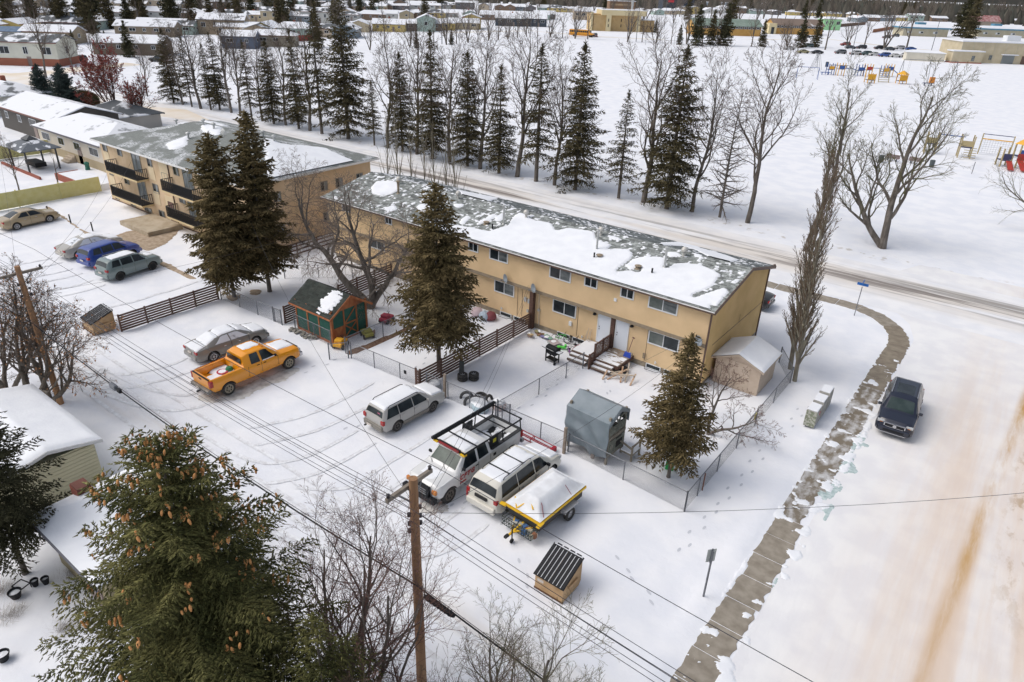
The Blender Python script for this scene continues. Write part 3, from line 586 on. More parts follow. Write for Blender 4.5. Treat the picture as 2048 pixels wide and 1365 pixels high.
for x0, x1 in ((-71.9, -66.0), (-61.6, -56.5)):
    for z in (1.22, 3.62):
        bl = MB().bb(x0, x1, AY0 - 1.15, AY0 - .01, z - .16, z).build('balcony', mat('balcony_edge', (.66, .52, .30), .8), ap, world=True)
        MB().bb(x0 + .08, x1 - .08, AY0 - 1.08, AY0 - .02, z + .002, z + .02).build('balcony_floor', black, bl, world=True)
        q = MB(); zt = z + .95
        for a, b in (((x0 + .05, AY0 - 1.1, zt), (x1 - .05, AY0 - 1.1, zt)), ((x0 + .05, AY0 - 1.1, zt), (x0 + .05, AY0, zt)), ((x1 - .05, AY0 - 1.1, zt), (x1 - .05, AY0, zt)), ((x0 + .05, AY0 - 1.1, z + .1), (x1 - .05, AY0 - 1.1, z + .1)), ((x0 + .05, AY0 - 1.1, z + .1), (x0 + .05, AY0, z + .1)), ((x1 - .05, AY0 - 1.1, z + .1), (x1 - .05, AY0, z + .1))): q.bar(a, b, .05, .05)
        k = int((x1 - x0) / .16)
        for i in range(k + 1): q.bar((x0 + .05 + (x1 - x0 - .1) * i / k, AY0 - 1.1, z), (x0 + .05 + (x1 - x0 - .1) * i / k, AY0 - 1.1, zt), .06, .03)
        for xx_ in (x0 + .05, x1 - .05):
            for i in range(7): q.bar((xx_, AY0 - 1.1 + 1.05 * i / 6, z), (xx_, AY0 - 1.1 + 1.05 * i / 6, zt), .03, .06)
        if z > 3: q.bb(x0 + 2.0, x1 - .06, AY0 - 1.09, AY0 - 1.07, z + .1, zt - .05)
        q.build('railing', iron, bl, world=True)
for y0 in (38.1, 39.8, 33.2, 42.2):
    for z in (1.3, 4.05): window(ap, (AX1, y0, z), (0, 1, 0), (1, 0, 0), .8, .85, 2, bz, gw, .05)
for px, py in ((1105, 818), (1260, 800), (1200, 780), (1545, 835), (1610, 870), (1035, 735)):
    x, y, _ = at(px / 2.926, py / 2.926, 7); z = AE + .08 + min(min(x - AX0, AX1 - x) * .25, min(y - AY0, AY1 - y) * .245)
    MB().cyl((x, y, z - .2), .1, .75, 8).lathe([(.2, .5), (.22, .6), (0, .72)], 10, (x, y, z)).build('roof_vent', galv2, ap, world=True)
MB().lathe([(.02, 0), (.2, .03), (.35, .1), (.36, .12)], 14, (0, 0, 0), 'Y').build('roof_dish', galv2, ap).location = (AX1 - 9 + 62, AY0 + 4 - 37, 8.3)
# concrete platform by its door
MB().bb(-65.9, -60.8, 27.4, 30.6, -.05, .42).build('landing', mat('platform_concrete', (.36, .29, .20), .9, (.47, .40, .30), 1.5), None, bevel=.02)
tag(bpy.data.objects['landing'], 'low concrete landing in front of the apartment block door', 'landing')
# ------------------------------------------------------------------ houses
def roofmesh(kind, w_, d_, ze, rise, ov=.45, t=.14):
    x, y = w_ / 2 + ov, d_ / 2 + ov; mb = MB()
    if kind == 'hip': hip(mb, -x, x, -y, y, ze, ze + rise, min(d_ / 2, w_ / 2 - .3), t)
    else:
        k = rise / y
        mb.ext([(-y, ze), (0, ze + rise), (y, ze), (y, ze - t), (0, ze + rise - t), (-y, ze - t)], (-x, 0, 0), (0, 1, 0), (0, 0, 1), (2 * x, 0, 0))
    return mb
WM = {}
def wallm(c):
    if c not in WM: WM[c] = mat('siding_%d' % len(WM), c, .8, tuple(min(1, q * 1.12) for q in c), .6)
    return WM[c]
def house(px, py, w_, d_, h, kind, rz, wc, label, rise=1.6, roofm=None, group=None, cols=None, nm='house', loc=None, win=True, base=None, chim=False):
    x, y = loc if loc else at(px, py)[:2]; t = thing(nm, label, 'house', (x, y, 0), R(rz), group)
    mb = MB(); yy = d_ / 2
    if kind == 'hip': mb.bb(-w_ / 2, w_ / 2, -yy, yy, -.2, h)
    else: mb.ext([(-yy, -.2), (yy, -.2), (yy, h), (0, h + rise * yy / (yy + .45) - .06), (-yy, h)], (-w_ / 2, 0, 0), (0, 1, 0), (0, 0, 1), (w_, 0, 0))
    mb.build('wall', wallm(wc), t)
    if base: MB().bb(-w_ / 2 - .05, w_ / 2 + .05, -yy - .05, yy + .05, -.2, h * .32).build('base', wallm(base), t)
    rf = roofmesh(kind, w_, d_, h + .05, rise).build('roof', roofm or snow_far, t)
    f = MB(); x_, y_ = w_ / 2 + .48, yy + .48
    f.bb(-x_, x_, -y_, -y_ + .06, h - .16, h + .03).bb(-x_, x_, y_ - .06, y_, h - .16, h + .03)
    f.build('fascia', wallm(rnd.choice([(.7, .7, .7), (.12, .12, .14), (.2, .1, .08)])), t)
    if chim: MB().bb(-.4, .4, .3, 1, h, h + rise + .6).build('chimney', wallm((.3, .1, .06)), rf)
    if win:
        n = max(2, int(w_ / 4))
        for i in range(n):
            cx = -w_ / 2 + w_ * (i + .5) / n; ww = rnd.choice([1.1, 1.6, 2.2])
            for s_ in (-1, 1):
                fr = MB().bb(cx - ww / 2, cx + ww / 2, s_ * yy - .04, s_ * yy + .04, h * .5, h * .82).build('window', vinyl, t)
                MB().bb(cx - ww / 2 + .1, cx - .05, s_ * yy - .06, s_ * yy + .06, h * .5 + .1, h * .82 - .1).bb(cx + .05, cx + ww / 2 - .1, s_ * yy - .06, s_ * yy + .06, h * .5 + .1, h * .82 - .1).build('pane', glass, fr)
        for s_ in (-1, 1):
            fr = MB().bb(s_ * w_ / 2 - .04, s_ * w_ / 2 + .04, -.7, .7, h * .5, h * .82).build('window', vinyl, t)
            MB().bb(s_ * w_ / 2 - .06, s_ * w_ / 2 + .06, -.6, .6, h * .5 + .1, h * .82 - .1).build('pane', glass, fr)
        MB().bb(w_ * .12, w_ * .12 + 1, -yy - .05, -yy + .03, 0, min(2.1, h * .7)).build('door', wallm((.25, .2, .18)), t)
    return t
rnd = random.Random(11)
shd = mat('roof_dark_patchy', (.10, .11, .12), .9, (.78, .80, .84), .35, lo=.50, hi=.58, detail=6)
shb = mat('roof_mostly_snow', (.16, .17, .18), .9, (.78, .80, .84), .4, lo=.36, hi=.42, detail=6)
# neighbours beyond the yellow fence
bh = house(0, 0, 17, 8.2, 3.1, 'hip', 0, (.55, .50, .42), 'beige stucco bungalow with snowy hip roof between the apartment block and dark grey house', 1.5, shb, loc=(-94.2, 39.6), base=(.38, .31, .20))
for x0 in (-100.9, -97.6): pass
dh = house(0, 0, 17.5, 8.5, 3.1, 'gable', 0, (.075, .068, .062), 'dark brown grey bungalow with snowy gable roof beside the gazebo', 1.5, shb, loc=(-113.0, 42.2))
house(0, 0, 14, 9, 3.0, 'hip', 0, (.45, .44, .4), 'pale house with snowy roof behind the dark grey bungalow at the left edge', 1.5, shb, loc=(-138, 44), chim=True)
house(0, 0, 9, 7, 2.2, 'hip', 0, (.4, .38, .35), 'low garage with blue grey dusted roof beside the red berried tree', 1.5, shd, loc=(-111, 50), win=False)
# yellow sided garages at the lower left
ysid = (.60, .56, .38)
def garage(corners, ze, label, rise=.5):
    (x0, x1, y0, y1) = corners; t = thing('garage', label, 'garage', ((x0 + x1) / 2, (y0 + y1) / 2, 0)); w_, d_ = x1 - x0, y1 - y0
    MB().bb(-w_ / 2 + .3, w_ / 2 - .3, -d_ / 2 + .3, d_ / 2 - .3, -.1, ze - .1).build('wall', wallm(ysid), t)
    n = int((ze - .2) / .18)
    for s_ in (1,):
        for i in range(n): MB().bb(-w_ / 2 + .28, w_ / 2 - .28, -d_ / 2 + .27, -d_ / 2 + .31, .05 + i * .18, .05 + i * .18 + .165).build('siding_board', wallm(ysid), t)
        for i in range(n): MB().bb(w_ / 2 - .31, w_ / 2 - .27, -d_ / 2 + .28, d_ / 2 - .28, .05 + i * .18, .05 + i * .18 + .165).build('siding_board', wallm(ysid), t)
    roofmesh('gable', w_ - .9, d_ - .9, ze, rise).build('roof', under, t)
    Xg, Yg = np.meshgrid(np.linspace(-w_ / 2, w_ / 2, 60), np.linspace(-d_ / 2, d_ / 2, 60), indexing='ij')
    Zg = ze + rise * (1 - np.abs(Yg) / (d_ / 2)) + .0; Mk = np.minimum(np.minimum(Xg + w_ / 2, w_ / 2 - Xg), np.minimum(Yg + d_ / 2, d_ / 2 - Yg)) + .02 + 0 * Xg
    sheet('roof_snow', np.stack([Xg, Yg, Zg], -1), Mk, snow, t, .14, .05, world=False, wd=.3)
    f = MB().bb(-w_ / 2, w_ / 2, -d_ / 2 - .03, -d_ / 2 + .02, ze - .14, ze + .02); f.ext([(-d_ / 2, ze - .12), (0, ze + rise - .12), (d_ / 2, ze - .12), (d_ / 2, ze + .03), (0, ze + rise + .03), (-d_ / 2, ze + .03)], (w_ / 2, 0, 0), (0, 1, 0), (0, 0, 1), (.03, 0, 0)); f.build('fascia', white, t)
    return t
p0 = at(203, 876, 2.5); p1 = at(100, 925, 2.4)
garage((-36.8, -29.5, 5.1, 9.4), 2.4, 'snow roofed garage with pale yellow siding beside the brown leafed tree at the left')
p2 = at(150, 1124, 2.6)
house(0, 0, 4.6, 3.6, 2.4, 'hip', 0, (.26, .22, .13), 'snow roofed house with red brick chimney behind the big cone laden spruce', 0.6, snow, loc=(-23.8, 7.5), chim=False)
c_ = at(160, 968, 2.9); ch = thing('brick_chimney', 'red brick chimney stack beside the snowy roof at the lower left', 'chimney', (c_[0], c_[1], 0))
MB().bb(-.32, .32, -.26, .26, 0, 2.9).build('stack', wallm((.15, .055, .04)), ch)
for k in range(9):
    for i in range(4): MB().bb(-.32 + i * .165, -.175 + i * .165, -.285, -.262, 1.7 + k * .13, 1.8 + k * .13).build('brick', wallm((.30, .09, .06)), ch)
# left pictured houses by the crossing
house(0, 0, 19, 9, 5.2, 'gable', 40, (.60, .60, .52), 'cream split level house with brick base at the left edge beyond the stop sign', 1.6, shd, loc=at(60, 128)[:2], base=(.28, .10, .06))
house(0, 0, 12, 8, 3.2, 'gable', 40, (.50, .42, .22), 'yellow bungalow with blue grey roof at the left edge behind the cream house', 1.2, mat('roof_blue', (.08, .14, .22), .8, (.14, .2, .3), 1), loc=at(20, 84)[:2])
house(0, 0, 15, 9, 3.4, 'gable', 40, (.27, .22, .15), 'brown bungalow with arched snowy roof behind the pickup by the crossing', 1.8, snow_far, loc=at(112, 86)[:2])
house(0, 0, 18, 9, 3.2, 'gable', 44, (.16, .13, .10), 'dark taupe gabled bungalow with white bay window at the foot of the spruces', 1.8, snow_far, loc=at(270, 108)[:2])
house(0, 0, 20, 9, 3.4, 'gable', 44, (.22, .18, .13), 'long brown house with grey snow dusted roof behind the spruce at the left', 1.8, shb, loc=at(300, 72)[:2])
house(0, 0, 10, 8, 3.6, 'gable', 44, (.10, .12, .16), 'slate blue bungalow behind the leftmost bare trees of the long row', 1.6, snow_far, loc=at(484, 96)[:2])
house(0, 0, 16, 8, 3.4, 'hip', 44, (.26, .23, .18), 'brown grey bungalow with small white window right of the slate blue bungalow', 1.6, snow_far, loc=at(545, 92)[:2])
PAL = [((.55, .55, .52), 'white'), ((.45, .38, .26), 'beige'), ((.30, .24, .17), 'tan'), ((.20, .14, .10), 'brown'), ((.20, .24, .27), 'slate grey'), ((.36, .36, .34), 'grey'), ((.55, .43, .16), 'yellow'), ((.33, .42, .38), 'pale green'), ((.14, .13, .13), 'charcoal'), ((.48, .40, .30), 'cream')]
RN = ['lowest', 'second lowest', 'third', 'fourth', 'fifth', 'sixth', 'topmost']
def rowof(name, pts, n, sizes, rz=42, jit=6, seed=1, skip=()):
    rr = random.Random(seed); P = [Vector(at(*p)[:2]) for p in pts]; cnt = 0
    D = [0]
    for i in range(len(P) - 1): D.append(D[-1] + (P[i + 1] - P[i]).length)
    for i in range(n):
        s_ = D[-1] * (i + .5) / n; k = max(j for j in range(len(D)) if D[j] <= s_); k = min(k, len(P) - 2); q = P[k].lerp(P[k + 1], (s_ - D[k]) / (D[k + 1] - D[k]))
        if i in skip: continue
        c, cn = rr.choice(PAL); kd = rr.choice(['hip', 'gable', 'gable']); two = rr.random() < .2
        a = rz + rr.choice([0, 0, 90]); ww = rr.uniform(*sizes)
        house(0, 0, ww, rr.uniform(8, 9.5), 5.2 if two else 3.1, kd, a + rr.uniform(-4, 4), c,
              '%s %s, %s roof, %s from left in %s' % (cn, 'two storey'  if two else 'bungalow', 'hip' if kd == 'hip' else 'gable', ordn(cnt), name), rr.uniform(1.4, 2.2),
              rr.choice([snow_far, snow_far, snow_far, shb, shd]), 'houses in the far neighbourhood', loc=(q.x + rr.uniform(-jit, jit) * .4, q.y + rr.uniform(-jit, jit)), chim=rr.random() < .2)
        cnt += 1
rowof('row behind the left crossing', [(-120, 72), (40, 66), (240, 54)], 7, (13, 17), seed=2)
rowof('row beyond the left tree row', [(330, 64), (480, 72), (700, 76)], 9, (13, 18), seed=3)
rowof('row backing onto the school field', [(705, 62), (800, 63), (960, 57)], 8, (13, 17), seed=14)
rowof('second row at the upper left', [(-120, 44), (300, 36), (640, 46)], 24, (12, 17), seed=4)
rowof('third row at the upper left', [(-120, 24), (300, 18), (560, 26), (700, 34)], 30, (12, 18), seed=5)
rowof('fourth row at the upper left', [(-120, 8), (300, 2), (560, 10), (700, 14)], 34, (13, 19), seed=6, jit=9)
rowof('row behind the field edge trees', [(700, 42), (850, 36), (1000, 40)], 9, (12, 16), seed=7)
rowof('second row behind field trees', [(700, 22), (900, 18), (1180, 26)], 22, (13, 18), seed=8)
rowof('third row behind field trees', [(700, 2), (950, -2), (1250, 6)], 28, (14, 20), seed=9, jit=10)
rowof('row behind the flat church', [(1020, 44), (1100, 38), (1180, 40)], 5, (12, 15), seed=10)
rowof('row behind the school wings', [(1300, 30), (1450, 26), (1560, 30), (1720, 36)], 16, (14, 18), seed=12)
rowof('row behind the blue roofed halls', [(1700, 44), (1800, 42), (1900, 44), (2100, 50)], 10, (14, 18), seed=13)
rowof('farthest row at the upper right', [(1300, 14), (1600, 16), (2100, 26)], 26, (16, 24), seed=15, jit=12)
# dark houses across the street by the school bus
for px, py, lab, w_ in ((1018, 52, 'slate blue gabled house left of the conifer beyond the field edge trees', 15), (1068, 53, 'dark slate house with white window right of the conifer beyond the field edge trees', 13)):
    house(0, 0, w_, 10, 4, 'gable', 40, (.055, .07, .09), lab, 2.2, snow_far, loc=at(px, py)[:2])
# flat church like building
def big(name, label, cat, px, py, rz): x, y, _ = at(px, py); return thing(name, label, cat, (x, y, 0), R(rz))
och = mat('ochre_render', (.46, .32, .15), .85, (.52, .37, .19), .5); ochl = mat('cream_band', (.66, .56, .34), .8); wroof = mat('flat_roof_snow', (.74, .76, .8), .8)
cb = big('flat_roofed_church', 'ochre flat roofed church hall with cream fascia and curved walls behind the bus', 'church', 1240, 62, 41)
q = MB(); q.bb(-17, 8, -6, 8, -.3, 8).bb(-15.9, -9.5, -7.5, -6, -.3, 7.6).bb(8.01, 17, -5, 7, -.3, 5.6); q.build('wall', och, cb)
MB().bb(-12, 11.5, -8.2, 8.5, 7.6, 10.0).build('fascia', ochl, cb); MB().bb(-11.8, 11.3, -8, 8.3, 10.0, 10.2).build('roof', wroof, cb); MB().bb(8.1, 17.3, -5.3, 7.3, 5.6, 5.9).build('roof', wroof, cb)
for b_ in ((-17.4, -16.4, -7.9, -6, 0, 9), (-9.4, -6.8, -8.4, -6, 0, 8.8), (7, 9, -7, -5, 0, 7.8)): MB().bb(*b_).build('pier', ochl, cb)
for x in (-8.2, -1, 4.5):
    for z in (2, 4.6): MB().bb(x - .2, x + .2, -8.5 if x < -5 else -6.1, -5.9, z, z + 1.4).build('window', glass, cb)
# school wings
def wing(label, px, py, rz, w_, d_, rm, px2=None):
    s_ = big('school_wing', label, 'school', px, py, rz); MB().ext([(-d_ / 2, -.3), (d_ / 2, -.3), (d_ / 2, 4.6), (0, 7.6), (-d_ / 2, 4.6)], (-w_ / 2, 0, 0), (0, 1, 0), (0, 0, 1), (w_, 0, 0)).build('wall', mat('orange_brick', (.52, .29, .08), .85, (.58, .35, .11), .4), s_)
    MB().bb(-w_ / 2 + .4, w_ / 2 - .4, -d_ / 2 - .08, -d_ / 2 + .05, 3.2, 4.5).build('window_band', mat('band_dark', (.12, .10, .08), .7), s_)
    n = int(w_ / 2.4)
    for i in range(n):
        cx = -w_ / 2 + .8 + (w_ - 1.6) * (i + .5) / n; f = MB().bb(cx - .75, cx + .75, -d_ / 2 - .14, -d_ / 2 - .08, 3.35, 4.35).build('window', vinyl, s_); MB().bb(cx - .6, cx + .6, -d_ / 2 - .17, -d_ / 2 - .13, 3.5, 4.2).build('pane', glass, f)
    roofmesh('gable', w_, d_, 4.7, 3.1, .7, .25).build('roof', rm, s_); return s_
wing('orange brick school wing with green roof behind the field conifers', 1445, 70, 44, 36, 13, mat('roof_green', (.17, .23, .19), .8, (.24, .30, .26), .4))
s_ = wing('orange brick school wing with brown roof beside the green house', 1585, 68, 44, 29, 13, mat('roof_brown', (.20, .15, .12), .8, (.75, .75, .77), .12, lo=.62, hi=.66))
MB().bb(-19, -14.5, -9, -3, 0, 5.5).build('porch', ochl, s_); MB().bb(-17.6, -15.8, -9.06, -8.9, 0, 3.6).build('door', glass, s_)
gh_ = house(0, 0, 12, 9, 6.5, 'hip', 44, (.33, .62, .33), 'bright green two storey house with snowy roof right of the school wings', 1.4, snow_far, loc=at(1655, 60)[:2])
bt = mat('blue_trim', (.08, .24, .36), .6); bey = mat('beige_block', (.46, .41, .29), .85, (.52, .47, .35), .5)
def hall(label, px, py, rz, w_, d_, h):
    s_ = big('community_hall', label, 'hall', px, py, rz); MB().bb(-w_ / 2, w_ / 2, -d_ / 2, d_ / 2, -.3, h).build('wall', bey, s_); hip(MB(), -w_ / 2 - 1, w_ / 2 + 1, -d_ / 2 - 1, d_ / 2 + 1, h + .6, h + 1.9, d_ / 2, .1).build('roof', wroof, s_)
    MB().bb(-w_ / 2 - 1.05, w_ / 2 + 1.05, -d_ / 2 - 1.05, d_ / 2 + 1.05, h - .2, h + .55).build('fascia', bt, s_); MB().bb(-2, 3, 1, 5, h + 1, h + 3).build('penthouse', bt, s_)
    for x in (-w_ * .36, -w_ * .1, w_ * .22):
        f = MB().bb(x - 1.4, x + 1.4, -d_ / 2 - .06, -d_ / 2 + .05, 1.6, 2.7).build('window', vinyl, s_); MB().bb(x - .2, x + 1.2, -d_ / 2 - .1, -d_ / 2, 1.75, 2.55).build('pane', glass, f)
    return s_
hall('beige hall with blue fascia and snowy roof behind the parked cars', 1838, 72, 37, 27, 13, 4.4); hall('beige hall with blue fascia behind the brown gymnasium', 1990, 74, 37, 30, 13, 4.4)
gy = big('gymnasium', 'beige panelled gymnasium with flat snowy roof at the right edge', 'gymnasium', 2010, 128, 36)
gp_ = mat('gym_panel', (.48, .41, .28), .85, (.55, .48, .34), .5)
MB().bb(-18, 30, -.6, 14, -.2, 7.0).build('wall', gp_, gy); MB().bb(-18.3, 30.3, -.9, 14.3, 7.0, 7.4).build('roof', wroof, gy); MB().bb(-22.5, -11.5, -4.5, -.62, -.2, 3.9).build('annex', gp_, gy); MB().bb(-22.8, -11.2, -4.8, -.3, 3.9, 4.25).build('annex_roof', wroof, gy)
MB().bb(-22.6, -11.4, -4.6, -.7, -.1, .35).build('plinth', wallm((.35, .12, .08)), gy)
for i in range(12): MB().bb(-18 + i * 4, -17.6 + i * 4, -.75, -.6, 0, 6.9).build('panel_rib', bey, gy)
MB().bb(-15.5, -14.4, -4.6, -4.45, .8, 2.6).build('window', glass_l, gy); MB().bb(-7, -6, -.8, -.6, 1.2, 2.8).build('window', glass_l, gy); MB().bb(-2.2, 2.2, -.8, -.6, 0, 3.0).build('door', mat('steel_door', (.2, .22, .22), .6), gy); MB().bb(-2.8, 2.8, -2, -.6, 3.0, 3.3).build('canopy', wroof, gy); MB().bb(5, 7, -.8, -.6, 0, 2.8).build('door', trimb, gy)
MB().bb(1, 6, 5, 8, 7.4, 9.3).build('roof_unit', vinyl, gy)
pb = big('portable_building', 'white flat roofed portable building beside the parked cars', 'portable building', 1845, 122, 24)
MB().bb(-6.5, 6.5, -2.2, 2.2, 0, 2.9).build('wall', wallm((.6, .56, .47)), pb); hip(MB(), -6.8, 6.8, -2.5, 2.5, 3.0, 3.7, 2.5).build('roof', snow_far, pb)
# shopping strip far behind, with a red sign and a red awning building
sb = big('dark_store', 'large dark store with small red sign behind the church', 'store', 1362, 24, 42); MB().bb(-22, 10, -8, 10, -.3, 12).build('wall', wallm((.03, .04, .06)), sb); MB().bb(-17, -11, -8.3, -7.9, 8.5, 10.5).build('sign', mat('sign_red', (.6, .03, .05), .5), sb); MB().bb(-22.5, 10.5, -8.5, 10.5, 12, 12.5).build('roof', wroof, sb)
sb = big('white_store', 'long pale blue store with flat roof far behind the school wings', 'store', 1440, 18, 44); MB().bb(-24, 24, -8, 8, -.3, 7).build('wall', wallm((.35, .42, .48)), sb); MB().bb(-24.5, 24.5, -8.5, 8.5, 7, 7.5).build('roof', wroof, sb)
sb = big('red_roofed_store', 'low building with bright red fascia at the top above the bus', 'store', 1120, 8, 40); MB().bb(-14, 14, -8, 8, -.3, 7).build('wall', wallm((.4, .38, .35)), sb); MB().bb(-14, 14, -8.4, -7.9, 5.2, 8).build('fascia', mat('fascia_red', (.65, .04, .03), .5), sb)
sb = big('brick_apartment', 'brown brick apartment house behind the church', 'apartment house', 1240, 34, 41); MB().bb(-10, 10, -6, 6, -.3, 11).build('wall', wallm((.20, .12, .07)), sb); MB().bb(-10.3, 10.3, -6.3, 6.3, 11, 11.4).build('roof', wroof, sb)
for z in (1.5, 4.8, 8): MB().bb(-9, 9, -6.3, -5.95, z, z + 1.3).build('window', mat('tan_band', (.4, .28, .16), .7), sb)
rr_ = big('red_roof_house', 'long house with dusty red roof behind the blue fascia halls', 'house', 1960, 54, 38); roofmesh('gable', 26, 12, 4.5, 4.5, .5, .2).build('roof', mat('roof_red', (.26, .08, .07), .85, (.45, .3, .3), .5), rr_); MB().bb(-13, 13, -6, 6, 0, 4.5).build('wall', wallm((.3, .25, .2)), rr_)
wt = big('water_tank', 'pale round tank on a stem behind the church', 'water tank', 1261, 50, 0); MB().lathe([(0, 21.5), (2.6, 20.5), (3.6, 18), (3, 15.6), (.9, 14.5), (.6, 8)], 16).build('bowl', galv2, wt, smooth=50); MB().cyl((0, 0, 0), .55, 14.6, 10).build('stem', galv2, wt)
# ------------------------------------------------------------------ vehicles
tyre_m = mat('tyre', (.025, .025, .026), .85, (.06, .055, .05), 10); alloy = mat('alloy', (.45, .45, .46), .35, metal=.6); chrome = mat('chrome', (.5, .5, .52), .25, metal=.9)
redl = mat('tail_lamp', (.35, .015, .015), .2); headl = mat('head_lamp', (.45, .46, .47), .15); amber = mat('amber_lamp', (.55, .2, .04), .3)
dirty = mat('dark_underbody', (.02, .02, .02), .9); plate = mat('licence_plate', (.6, .55, .5), .5)
def ipf(tab, c): ys_ = [r[0] for r in tab]; return lambda y: float(np.interp(y, ys_, [r[c] for r in tab]))
class Car:
    def __init__(s, name, label, cat, loc, rz, paint, st, W, z0, wheels, rw, tw=.22, boolean=True, bed=None, bedm=None, rim=alloy, group=None, nst=46):
        s.t = thing(name, label, cat, loc, rz, group); s.W = W; s.st = st
        s.zb, s.zt, s.wb, s.wt = [ipf(st, i) for i in (1, 2, 3, 4)]; s.wheels = wheels; s.rw = rw
        y0, y1 = st[0][0], st[-1][0]; ys_ = sorted(set([round(v, 3) for v in np.linspace(y0, y1, nst)] + [r[0] for r in st]))
        mb = MB(); rings = []
        for y in ys_:
            zb, zt, wb, wt = s.zb(y), s.zt(y), s.wb(y), s.wt(y); dd_ = min(1, min(y - y0, y1 - y) / .42); e = .79 + .21 * math.sqrt(1 - (1 - dd_) ** 2)
            zz = z0 + (.10 if min(y - y0, y1 - y) < .15 else 0)
            half = [(0, zz), (W * .86 * e, zz), (W * .97 * e, zz + .09), (W * e, zz + .45 * (zb - zz)), (wb * e, zb - .03), (wb * .965 * e, zb + .012)]
            half += [(wt * e, zt - .055), (wt * .93 * e, zt - .02), (wt * .55 * e, zt - .004), (0, zt)]
            ring = [(x, y, z) for x, z in half] + [(-x, y, z) for x, z in half[-2:0:-1]]; rings.append(ring)
        n = len(rings[0])
        for r_ in rings: mb.v += r_
        for i in range(len(rings) - 1):
            for j in range(n): mb.f.append((i * n + j, i * n + (j + 1) % n, (i + 1) * n + (j + 1) % n, (i + 1) * n + j)); mb.m.append(0)
        mb.f += [tuple(range(n - 1, -1, -1)), tuple((len(rings) - 1) * n + j for j in range(n))]; mb.m += [0, 0]
        o = mb.build('body', [paint, dirty], s.t)
        import bmesh as bmx
        b = bmx.new(); b.from_mesh(o.data); bmx.ops.recalc_face_normals(b, faces=b.faces); b.to_mesh(o.data); b.free()
        if boolean:
            cu = MB()
            for y in wheels:
                for sg in (-1, 1): cu.cyl((sg * (W + .3) if sg < 0 else W - .32, y, rw), rw + .075, .62, 22, axis='X')
            c = cu.build('cut', dirty, s.t); b = bmx.new(); b.from_mesh(c.data); bmx.ops.recalc_face_normals(b, faces=b.faces); b.to_mesh(c.data); b.free()
            md = o.modifiers.new('b', 'BOOLEAN'); md.operation = 'DIFFERENCE'; md.object = c; md.solver = 'EXACT'
            if bed:
                c2 = MB().bb(*bed).build('cut', bedm or paint, s.t); md = o.modifiers.new('b', 'BOOLEAN'); md.operation = 'DIFFERENCE'; md.object = c2; md.solver = 'EXACT'
            bpy.context.view_layer.update(); dg = bpy.context.evaluated_depsgraph_get(); dg.update(); me = bpy.data.meshes.new_from_object(o.evaluated_get(dg)); o.modifiers.clear()
            if len(me.polygons) > 50: o.data = me
            bpy.data.objects.remove(c)
            if bed: bpy.data.objects.remove(c2)

            for p in o.data.polygons:
                ce = p.center
                if any((ce.y - y) ** 2 + (ce.z - rw) ** 2 < (rw + .09) ** 2 for y in wheels) and abs(p.normal.x) < .7 or (abs(ce.x) < W - .25 and abs(ce.x) > W - .45 and abs(p.normal.x) > .9 and any((ce.y - y) ** 2 + (ce.z - rw) ** 2 < (rw) ** 2 for y in wheels)): p.material_index = 1
        else:
            q = MB()
            for y in wheels:
                for sg in (-1, 1): q.cyl((sg * W - .04 if sg > 0 else -W - .01, y, rw), rw + .06, .05, 16, axis='X')
            q.build('wheel_arch', dirty, s.t)
        o.data.shade_smooth(); o.data.set_sharp_from_angle(angle=R(38)); s.body = o
        tm = bpy.data.meshes.get('tyre_%d' % int(rw * 1000))
        for y in wheels:
            for sg in (-1, 1):
                q = MB(); h = tw / 2; q.lathe([(rw * .62, -h * .8), (rw * .9, -h), (rw, -h * .75), (rw, h * .75), (rw * .9, h), (rw * .62, h * .8), (rw * .6, 0)], 20, axis='X')
                wo = q.build('wheel', tyre_m, s.t, smooth=40); wo.location = (sg * (W - tw / 2 - .03), y, rw)
                q = MB(); xx_ = sg * h * .62; q.lathe([(.02, xx_ + sg * .01), (.07, xx_ + sg * .01), (.075, xx_), (rw * .60, xx_ + sg * .025), (rw * .66, xx_ + sg * .03), (rw * .64, 0)], 20, axis='X'); q.f.insert(0, tuple(range(20))); q.m.insert(0, 0)
                q.build('rim', rim, wo, smooth=40)
                if nst > 30:
                    q = MB()
                    for k in range(6): a = k * math.pi / 3 + .3; q.box((xx_ + sg * .028, math.cos(a) * rw * .37, math.sin(a) * rw * .37), (.012, .06, .10))
                    q.build('rim_slot', dirty, wo)
    def side_pt(s, y, z, off=.008):
        zb, zt = s.zb(y) + .012, s.zt(y) - .055; t = min(1, max(0, (z - zb) / max(.01, zt - zb))); return s.wb(y) * .965 * (1 - t) + s.wt(y) * t + off
    def side_win(s, yb0, yb1, yt0, yt1, m=glass, lo=.03, hi=.075, name='side_window', both=True, sides=(-1, 1)):
        for sg in sides:
            q = MB(); nx, nz = 8, 3
            for i in range(nx + 1):
                for j in range(nz + 1):
                    t = j / nz; y = (yb0 * (1 - t) + yt0 * t) * (1 - i / nx) + (yb1 * (1 - t) + yt1 * t) * i / nx
                    z = (s.zb(y) + lo) * (1 - t) + (s.zt(y) - hi) * t; q.v.append((sg * s.side_pt(y, z, .009), y, z))
            for i in range(nx):
                for j in range(nz): a = i * (nz + 1) + j; q.f.append((a, a + 1, a + nz + 2, a + nz + 1)); q.m.append(0)
            q.build(name, m, s.t)
    def top(s, y, f, off=0):
        e = 1e-2; k = (s.zt(y + e) - s.zt(y - e)) / (2 * e); nn = 1 / math.sqrt(1 + k * k)
        return (f * s.wt(y), y - k * nn * off, s.zt(y) - .045 * abs(f) ** 2.4 + nn * off)
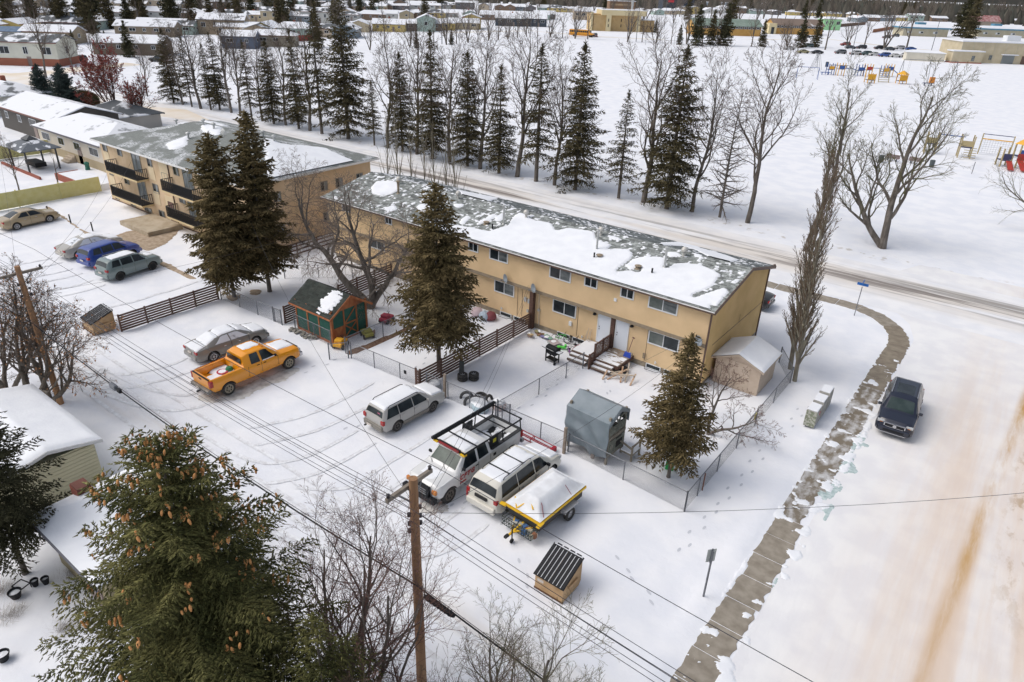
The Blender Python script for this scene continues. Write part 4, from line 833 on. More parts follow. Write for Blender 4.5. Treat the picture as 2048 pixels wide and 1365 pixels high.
    def top_panel(s, y0, y1, f0, f1, name, m, off=.012, ny=8, nf=10, f0b=None, f1b=None):
        q = MB(); f0b = f0 if f0b is None else f0b; f1b = f1 if f1b is None else f1b
        for i in range(ny + 1):
            for j in range(nf + 1):
                t = i / ny; a = f0 * (1 - t) + f0b * t; b = f1 * (1 - t) + f1b * t; q.v.append(s.top(y0 + (y1 - y0) * t, a + (b - a) * j / nf, off))
        for i in range(ny):
            for j in range(nf): a = i * (nf + 1) + j; q.f.append((a, a + 1, a + nf + 2, a + nf + 1)); q.m.append(0)
        return q.build(name, m, s.t)
    def snow(s, y0, y1, f0=-.95, f1=.95, thick=.05, seed=1, base=.12, m=None, res=.05, polys=None):
        ny = int((y1 - y0) / res); nf = 34; ys_ = np.linspace(y0, y1, ny); fs_ = np.linspace(f0, f1, nf)
        P = np.array([[s.top(y, f, .012) for f in fs_] for y in ys_]); Y, Fg = np.meshgrid(ys_, fs_, indexing='ij')
        ed = np.minimum(np.minimum((Y - y0), (y1 - Y)) * 1.6, np.minimum(Fg - f0, f1 - Fg) * 1.4)
        Mk = np.minimum(ed, .35) + (fbm(Y * 3, Fg * 3, seed, 4) - .5) * .5 + base - .12
        Mk = np.minimum(Mk, ed * 3); sheet('snow_cover', P, Mk, m or snow, s.t, thick, .02, world=False, wd=.3)
    def box(s, name, m, *bb, bevel=0):
        q = MB()
        for b in bb: q.bb(*b)
        return q.build(name, m, s.t, bevel=bevel)
    def mirror(s, y, z, m=black, k=1):
        for sg in (-1, 1): x = s.side_pt(y, s.zb(y) + .02); MB().box((sg * (x + .11 * k), y, z), (.17 * k, .10, .14 * k)).bar((sg * (x - .02), y, z - .04), (sg * (x + .06), y, z - .02), .05, .04).build('wing_mirror', m, s.t, bevel=.02)
    def handles(s, ys_, z, m):
        for y in ys_:
            for sg in (-1, 1): s.box('door_handle', m, (sg * (s.W - .02), sg * (s.W + .015), y - .08, y + .08, z, z + .035))
    def seams(s, ys_, z0, z1):
        for y in ys_:
            for sg in (-1, 1): s.box('door_seam', dirty, (sg * (s.W - .06), sg * (s.W + .003), y - .006, y + .006, z0, z1))
def paintm(name, c, **k): return mat(name, c, .32, coat=.6, spec=.5, **k)
def winslush(): return mat('snowy_glass', (.70, .73, .78), .6, (.16, .18, .20), 2.2, lo=.56, hi=.66, detail=5)
# -- yellow extended cab pickup: front toward +Y
yel = paintm('paint_yellow', (.82, .31, .004))
ST = [(-2.95, .98, 1.02, .86, .84), (-2.90, 1.28, 1.30, .96, .94), (-.93, 1.30, 1.32, .985, .96), (-.86, 1.28, 1.36, .985, .93), (-.80, 1.28, 1.84, .985, .72), (-.45, 1.28, 1.93, .985, .72), (.55, 1.25, 1.92, .985, .72), (.85, 1.24, 1.84, .985, .72), (1.45, 1.22, 1.32, .98, .86), (1.55, 1.20, 1.27, .975, .88), (2.75, 1.12, 1.17, .95, .86), (2.93, .98, 1.02, .86, .78)]
T = Car('pickup_truck', 'orange yellow extended cab pickup with snowy bonnet parked beside the grey sedan', 'pickup truck', (-33.15, 19.03, .0), R(-1), yel, ST, 1.0, .46, (-1.93, 2.03), .40, .27, bed=(-.80, .80, -2.80, -1.0, .78, 2.2), rim=mat('rim_beige', (.36, .32, .24), .4, metal=.4))
T.side_win(-.40, .18, -.36, .14); T.side_win(.30, 1.22, .28, .72); T.top_panel(1.40, .88, -.88, .88, 'windscreen', winslush(), f0b=-.9, f1b=.9)
q = MB(); q.bb(-.68, .68, -.852, -.845, 1.40, 1.76); q.v = [(x, y + (z - 1.40) * -.0 - .03, z) for x, y, z in q.v]; q.build('rear_window', glass, T.t)
T.snow(.92, 1.38, -.9, .9, .03, 3, -.02); T.snow(1.6, 2.75, -.82, .55, .05, 4, .15); T.snow(-.35, .78, -.85, .35, .035, 5, .0)
T.box('tailgate', yel, (-.80, .80, -2.985, -2.93, .72, 1.30), bevel=.015); T.box('tailgate_cap', black, (-.80, .80, -2.99, -2.90, 1.30, 1.335)); T.box('tailgate_handle', black, (-.12, .12, -3.0, -2.98, 1.12, 1.2))
T.box('rear_bumper', mat('bumper_dirty', (.16, .15, .13), .5, (.3, .29, .27), 5, metal=.5), (-.90, .90, -3.14, -2.9, .50, .72), bevel=.03); T.box('tow_hitch', dirty, (-.05, .05, -3.3, -3.1, .42, .5)); T.box('plate', plate, (-.28, .02, -3.175, -3.16, .56, .68))
for sg in (-1, 1):
    T.box('tail_lamp', redl, (sg * .80, sg * .99, -2.985, -2.80, .88, 1.24), bevel=.01); T.box('head_lamp', headl, (sg * .56, sg * .86, 2.80, 2.945, .80, 1.04), bevel=.02)
T.box('front_bumper', chrome, (-.88, .88, 2.85, 3.06, .50, .76), bevel=.04); T.box('grille', black, (-.58, .58, 2.86, 2.965, .80, 1.05))
T.mirror(1.12, 1.36, black, .9); T.handles((.0, .42), 1.12, black); T.seams((.22, 1.30, -.62), .62, 1.24)
T.box('bed_floor', yel, (-.79, .79, -2.79, -1.01, .775, .79))
U_v, V_v = np.meshgrid(np.linspace(-.78, .78, 36), np.linspace(-2.78, -1.05, 40), indexing='ij')
sheet('bed_snow', np.stack([U_v, V_v, 0 * U_v + .80], -1), .5 - 1.1 * sm(-.1, -.55, U_v) * sm(-1.6, -2.6, V_v) + (fbm(U_v * 3, V_v * 3, 6) - .5) * .6 - .1, snow, T.t, .14, .03, world=False)
T.box('roof_marker_lamp', amber, *[(x - .05, x + .05, .62, .70, 1.90, 1.94) for x in (-.5, -.22, 0, .22, .5)])
T.box('door_window_snow', snow, *[(sg * .955, sg * .98, .32, 1.15, 1.27, 1.31) for sg in (-1, 1)])
st_ = thing('stowed_bag', 'green and red bundle lying on the snow in the yellow pickup bed', 'bundle', (-33.2, 17.8, .93)); MB().lathe([(0, .22), (.15, .2), (.22, .08), (.2, 0)], 9).build('bag', wallm((.03, .16, .07)), st_); MB().lathe([(.12, 0), (.3, .02), (.32, .07), (.14, .06)], 10, (-.05, -.4, 0)).build('strap', wallm((.4, .03, .05)), st_)
MB().lathe([(0, .1), (.2, .09), (.26, .02)], 10, (-.05, -.4, 0)).build('snow_cap', snow, st_)
# -- grey sedan
SED = [(-2.40, .72, .76, .72, .66), (-2.36, .92, .96, .84, .76), (-1.75, 1.0, 1.06, .87, .70), (-1.05, 1.0, 1.34, .88, .62), (-.55, .99, 1.44, .89, .60), (.25, .97, 1.44, .89, .60), (.65, .96, 1.35, .89, .62), (1.30, .94, 1.01, .88, .76), (1.45, .92, .98, .87, .78), (2.15, .84, .88, .80, .72), (2.40, .66, .70, .66, .58)]
def sedan(label, loc, rz, paint, snowy=0, name='sedan', boolean=True, group=None, rim=alloy, nst=46):
    c = Car(name, label, 'sedan', loc, rz, paint, SED, .92, .22, (-1.42, 1.40), .33, .21, boolean=boolean, rim=rim, group=group, nst=nst)
    g_ = winslush() if snowy else glass
    c.side_win(-1.20, -.22, -.72, -.26, g_); c.side_win(-.14, 1.0, -.18, .42, g_); c.top_panel(1.28, .42, -.90, .90, 'windscreen', g_); c.top_panel(-1.68, -.82, -.90, .90, 'rear_window', g_)
    for sg in (-1, 1):
        c.box('tail_lamp', redl, (sg * .52, sg * .80, -2.41, -2.30, .74, .90), bevel=.015); c.box('head_lamp', headl, (sg * .46, sg * .76, 2.22, 2.345, .62, .76), bevel=.02)
    c.box('rear_bumper', paint, (-.72, .72, -2.47, -2.30, .34, .60), bevel=.05); c.box('front_bumper', paint, (-.78, .78, 2.28, 2.46, .28, .54), bevel=.05); c.box('grille', black, (-.42, .42, 2.33, 2.41, .56, .68)); c.box('plate', plate, (-.18, .18, -2.44, -2.40, .66, .78))
    c.mirror(.98, 1.03, paint, .9); c.handles((-.62, .32), .80, chrome); c.seams((-.18, .98), .35, .94)
    return c
grey = paintm('paint_grey', (.20, .195, .18)); S_ = sedan('grey sedan blanketed in snow parked beyond the yellow pickup', (-37.1, 20.1, 0), R(-3), grey, 1)
for a, b, sd in ((1.35, 2.36, 3), (.45, 1.26, 5), (-.8, .4, 7), (-1.66, -.84, 9), (-2.36, -1.7, 4)): S_.snow(a, b, -.95, .95, .05, sd, .12)
# -- silver wagon
sil = paintm('paint_silver', (.40, .39, .37)); two = mat('lower_trim', (.20, .185, .16), .5)
WAG = [(-2.20, .74, .78, .74, .68), (-2.16, 1.0, 1.06, .82, .76), (-1.98, 1.02, 1.42, .83, .63), (-1.75, 1.02, 1.50, .84, .62), (.35, 1.0, 1.53, .85, .62), (.60, .99, 1.44, .85, .63), (1.15, .97, 1.05, .85, .74), (1.28, .96, 1.02, .84, .76), (2.05, .86, .90, .78, .70), (2.22, .66, .70, .68, .60)]
Wg = Car('station_wagon', 'silver station wagon with snow covered roof and bonnet parked by the chain link fence', 'station wagon', (-23.3, 21.95, 0), R(-3), sil, WAG, .87, .24, (-1.29, 1.24), .32, .2, rim=mat('rim_dark', (.12, .11, .10), .5))
Wg.side_win(-1.96, -1.14, -1.72, -1.12, glass, 0, .05); Wg.side_win(-1.08, -.17, -1.08, -.18, glass, 0, .05); Wg.side_win(-.11, .95, -.12, .44, glass, 0, .05); Wg.top_panel(1.12, .46, -.9, .9, 'windscreen', winslush()); Wg.top_panel(-2.13, -2.0, -.86, .86, 'rear_window', glass, ny=4)
Wg.snow(-1.9, .45, -.93, .93, .07, 3, .25); Wg.snow(1.2, 2.18, -.96, .96, .08, 4, .3); Wg.snow(.5, 1.1, -.9, .9, .03, 5, .0)
for sg in (-1, 1):
    MB().tube([(sg * .60, -1.7, 1.50), (sg * .60, -1.6, 1.585), (sg * .60, .2, 1.60), (sg * .60, .35, 1.53)], .022, 5).build('roof_rail', black, Wg.t); Wg.box('tail_lamp', redl, (sg * .58, sg * .80, -2.23, -2.08, .72, .96), bevel=.02); Wg.box('head_lamp', headl, (sg * .42, sg * .74, 2.06, 2.2, .64, .80), bevel=.02)
    Wg.box('lower_trim', two, (sg * .84, sg * .885, -.92, .88, .26, .46))
Wg.box('rear_bumper', two, (-.72, .72, -2.30, -2.10, .32, .62), bevel=.05); Wg.box('front_bumper', sil, (-.70, .70, 2.1, 2.28, .28, .56), bevel=.05); Wg.box('plate', plate, (-.40, -.05, -2.34, -2.32, .40, .52)); Wg.box('window_sticker', mat('sticker_pink', (.6, .12, .25), .5), (.22, .42, -2.085, -2.07, 1.18, 1.26)); Wg.mirror(.78, 1.05, sil, .9); Wg.handles((-.9, .0), .86, sil); Wg.seams((-1.13, -.15, .85), .46, .98)
Wg.box('exhaust', dirty, (-.62, -.54, -2.36, -2.2, .24, .30))
# -- white service truck with ladder rack: front toward -Y (rotated half a turn)
wht = paintm('paint_white', (.68, .685, .68)); yst = mat('stripe_yellow', (.75, .45, .01), .5); cap = mat('bed_liner', (.03, .032, .034), .7)
FT = [(-3.05, 1.0, 1.04, .90, .88), (-3.0, 1.32, 1.36, 1.0, .98), (-.75, 1.34, 1.38, 1.01, .98), (-.70, 1.32, 1.45, 1.01, .92), (-.64, 1.32, 1.90, 1.01, .76), (-.3, 1.30, 1.96, 1.01, .76), (.75, 1.28, 1.96, 1.01, .76), (1.05, 1.27, 1.88, 1.01, .77), (1.62, 1.25, 1.36, 1.0, .88), (1.72, 1.24, 1.31, .99, .90), (2.75, 1.16, 1.21, .96, .88), (2.95, 1.0, 1.05, .88, .80)]
Tw = Car('service_truck', 'white service pickup with black ladder rack, yellow roof stripe and red lettering', 'pickup truck', (-17.6, 20.33, 0), R(178), wht, FT, 1.02, .50, (-2.12, 2.12), .41, .27, bedm=cap, bed=(-.82, .82, -2.9, -.88, .80, 2.3), rim=mat('rim_muddy', (.14, .12, .10), .7))
Tw.side_win(-.5, .18, -.46, .14); Tw.side_win(.30, 1.38, .28, .88); Tw.top_panel(1.56, 1.08, -.90, .90, 'windscreen', mat('windscreen_green', (.02, .04, .034), .12, (.06, .09, .075), 2.5, spec=.3))
Tw.snow(-.25, .80, -.85, .85, .04, 3, .2); Tw.snow(1.75, 2.7, -.6, .75, .012, 14, -.10)
Tw.top_panel(1.02, .86, -.96, .96, 'roof_stripe', yst, off=.02)
Tw.box('bed_rail_cap', cap, (-1.0, -.81, -3.0, -.75, 1.37, 1.42), (.81, 1.0, -3.0, -.75, 1.37, 1.42), (-.81, .81, -3.04, -2.9, 1.35, 1.41)); Tw.box('bed_floor', cap, (-.81, .81, -2.89, -.89, .80, .815))
U_v, V_v = np.meshgrid(np.linspace(-.78, .78, 30), np.linspace(-2.85, -.95, 36), indexing='ij'); sheet('bed_snow', np.stack([U_v, V_v, 0 * U_v + .82], -1), .02 + (fbm(U_v * 3, V_v * 3, 16) - .5) * 1.0, snow, Tw.t, .16, .03, world=False)
q = MB()
for x in (-.93, .93):
    q.bar((x, -3.0, 1.98), (x, 1.15, 2.10), .05, .06)
    for y in (-2.95, -1.6, -.72): q.bar((x, y, 1.38), (x * .93, y, 1.98 + (y + 3) * .029), .045, .045)
for y in (-3.0, -1.8, -.75, .25, 1.1): q.bar((-.93, y, 1.99 + (y + 3) * .029), (.93, y, 1.99 + (y + 3) * .029), .05, .05)
q.bar((.93, -3.0, 2.1), (.93, -3.0, 1.5), .04, .04); q.build('ladder_rack', black, Tw.t)
MB().tube([(.98, -3.15, 2.06), (.98, 1.25, 2.18)], .085, 8).build('tube_carrier', black, Tw.t)
Tw.box('light_bar', mat('bar_red', (.25, .02, .02), .4), (-.62, .62, 1.12, 1.22, 2.06, 2.15)); Tw.box('light_bar_housing', black, (-.68, .68, 1.06, 1.14, 2.03, 2.17))
for sg in (-1, 1): Tw.box('rack_foot', yst, (sg * .72, sg * .98, 1.0, 1.2, 1.99, 2.07)); Tw.box('tool_board', cap, (sg * .80, sg * .86, -1.35, -.70, 1.40, 2.0), bevel=.03)
Tw.box('warning_label', mat('label_yellow', (.75, .65, .05), .5), (-.875, -.86, -1.15, -.93, 1.62, 1.82)); Tw.box('warning_label', MATS['label_yellow'], (.86, .875, -1.15, -.93, 1.62, 1.82))
Tw.box('grille_guard', black, (-.62, .62, 2.95, 3.14, .72, 1.20), bevel=.03)
q = MB()
for z in (.82, .94, 1.06): q.bb(-.5, .5, 3.14, 3.17, z, z + .04)
q.build('grille_bar', steel, Tw.t); Tw.box('front_bumper', black, (-1.0, 1.0, 2.92, 3.2, .48, .72), bevel=.04); Tw.box('rear_bumper', steel, (-.98, .98, -3.22, -3.03, .55, .76), bevel=.03); Tw.box('tailgate', wht, (-.82, .82, -3.06, -3.02, .80, 1.34))
for sg in (-1, 1): Tw.box('head_lamp', amber, (sg * .68, sg * .93, 2.86, 2.985, .86, 1.05), bevel=.02); Tw.box('tail_lamp', redl, (sg * .83, sg * 1.0, -3.06, -2.95, .95, 1.28))
Tw.mirror(1.30, 1.45, black, .9); Tw.seams((.24, 1.45, -.6), .62, 1.26); Tw.handles((.36,), 1.12, black)
Tw.box('fuel_cap', dirty, (-1.025, -1.02, -1.0, -.8, 1.0, 1.16)); MB().tube([(-.30, 1.75, 1.32), (-.05, 1.60, 1.45)], .012, 4).tube([(.5, 1.75, 1.32), (.75, 1.60, 1.45)], .012, 4).build('wiper', black, Tw.t)
redp = mat('letter_red', (.42, .03, .035), .5)
def text(s, size, m, par, loc, rot, name='lettering', shear=.25, bold=.012):
    cu = bpy.data.curves.new('t', 'FONT'); cu.body = s; cu.size = size; cu.extrude = .003; cu.shear = shear; cu.offset = bold; cu.space_character = 1.25; cu.resolution_u = 2
    o = bpy.data.objects.new('t', cu); COL.objects.link(o); dg = bpy.context.evaluated_depsgraph_get(); me = bpy.data.meshes.new_from_object(o.evaluated_get(dg)); bpy.data.objects.remove(o)
    me.materials.clear(); me.materials.append(m); p = link(name, me, par); p.location = loc; p.rotation_euler = rot; return p
text('CFTG', .34, redp, Tw.t, (-1.045, 1.55, .93), (R(90), 0, R(-90))); text('CFTG', .34, redp, Tw.t, (1.045, .12, .93), (R(90), 0, R(90)))
Tw.box('lettering_bar', redp, (-1.035, -1.025, 1.10, 1.5, .72, .80)); Tw.box('bonnet_badge', redp, (.30, .52, 2.35, 2.44, 1.185, 1.205))
# -- white minivan: front toward +Y
MV = [(-2.50, .76, .80, .82, .76), (-2.46, 1.08, 1.14, .90, .82), (-2.22, 1.10, 1.60, .91, .72), (-1.9, 1.10, 1.71, .92, .70), (.2, 1.06, 1.74, .93, .70), (.75, 1.05, 1.66, .93, .71), (1.55, 1.02, 1.12, .92, .80), (1.7, 1.0, 1.07, .91, .82), (2.3, .86, .92, .84, .76), (2.52, .64, .68, .72, .66)]
cre = paintm('paint_cream', (.64, .62, .55)); Mv = Car('minivan', 'cream white minivan with snowy roof between the service truck and the covered trailer', 'minivan', (-15.12, 21.02, 0), R(-1), cre, MV, .95, .24, (-1.52, 1.62), .34, .22)
Mv.side_win(-2.14, -1.0, -1.97, -.98, glass, 0, .06); Mv.side_win(-.95, .23, -.94, .21, glass, 0, .06); Mv.side_win(.29, 1.34, .28, .86, glass, 0, .06); Mv.top_panel(1.50, .82, -.9, .9, 'windscreen', winslush()); Mv.top_panel(-2.42, -2.24, -.92, .92, 'rear_window', glass, ny=4)
Mv.snow(-1.95, .62, -.92, .9, .045, 3, .1); Mv.snow(1.62, 2.4, -.95, .95, .05, 4, .3); Mv.snow(.8, 1.48, -.9, .9, .04, 5, .3)
q = MB()
for sg in (-1, 1): q.tube([(sg * .60, -1.75, 1.70), (sg * .60, -1.65, 1.79), (sg * .60, .1, 1.81), (sg * .60, .25, 1.74)], .02, 5)
for y in (-1.3, -.3): q.bar((-.6, y, 1.80), (.6, y, 1.80), .05, .03)
q.build('roof_rack', black, Mv.t)
for sg in (-1, 1): Mv.box('tail_lamp', redl, (sg * .68, sg * .865, -2.50, -2.33, .86, 1.08), bevel=.02); Mv.box('head_lamp', headl, (sg * .5, sg * .82, 2.32, 2.5, .62, .80), bevel=.02)
Mv.box('rear_bumper', cre, (-.80, .80, -2.62, -2.4, .34, .66), bevel=.06); Mv.box('front_bumper', cre, (-.74, .74, 2.4, 2.58, .26, .54), bevel=.05); Mv.box('plate_recess', dirty, (-.34, .34, -2.56, -2.49, .86, 1.0)); Mv.mirror(1.15, 1.1, black); Mv.handles((-.75, .42), .88, chrome); Mv.seams((-.98, .26, 1.26), .36, 1.02); Mv.box('reflector', redp, (-.86, -.80, -2.52, -2.46, .5, .9))
# -- covered cargo trailer
tr = thing('cargo_trailer', 'black utility trailer with snowy tarpaulin hump and yellow rim parked beside the minivan', 'trailer', (-12.95, 20.3, 0), R(-3))
MB().bb(-.85, .85, -1.5, 1.6, .50, 1.02).build('box', mat('trailer_black', (.03, .028, .027), .6, (.06, .05, .045), 4), tr)
q = MB(); zt = 1.05
for a, b in (((-.95, -1.62, zt), (.95, -1.62, zt)), ((.95, -1.62, zt), (.95, 1.68, zt)), ((.95, 1.68, zt), (-.95, 1.68, zt)), ((-.95, 1.68, zt), (-.95, -1.62, zt))): q.bar(a, b, .09, .09)
q.box((-1.0, -1.70, 1.07), (.3, .2, .06), .3); q.box((1.0, -1.66, 1.07), (.16, .42, .06), .1); q.build('rim', yst, tr)
U_v, V_v = np.meshgrid(np.linspace(-.95, .95, 40), np.linspace(-1.62, 1.68, 60), indexing='ij'); rid = np.clip(np.minimum(1 - abs(U_v) / .95, np.minimum(V_v + 1.62, 1.68 - V_v) / 1.0) * 1.35, 0, 1)
ZZ = 1.10 + .46 * sm(0, 1, rid) + .02 * fbm(U_v * 4, V_v * 4, 3); sheet('tarpaulin', np.stack([U_v, V_v, ZZ], -1), 0 * U_v + .5, mat('tarp_snow', (.66, .67, .69), .8, (.80, .82, .85), 1.5, .02, 6), tr, .03, .03, world=False)
for pts in ([(-.35, -1.6, 1.14), (-.05, -1.05, 1.42), (-.0, -.95, 1.47)], [(-.05, -1.05, 1.44), (.35, -1.35, 1.32)], [(-.8, -1.15, 1.24), (-.35, -1.6, 1.15)]): MB().tube(pts, .035, 4).build('strap', yst, tr)
MB().tube([(.90, -1.3, 1.12), (.55, -1.0, 1.46), (.2, -.8, 1.58)], .014, 4).tube([(.9, .7, 1.12), (.5, .7, 1.50)], .012, 4).build('cord', mat('cord_red', (.25, .03, .04), .7), tr)
for sg in (-1, 1):
    q = MB(); rw = .33; q.lathe([(rw * .6, -.09), (rw * .92, -.1), (rw, -.07), (rw, .07), (rw * .92, .1), (rw * .6, .09), (rw * .58, 0)], 20, axis='X'); wo = q.build('wheel', tyre_m, tr, smooth=40); wo.location = (sg * 1.0, .45, rw)
    q = MB(); q.lathe([(.02, sg * .07), (rw * .6, sg * .05), (rw * .62, sg * .08), (rw * .6, 0)], 20, axis='X'); q.f.insert(0, tuple(range(20))); q.m.insert(0, 0); q.build('rim', alloy, wo)
    MB().ext([(-.5, .52), (-.42, .62), (.42, .62), (.5, .52), (.5, .56), (.43, .67), (-.43, .67), (-.5, .56)], (sg * .87, .45, .12), (0, 1, 0), (0, 0, 1), (sg * .28, 0, 0)).build('mudguard', mat('guard_grey', (.45, .46, .48), .5), tr)
MB().bar((0, -1.5, .5), (0, -2.55, .46), .08, .08).bar((-.5, -1.5, .5), (0, -2.3, .48), .06, .06).bar((.5, -1.5, .5), (0, -2.3, .48), .06, .06).build('drawbar', yst, tr)
MB().cyl((.08, -2.35, .12), .03, .75, 8).cyl((.04, -2.35, .1), .11, .06, 12, axis='X').box((0, -2.62, .5), (.12, .22, .1)).build('jockey_wheel', dirty, tr)
q = MB()
for z in (.32, .52, .72): 
    for a, b in (((-.8, -1.55, z), (.8, -1.55, z)), ((-.8, -2.0, z), (.8, -2.0, z)), ((-.8, -1.55, z), (-.8, -2.0, z)), ((.8, -1.55, z), (.8, -2.0, z))): q.bar(a, b, .025, .025)
for i in range(13): x = -.8 + i * .1333; q.bar((x, -2.0, .32), (x, -2.0, .72), .018, .018); q.bar((x, -2.0, .32), (x, -1.55, .32), .018, .018)
q.build('basket', mat('basket_green', (.04, .055, .05), .6), tr)
bk = thing('stored_goods', 'jumble of cans and blocks in the basket on the trailer front', 'goods', (-12.95, 18.55, .34), R(-3)); rg_ = random.Random(3)
for i in range(12): MB().box((rg_.uniform(-.7, .7), rg_.uniform(-.15, .15), .1), (.16, .2, rg_.uniform(.1, .26)), rg_.uniform(0, 3)).build('can', wallm(rg_.choice([(.5, .5, .46), (.24, .11, .06), (.06, .14, .32), (.4, .38, .3)])), bk)
# -- dark SUV on the side road, front toward -Y
SU = [(-2.38, .80, .84, .80, .74), (-2.34, 1.10, 1.16, .88, .80), (-2.08, 1.12, 1.55, .90, .70), (-1.8, 1.12, 1.64, .91, .68), (.15, 1.08, 1.68, .92, .68), (.55, 1.07, 1.60, .92, .69), (1.28, 1.05, 1.15, .92, .80), (1.4, 1.04, 1.10, .91, .82), (2.15, .96, 1.0, .86, .78), (2.38, .76, .80, .76, .68)]
nav = paintm('paint_navy', (.008, .012, .028)); Su = Car('dark_car', 'dark navy crossover with silver roof rails parked facing the camera on the side road', 'car', (-2.25, 39.3, .02), R(184), nav, SU, .945, .26, (-1.40, 1.39), .36, .23)
Su.side_win(-1.95, -1.15, -1.7, -1.12); Su.side_win(-1.06, -.12, -1.04, -.14); Su.side_win(-.04, 1.02, -.06, .58); Su.top_panel(1.24, .60, -.91, .91, 'windscreen', mat('screen_dark', (.02, .035, .035), .12, (.05, .07, .07), 1.5, spec=.3)); Su.top_panel(-2.3, -2.1, -.9, .9, 'rear_window', glass, ny=4); Su.top_panel(-1.2, .1, -.78, .78, 'sunroof', glass, off=.008)
for sg in (-1, 1):
    MB().tube([(sg * .62, -1.75, 1.63), (sg * .63, -1.65, 1.71), (sg * .63, .1, 1.75), (sg * .63, .28, 1.68)], .022, 6).build('roof_rail', chrome, Su.t); Su.box('head_lamp', headl, (sg * .52, sg * .86, 2.14, 2.31, .78, .92), bevel=.03); Su.box('indicator', amber, (sg * .60, sg * .74, 2.30, 2.318, .80, .84)); Su.box('fog_lamp', black, (sg * .55, sg * .80, 2.3, 2.42, .40, .56), bevel=.02); Su.box('tail_lamp', redl, (sg * .6, sg * .88, -2.38, -2.2, .9, 1.1), bevel=.02)
Su.box('grille', black, (-.46, .46, 2.30, 2.42, .70, .86), bevel=.02); Su.box('grille_surround', chrome, (-.50, .50, 2.29, 2.40, .86, .885), (-.44, .44, 2.3, 2.41, .675, .70), (-.52, -.47, 2.28, 2.40, .70, .87), (.47, .52, 2.28, 2.40, .70, .87))
Su.box('front_bumper', nav, (-.76, .76, 2.24, 2.46, .36, .66), bevel=.06); Su.box('skid_trim', chrome, (-.62, .62, 2.42, 2.475, .33, .37)); Su.box('lower_intake', black, (-.5, .5, 2.44, 2.475, .44, .56)); Su.box('rear_bumper', nav, (-.84, .84, -2.46, -2.3, .36, .7), bevel=.05)
Su.mirror(.98, 1.17, nav, 1.05); Su.handles((-.9, .15), .95, chrome); Su.seams((-1.1, -.09, .98), .42, 1.05); MB().lathe([(0, .012), (.09, .01), (.09, 0)], 12, (0, 2.43, .79), 'Y').build('badge', chrome, Su.t)
# -- left car park
tan = paintm('paint_tan', (.36, .28, .17)); sedan('champagne tan sedan parked beside the bare soil strip at the left edge', (-71.85, 22.1, 0), R(6), tan)
sl2 = paintm('paint_silver_beige', (.40, .38, .34)); Z_ = sedan('silver beige sedan half hidden behind the blue hatchback', (-60.7, 22.5, 0), R(4), sl2, 1); Z_.snow(-.6, 2.2, -.9, .9, .03, 8, .0)
SM = [(a * .93, b, c, d, e) for a, b, c, d, e in SU]
def suv(label, loc, rz, paint, rim=alloy, snw=0, name='crossover', boolean=True, group=None, nst=46):
    c = Car(name, label, 'crossover', loc, rz, paint, SM, .92, .26, (-1.33, 1.33), .34, .22, boolean=boolean, rim=rim, group=group, nst=nst)
    c.side_win(-1.78, -1.10, -1.6, -1.08); c.side_win(-1.0, -.12, -.98, -.14); c.side_win(-.04, .92, -.06, .5); c.top_panel(1.15, .56, -.9, .9, 'windscreen', glass); c.top_panel(-2.14, -1.96, -.88, .88, 'rear_window', glass, ny=4)
    for sg in (-1, 1): c.box('tail_lamp', redl, (sg * .56, sg * .84, -2.24, -2.06, .86, 1.04), bevel=.02); c.box('head_lamp', headl, (sg * .48, sg * .8, 2.0, 2.16, .74, .88), bevel=.02)
    c.box('rear_bumper', paint, (-.82, .82, -2.3, -2.14, .36, .66), bevel=.05); c.box('front_bumper', paint, (-.8, .8, 2.12, 2.28, .34, .62), bevel=.05); c.box('plate', plate, (-.2, .2, -2.32, -2.3, .66, .78)); c.mirror(.88, 1.14, paint); c.handles((-.8, .15), .92, paint); c.seams((-1.05, -.08, .9), .4, 1.04)
    return c
blu = paintm('paint_blue', (.012, .045, .26)); suv('bright blue hatchback crossover between two dusty cars in the left car park', (-57.5, 22.6, 0), R(8), blu)
gg = paintm('paint_greygreen', (.17, .22, .22)); D_ = suv('grey green crossover with black wheels nearest the bare tree spruces in the left car park', (-53.85, 22.35, 0), R(6), gg, dirty); D_.snow(-1.6, .5, -.9, .9, .03, 12, -.04); D_.snow(1.3, 2.0, -.9, .5, .03, 13, -.05)
for x in (-.62, .62): D_.box('roof_rail', steel, (x - .02, x + .02, -1.5, .2, 1.66, 1.72))
# street side cars
c_ = sedan('dark car half hidden behind the right end of the townhouse', (-15.3, 49.3, 0), R(92), paintm('paint_black', (.02, .02, .022))); c_.snow(-.6, 2.2, -.9, .9, .05, 8, .2)
FT2 = FT
pk = Car('black_pickup', 'dark pickup with snowy bonnet parked behind the apartment block corner', 'pickup truck', (-54.0, 50.5, 0), R(-88), MATS['paint_black'], FT, 1.0, .5, (-2.05, 2.05), .40, .26, bedm=cap, bed=(-.82, .82, -2.9, -.88, .80, 2.3)); pk.snow(1.65, 2.75, -.9, .9, .05, 2, .3); pk.snow(-.2, .8, -.9, .9, .05, 3, .3); pk.side_win(-.5, .18, -.46, .14); pk.side_win(.3, 1.38, .28, .88); pk.top_panel(1.56, 1.08, -.9, .9, 'windscreen', winslush())
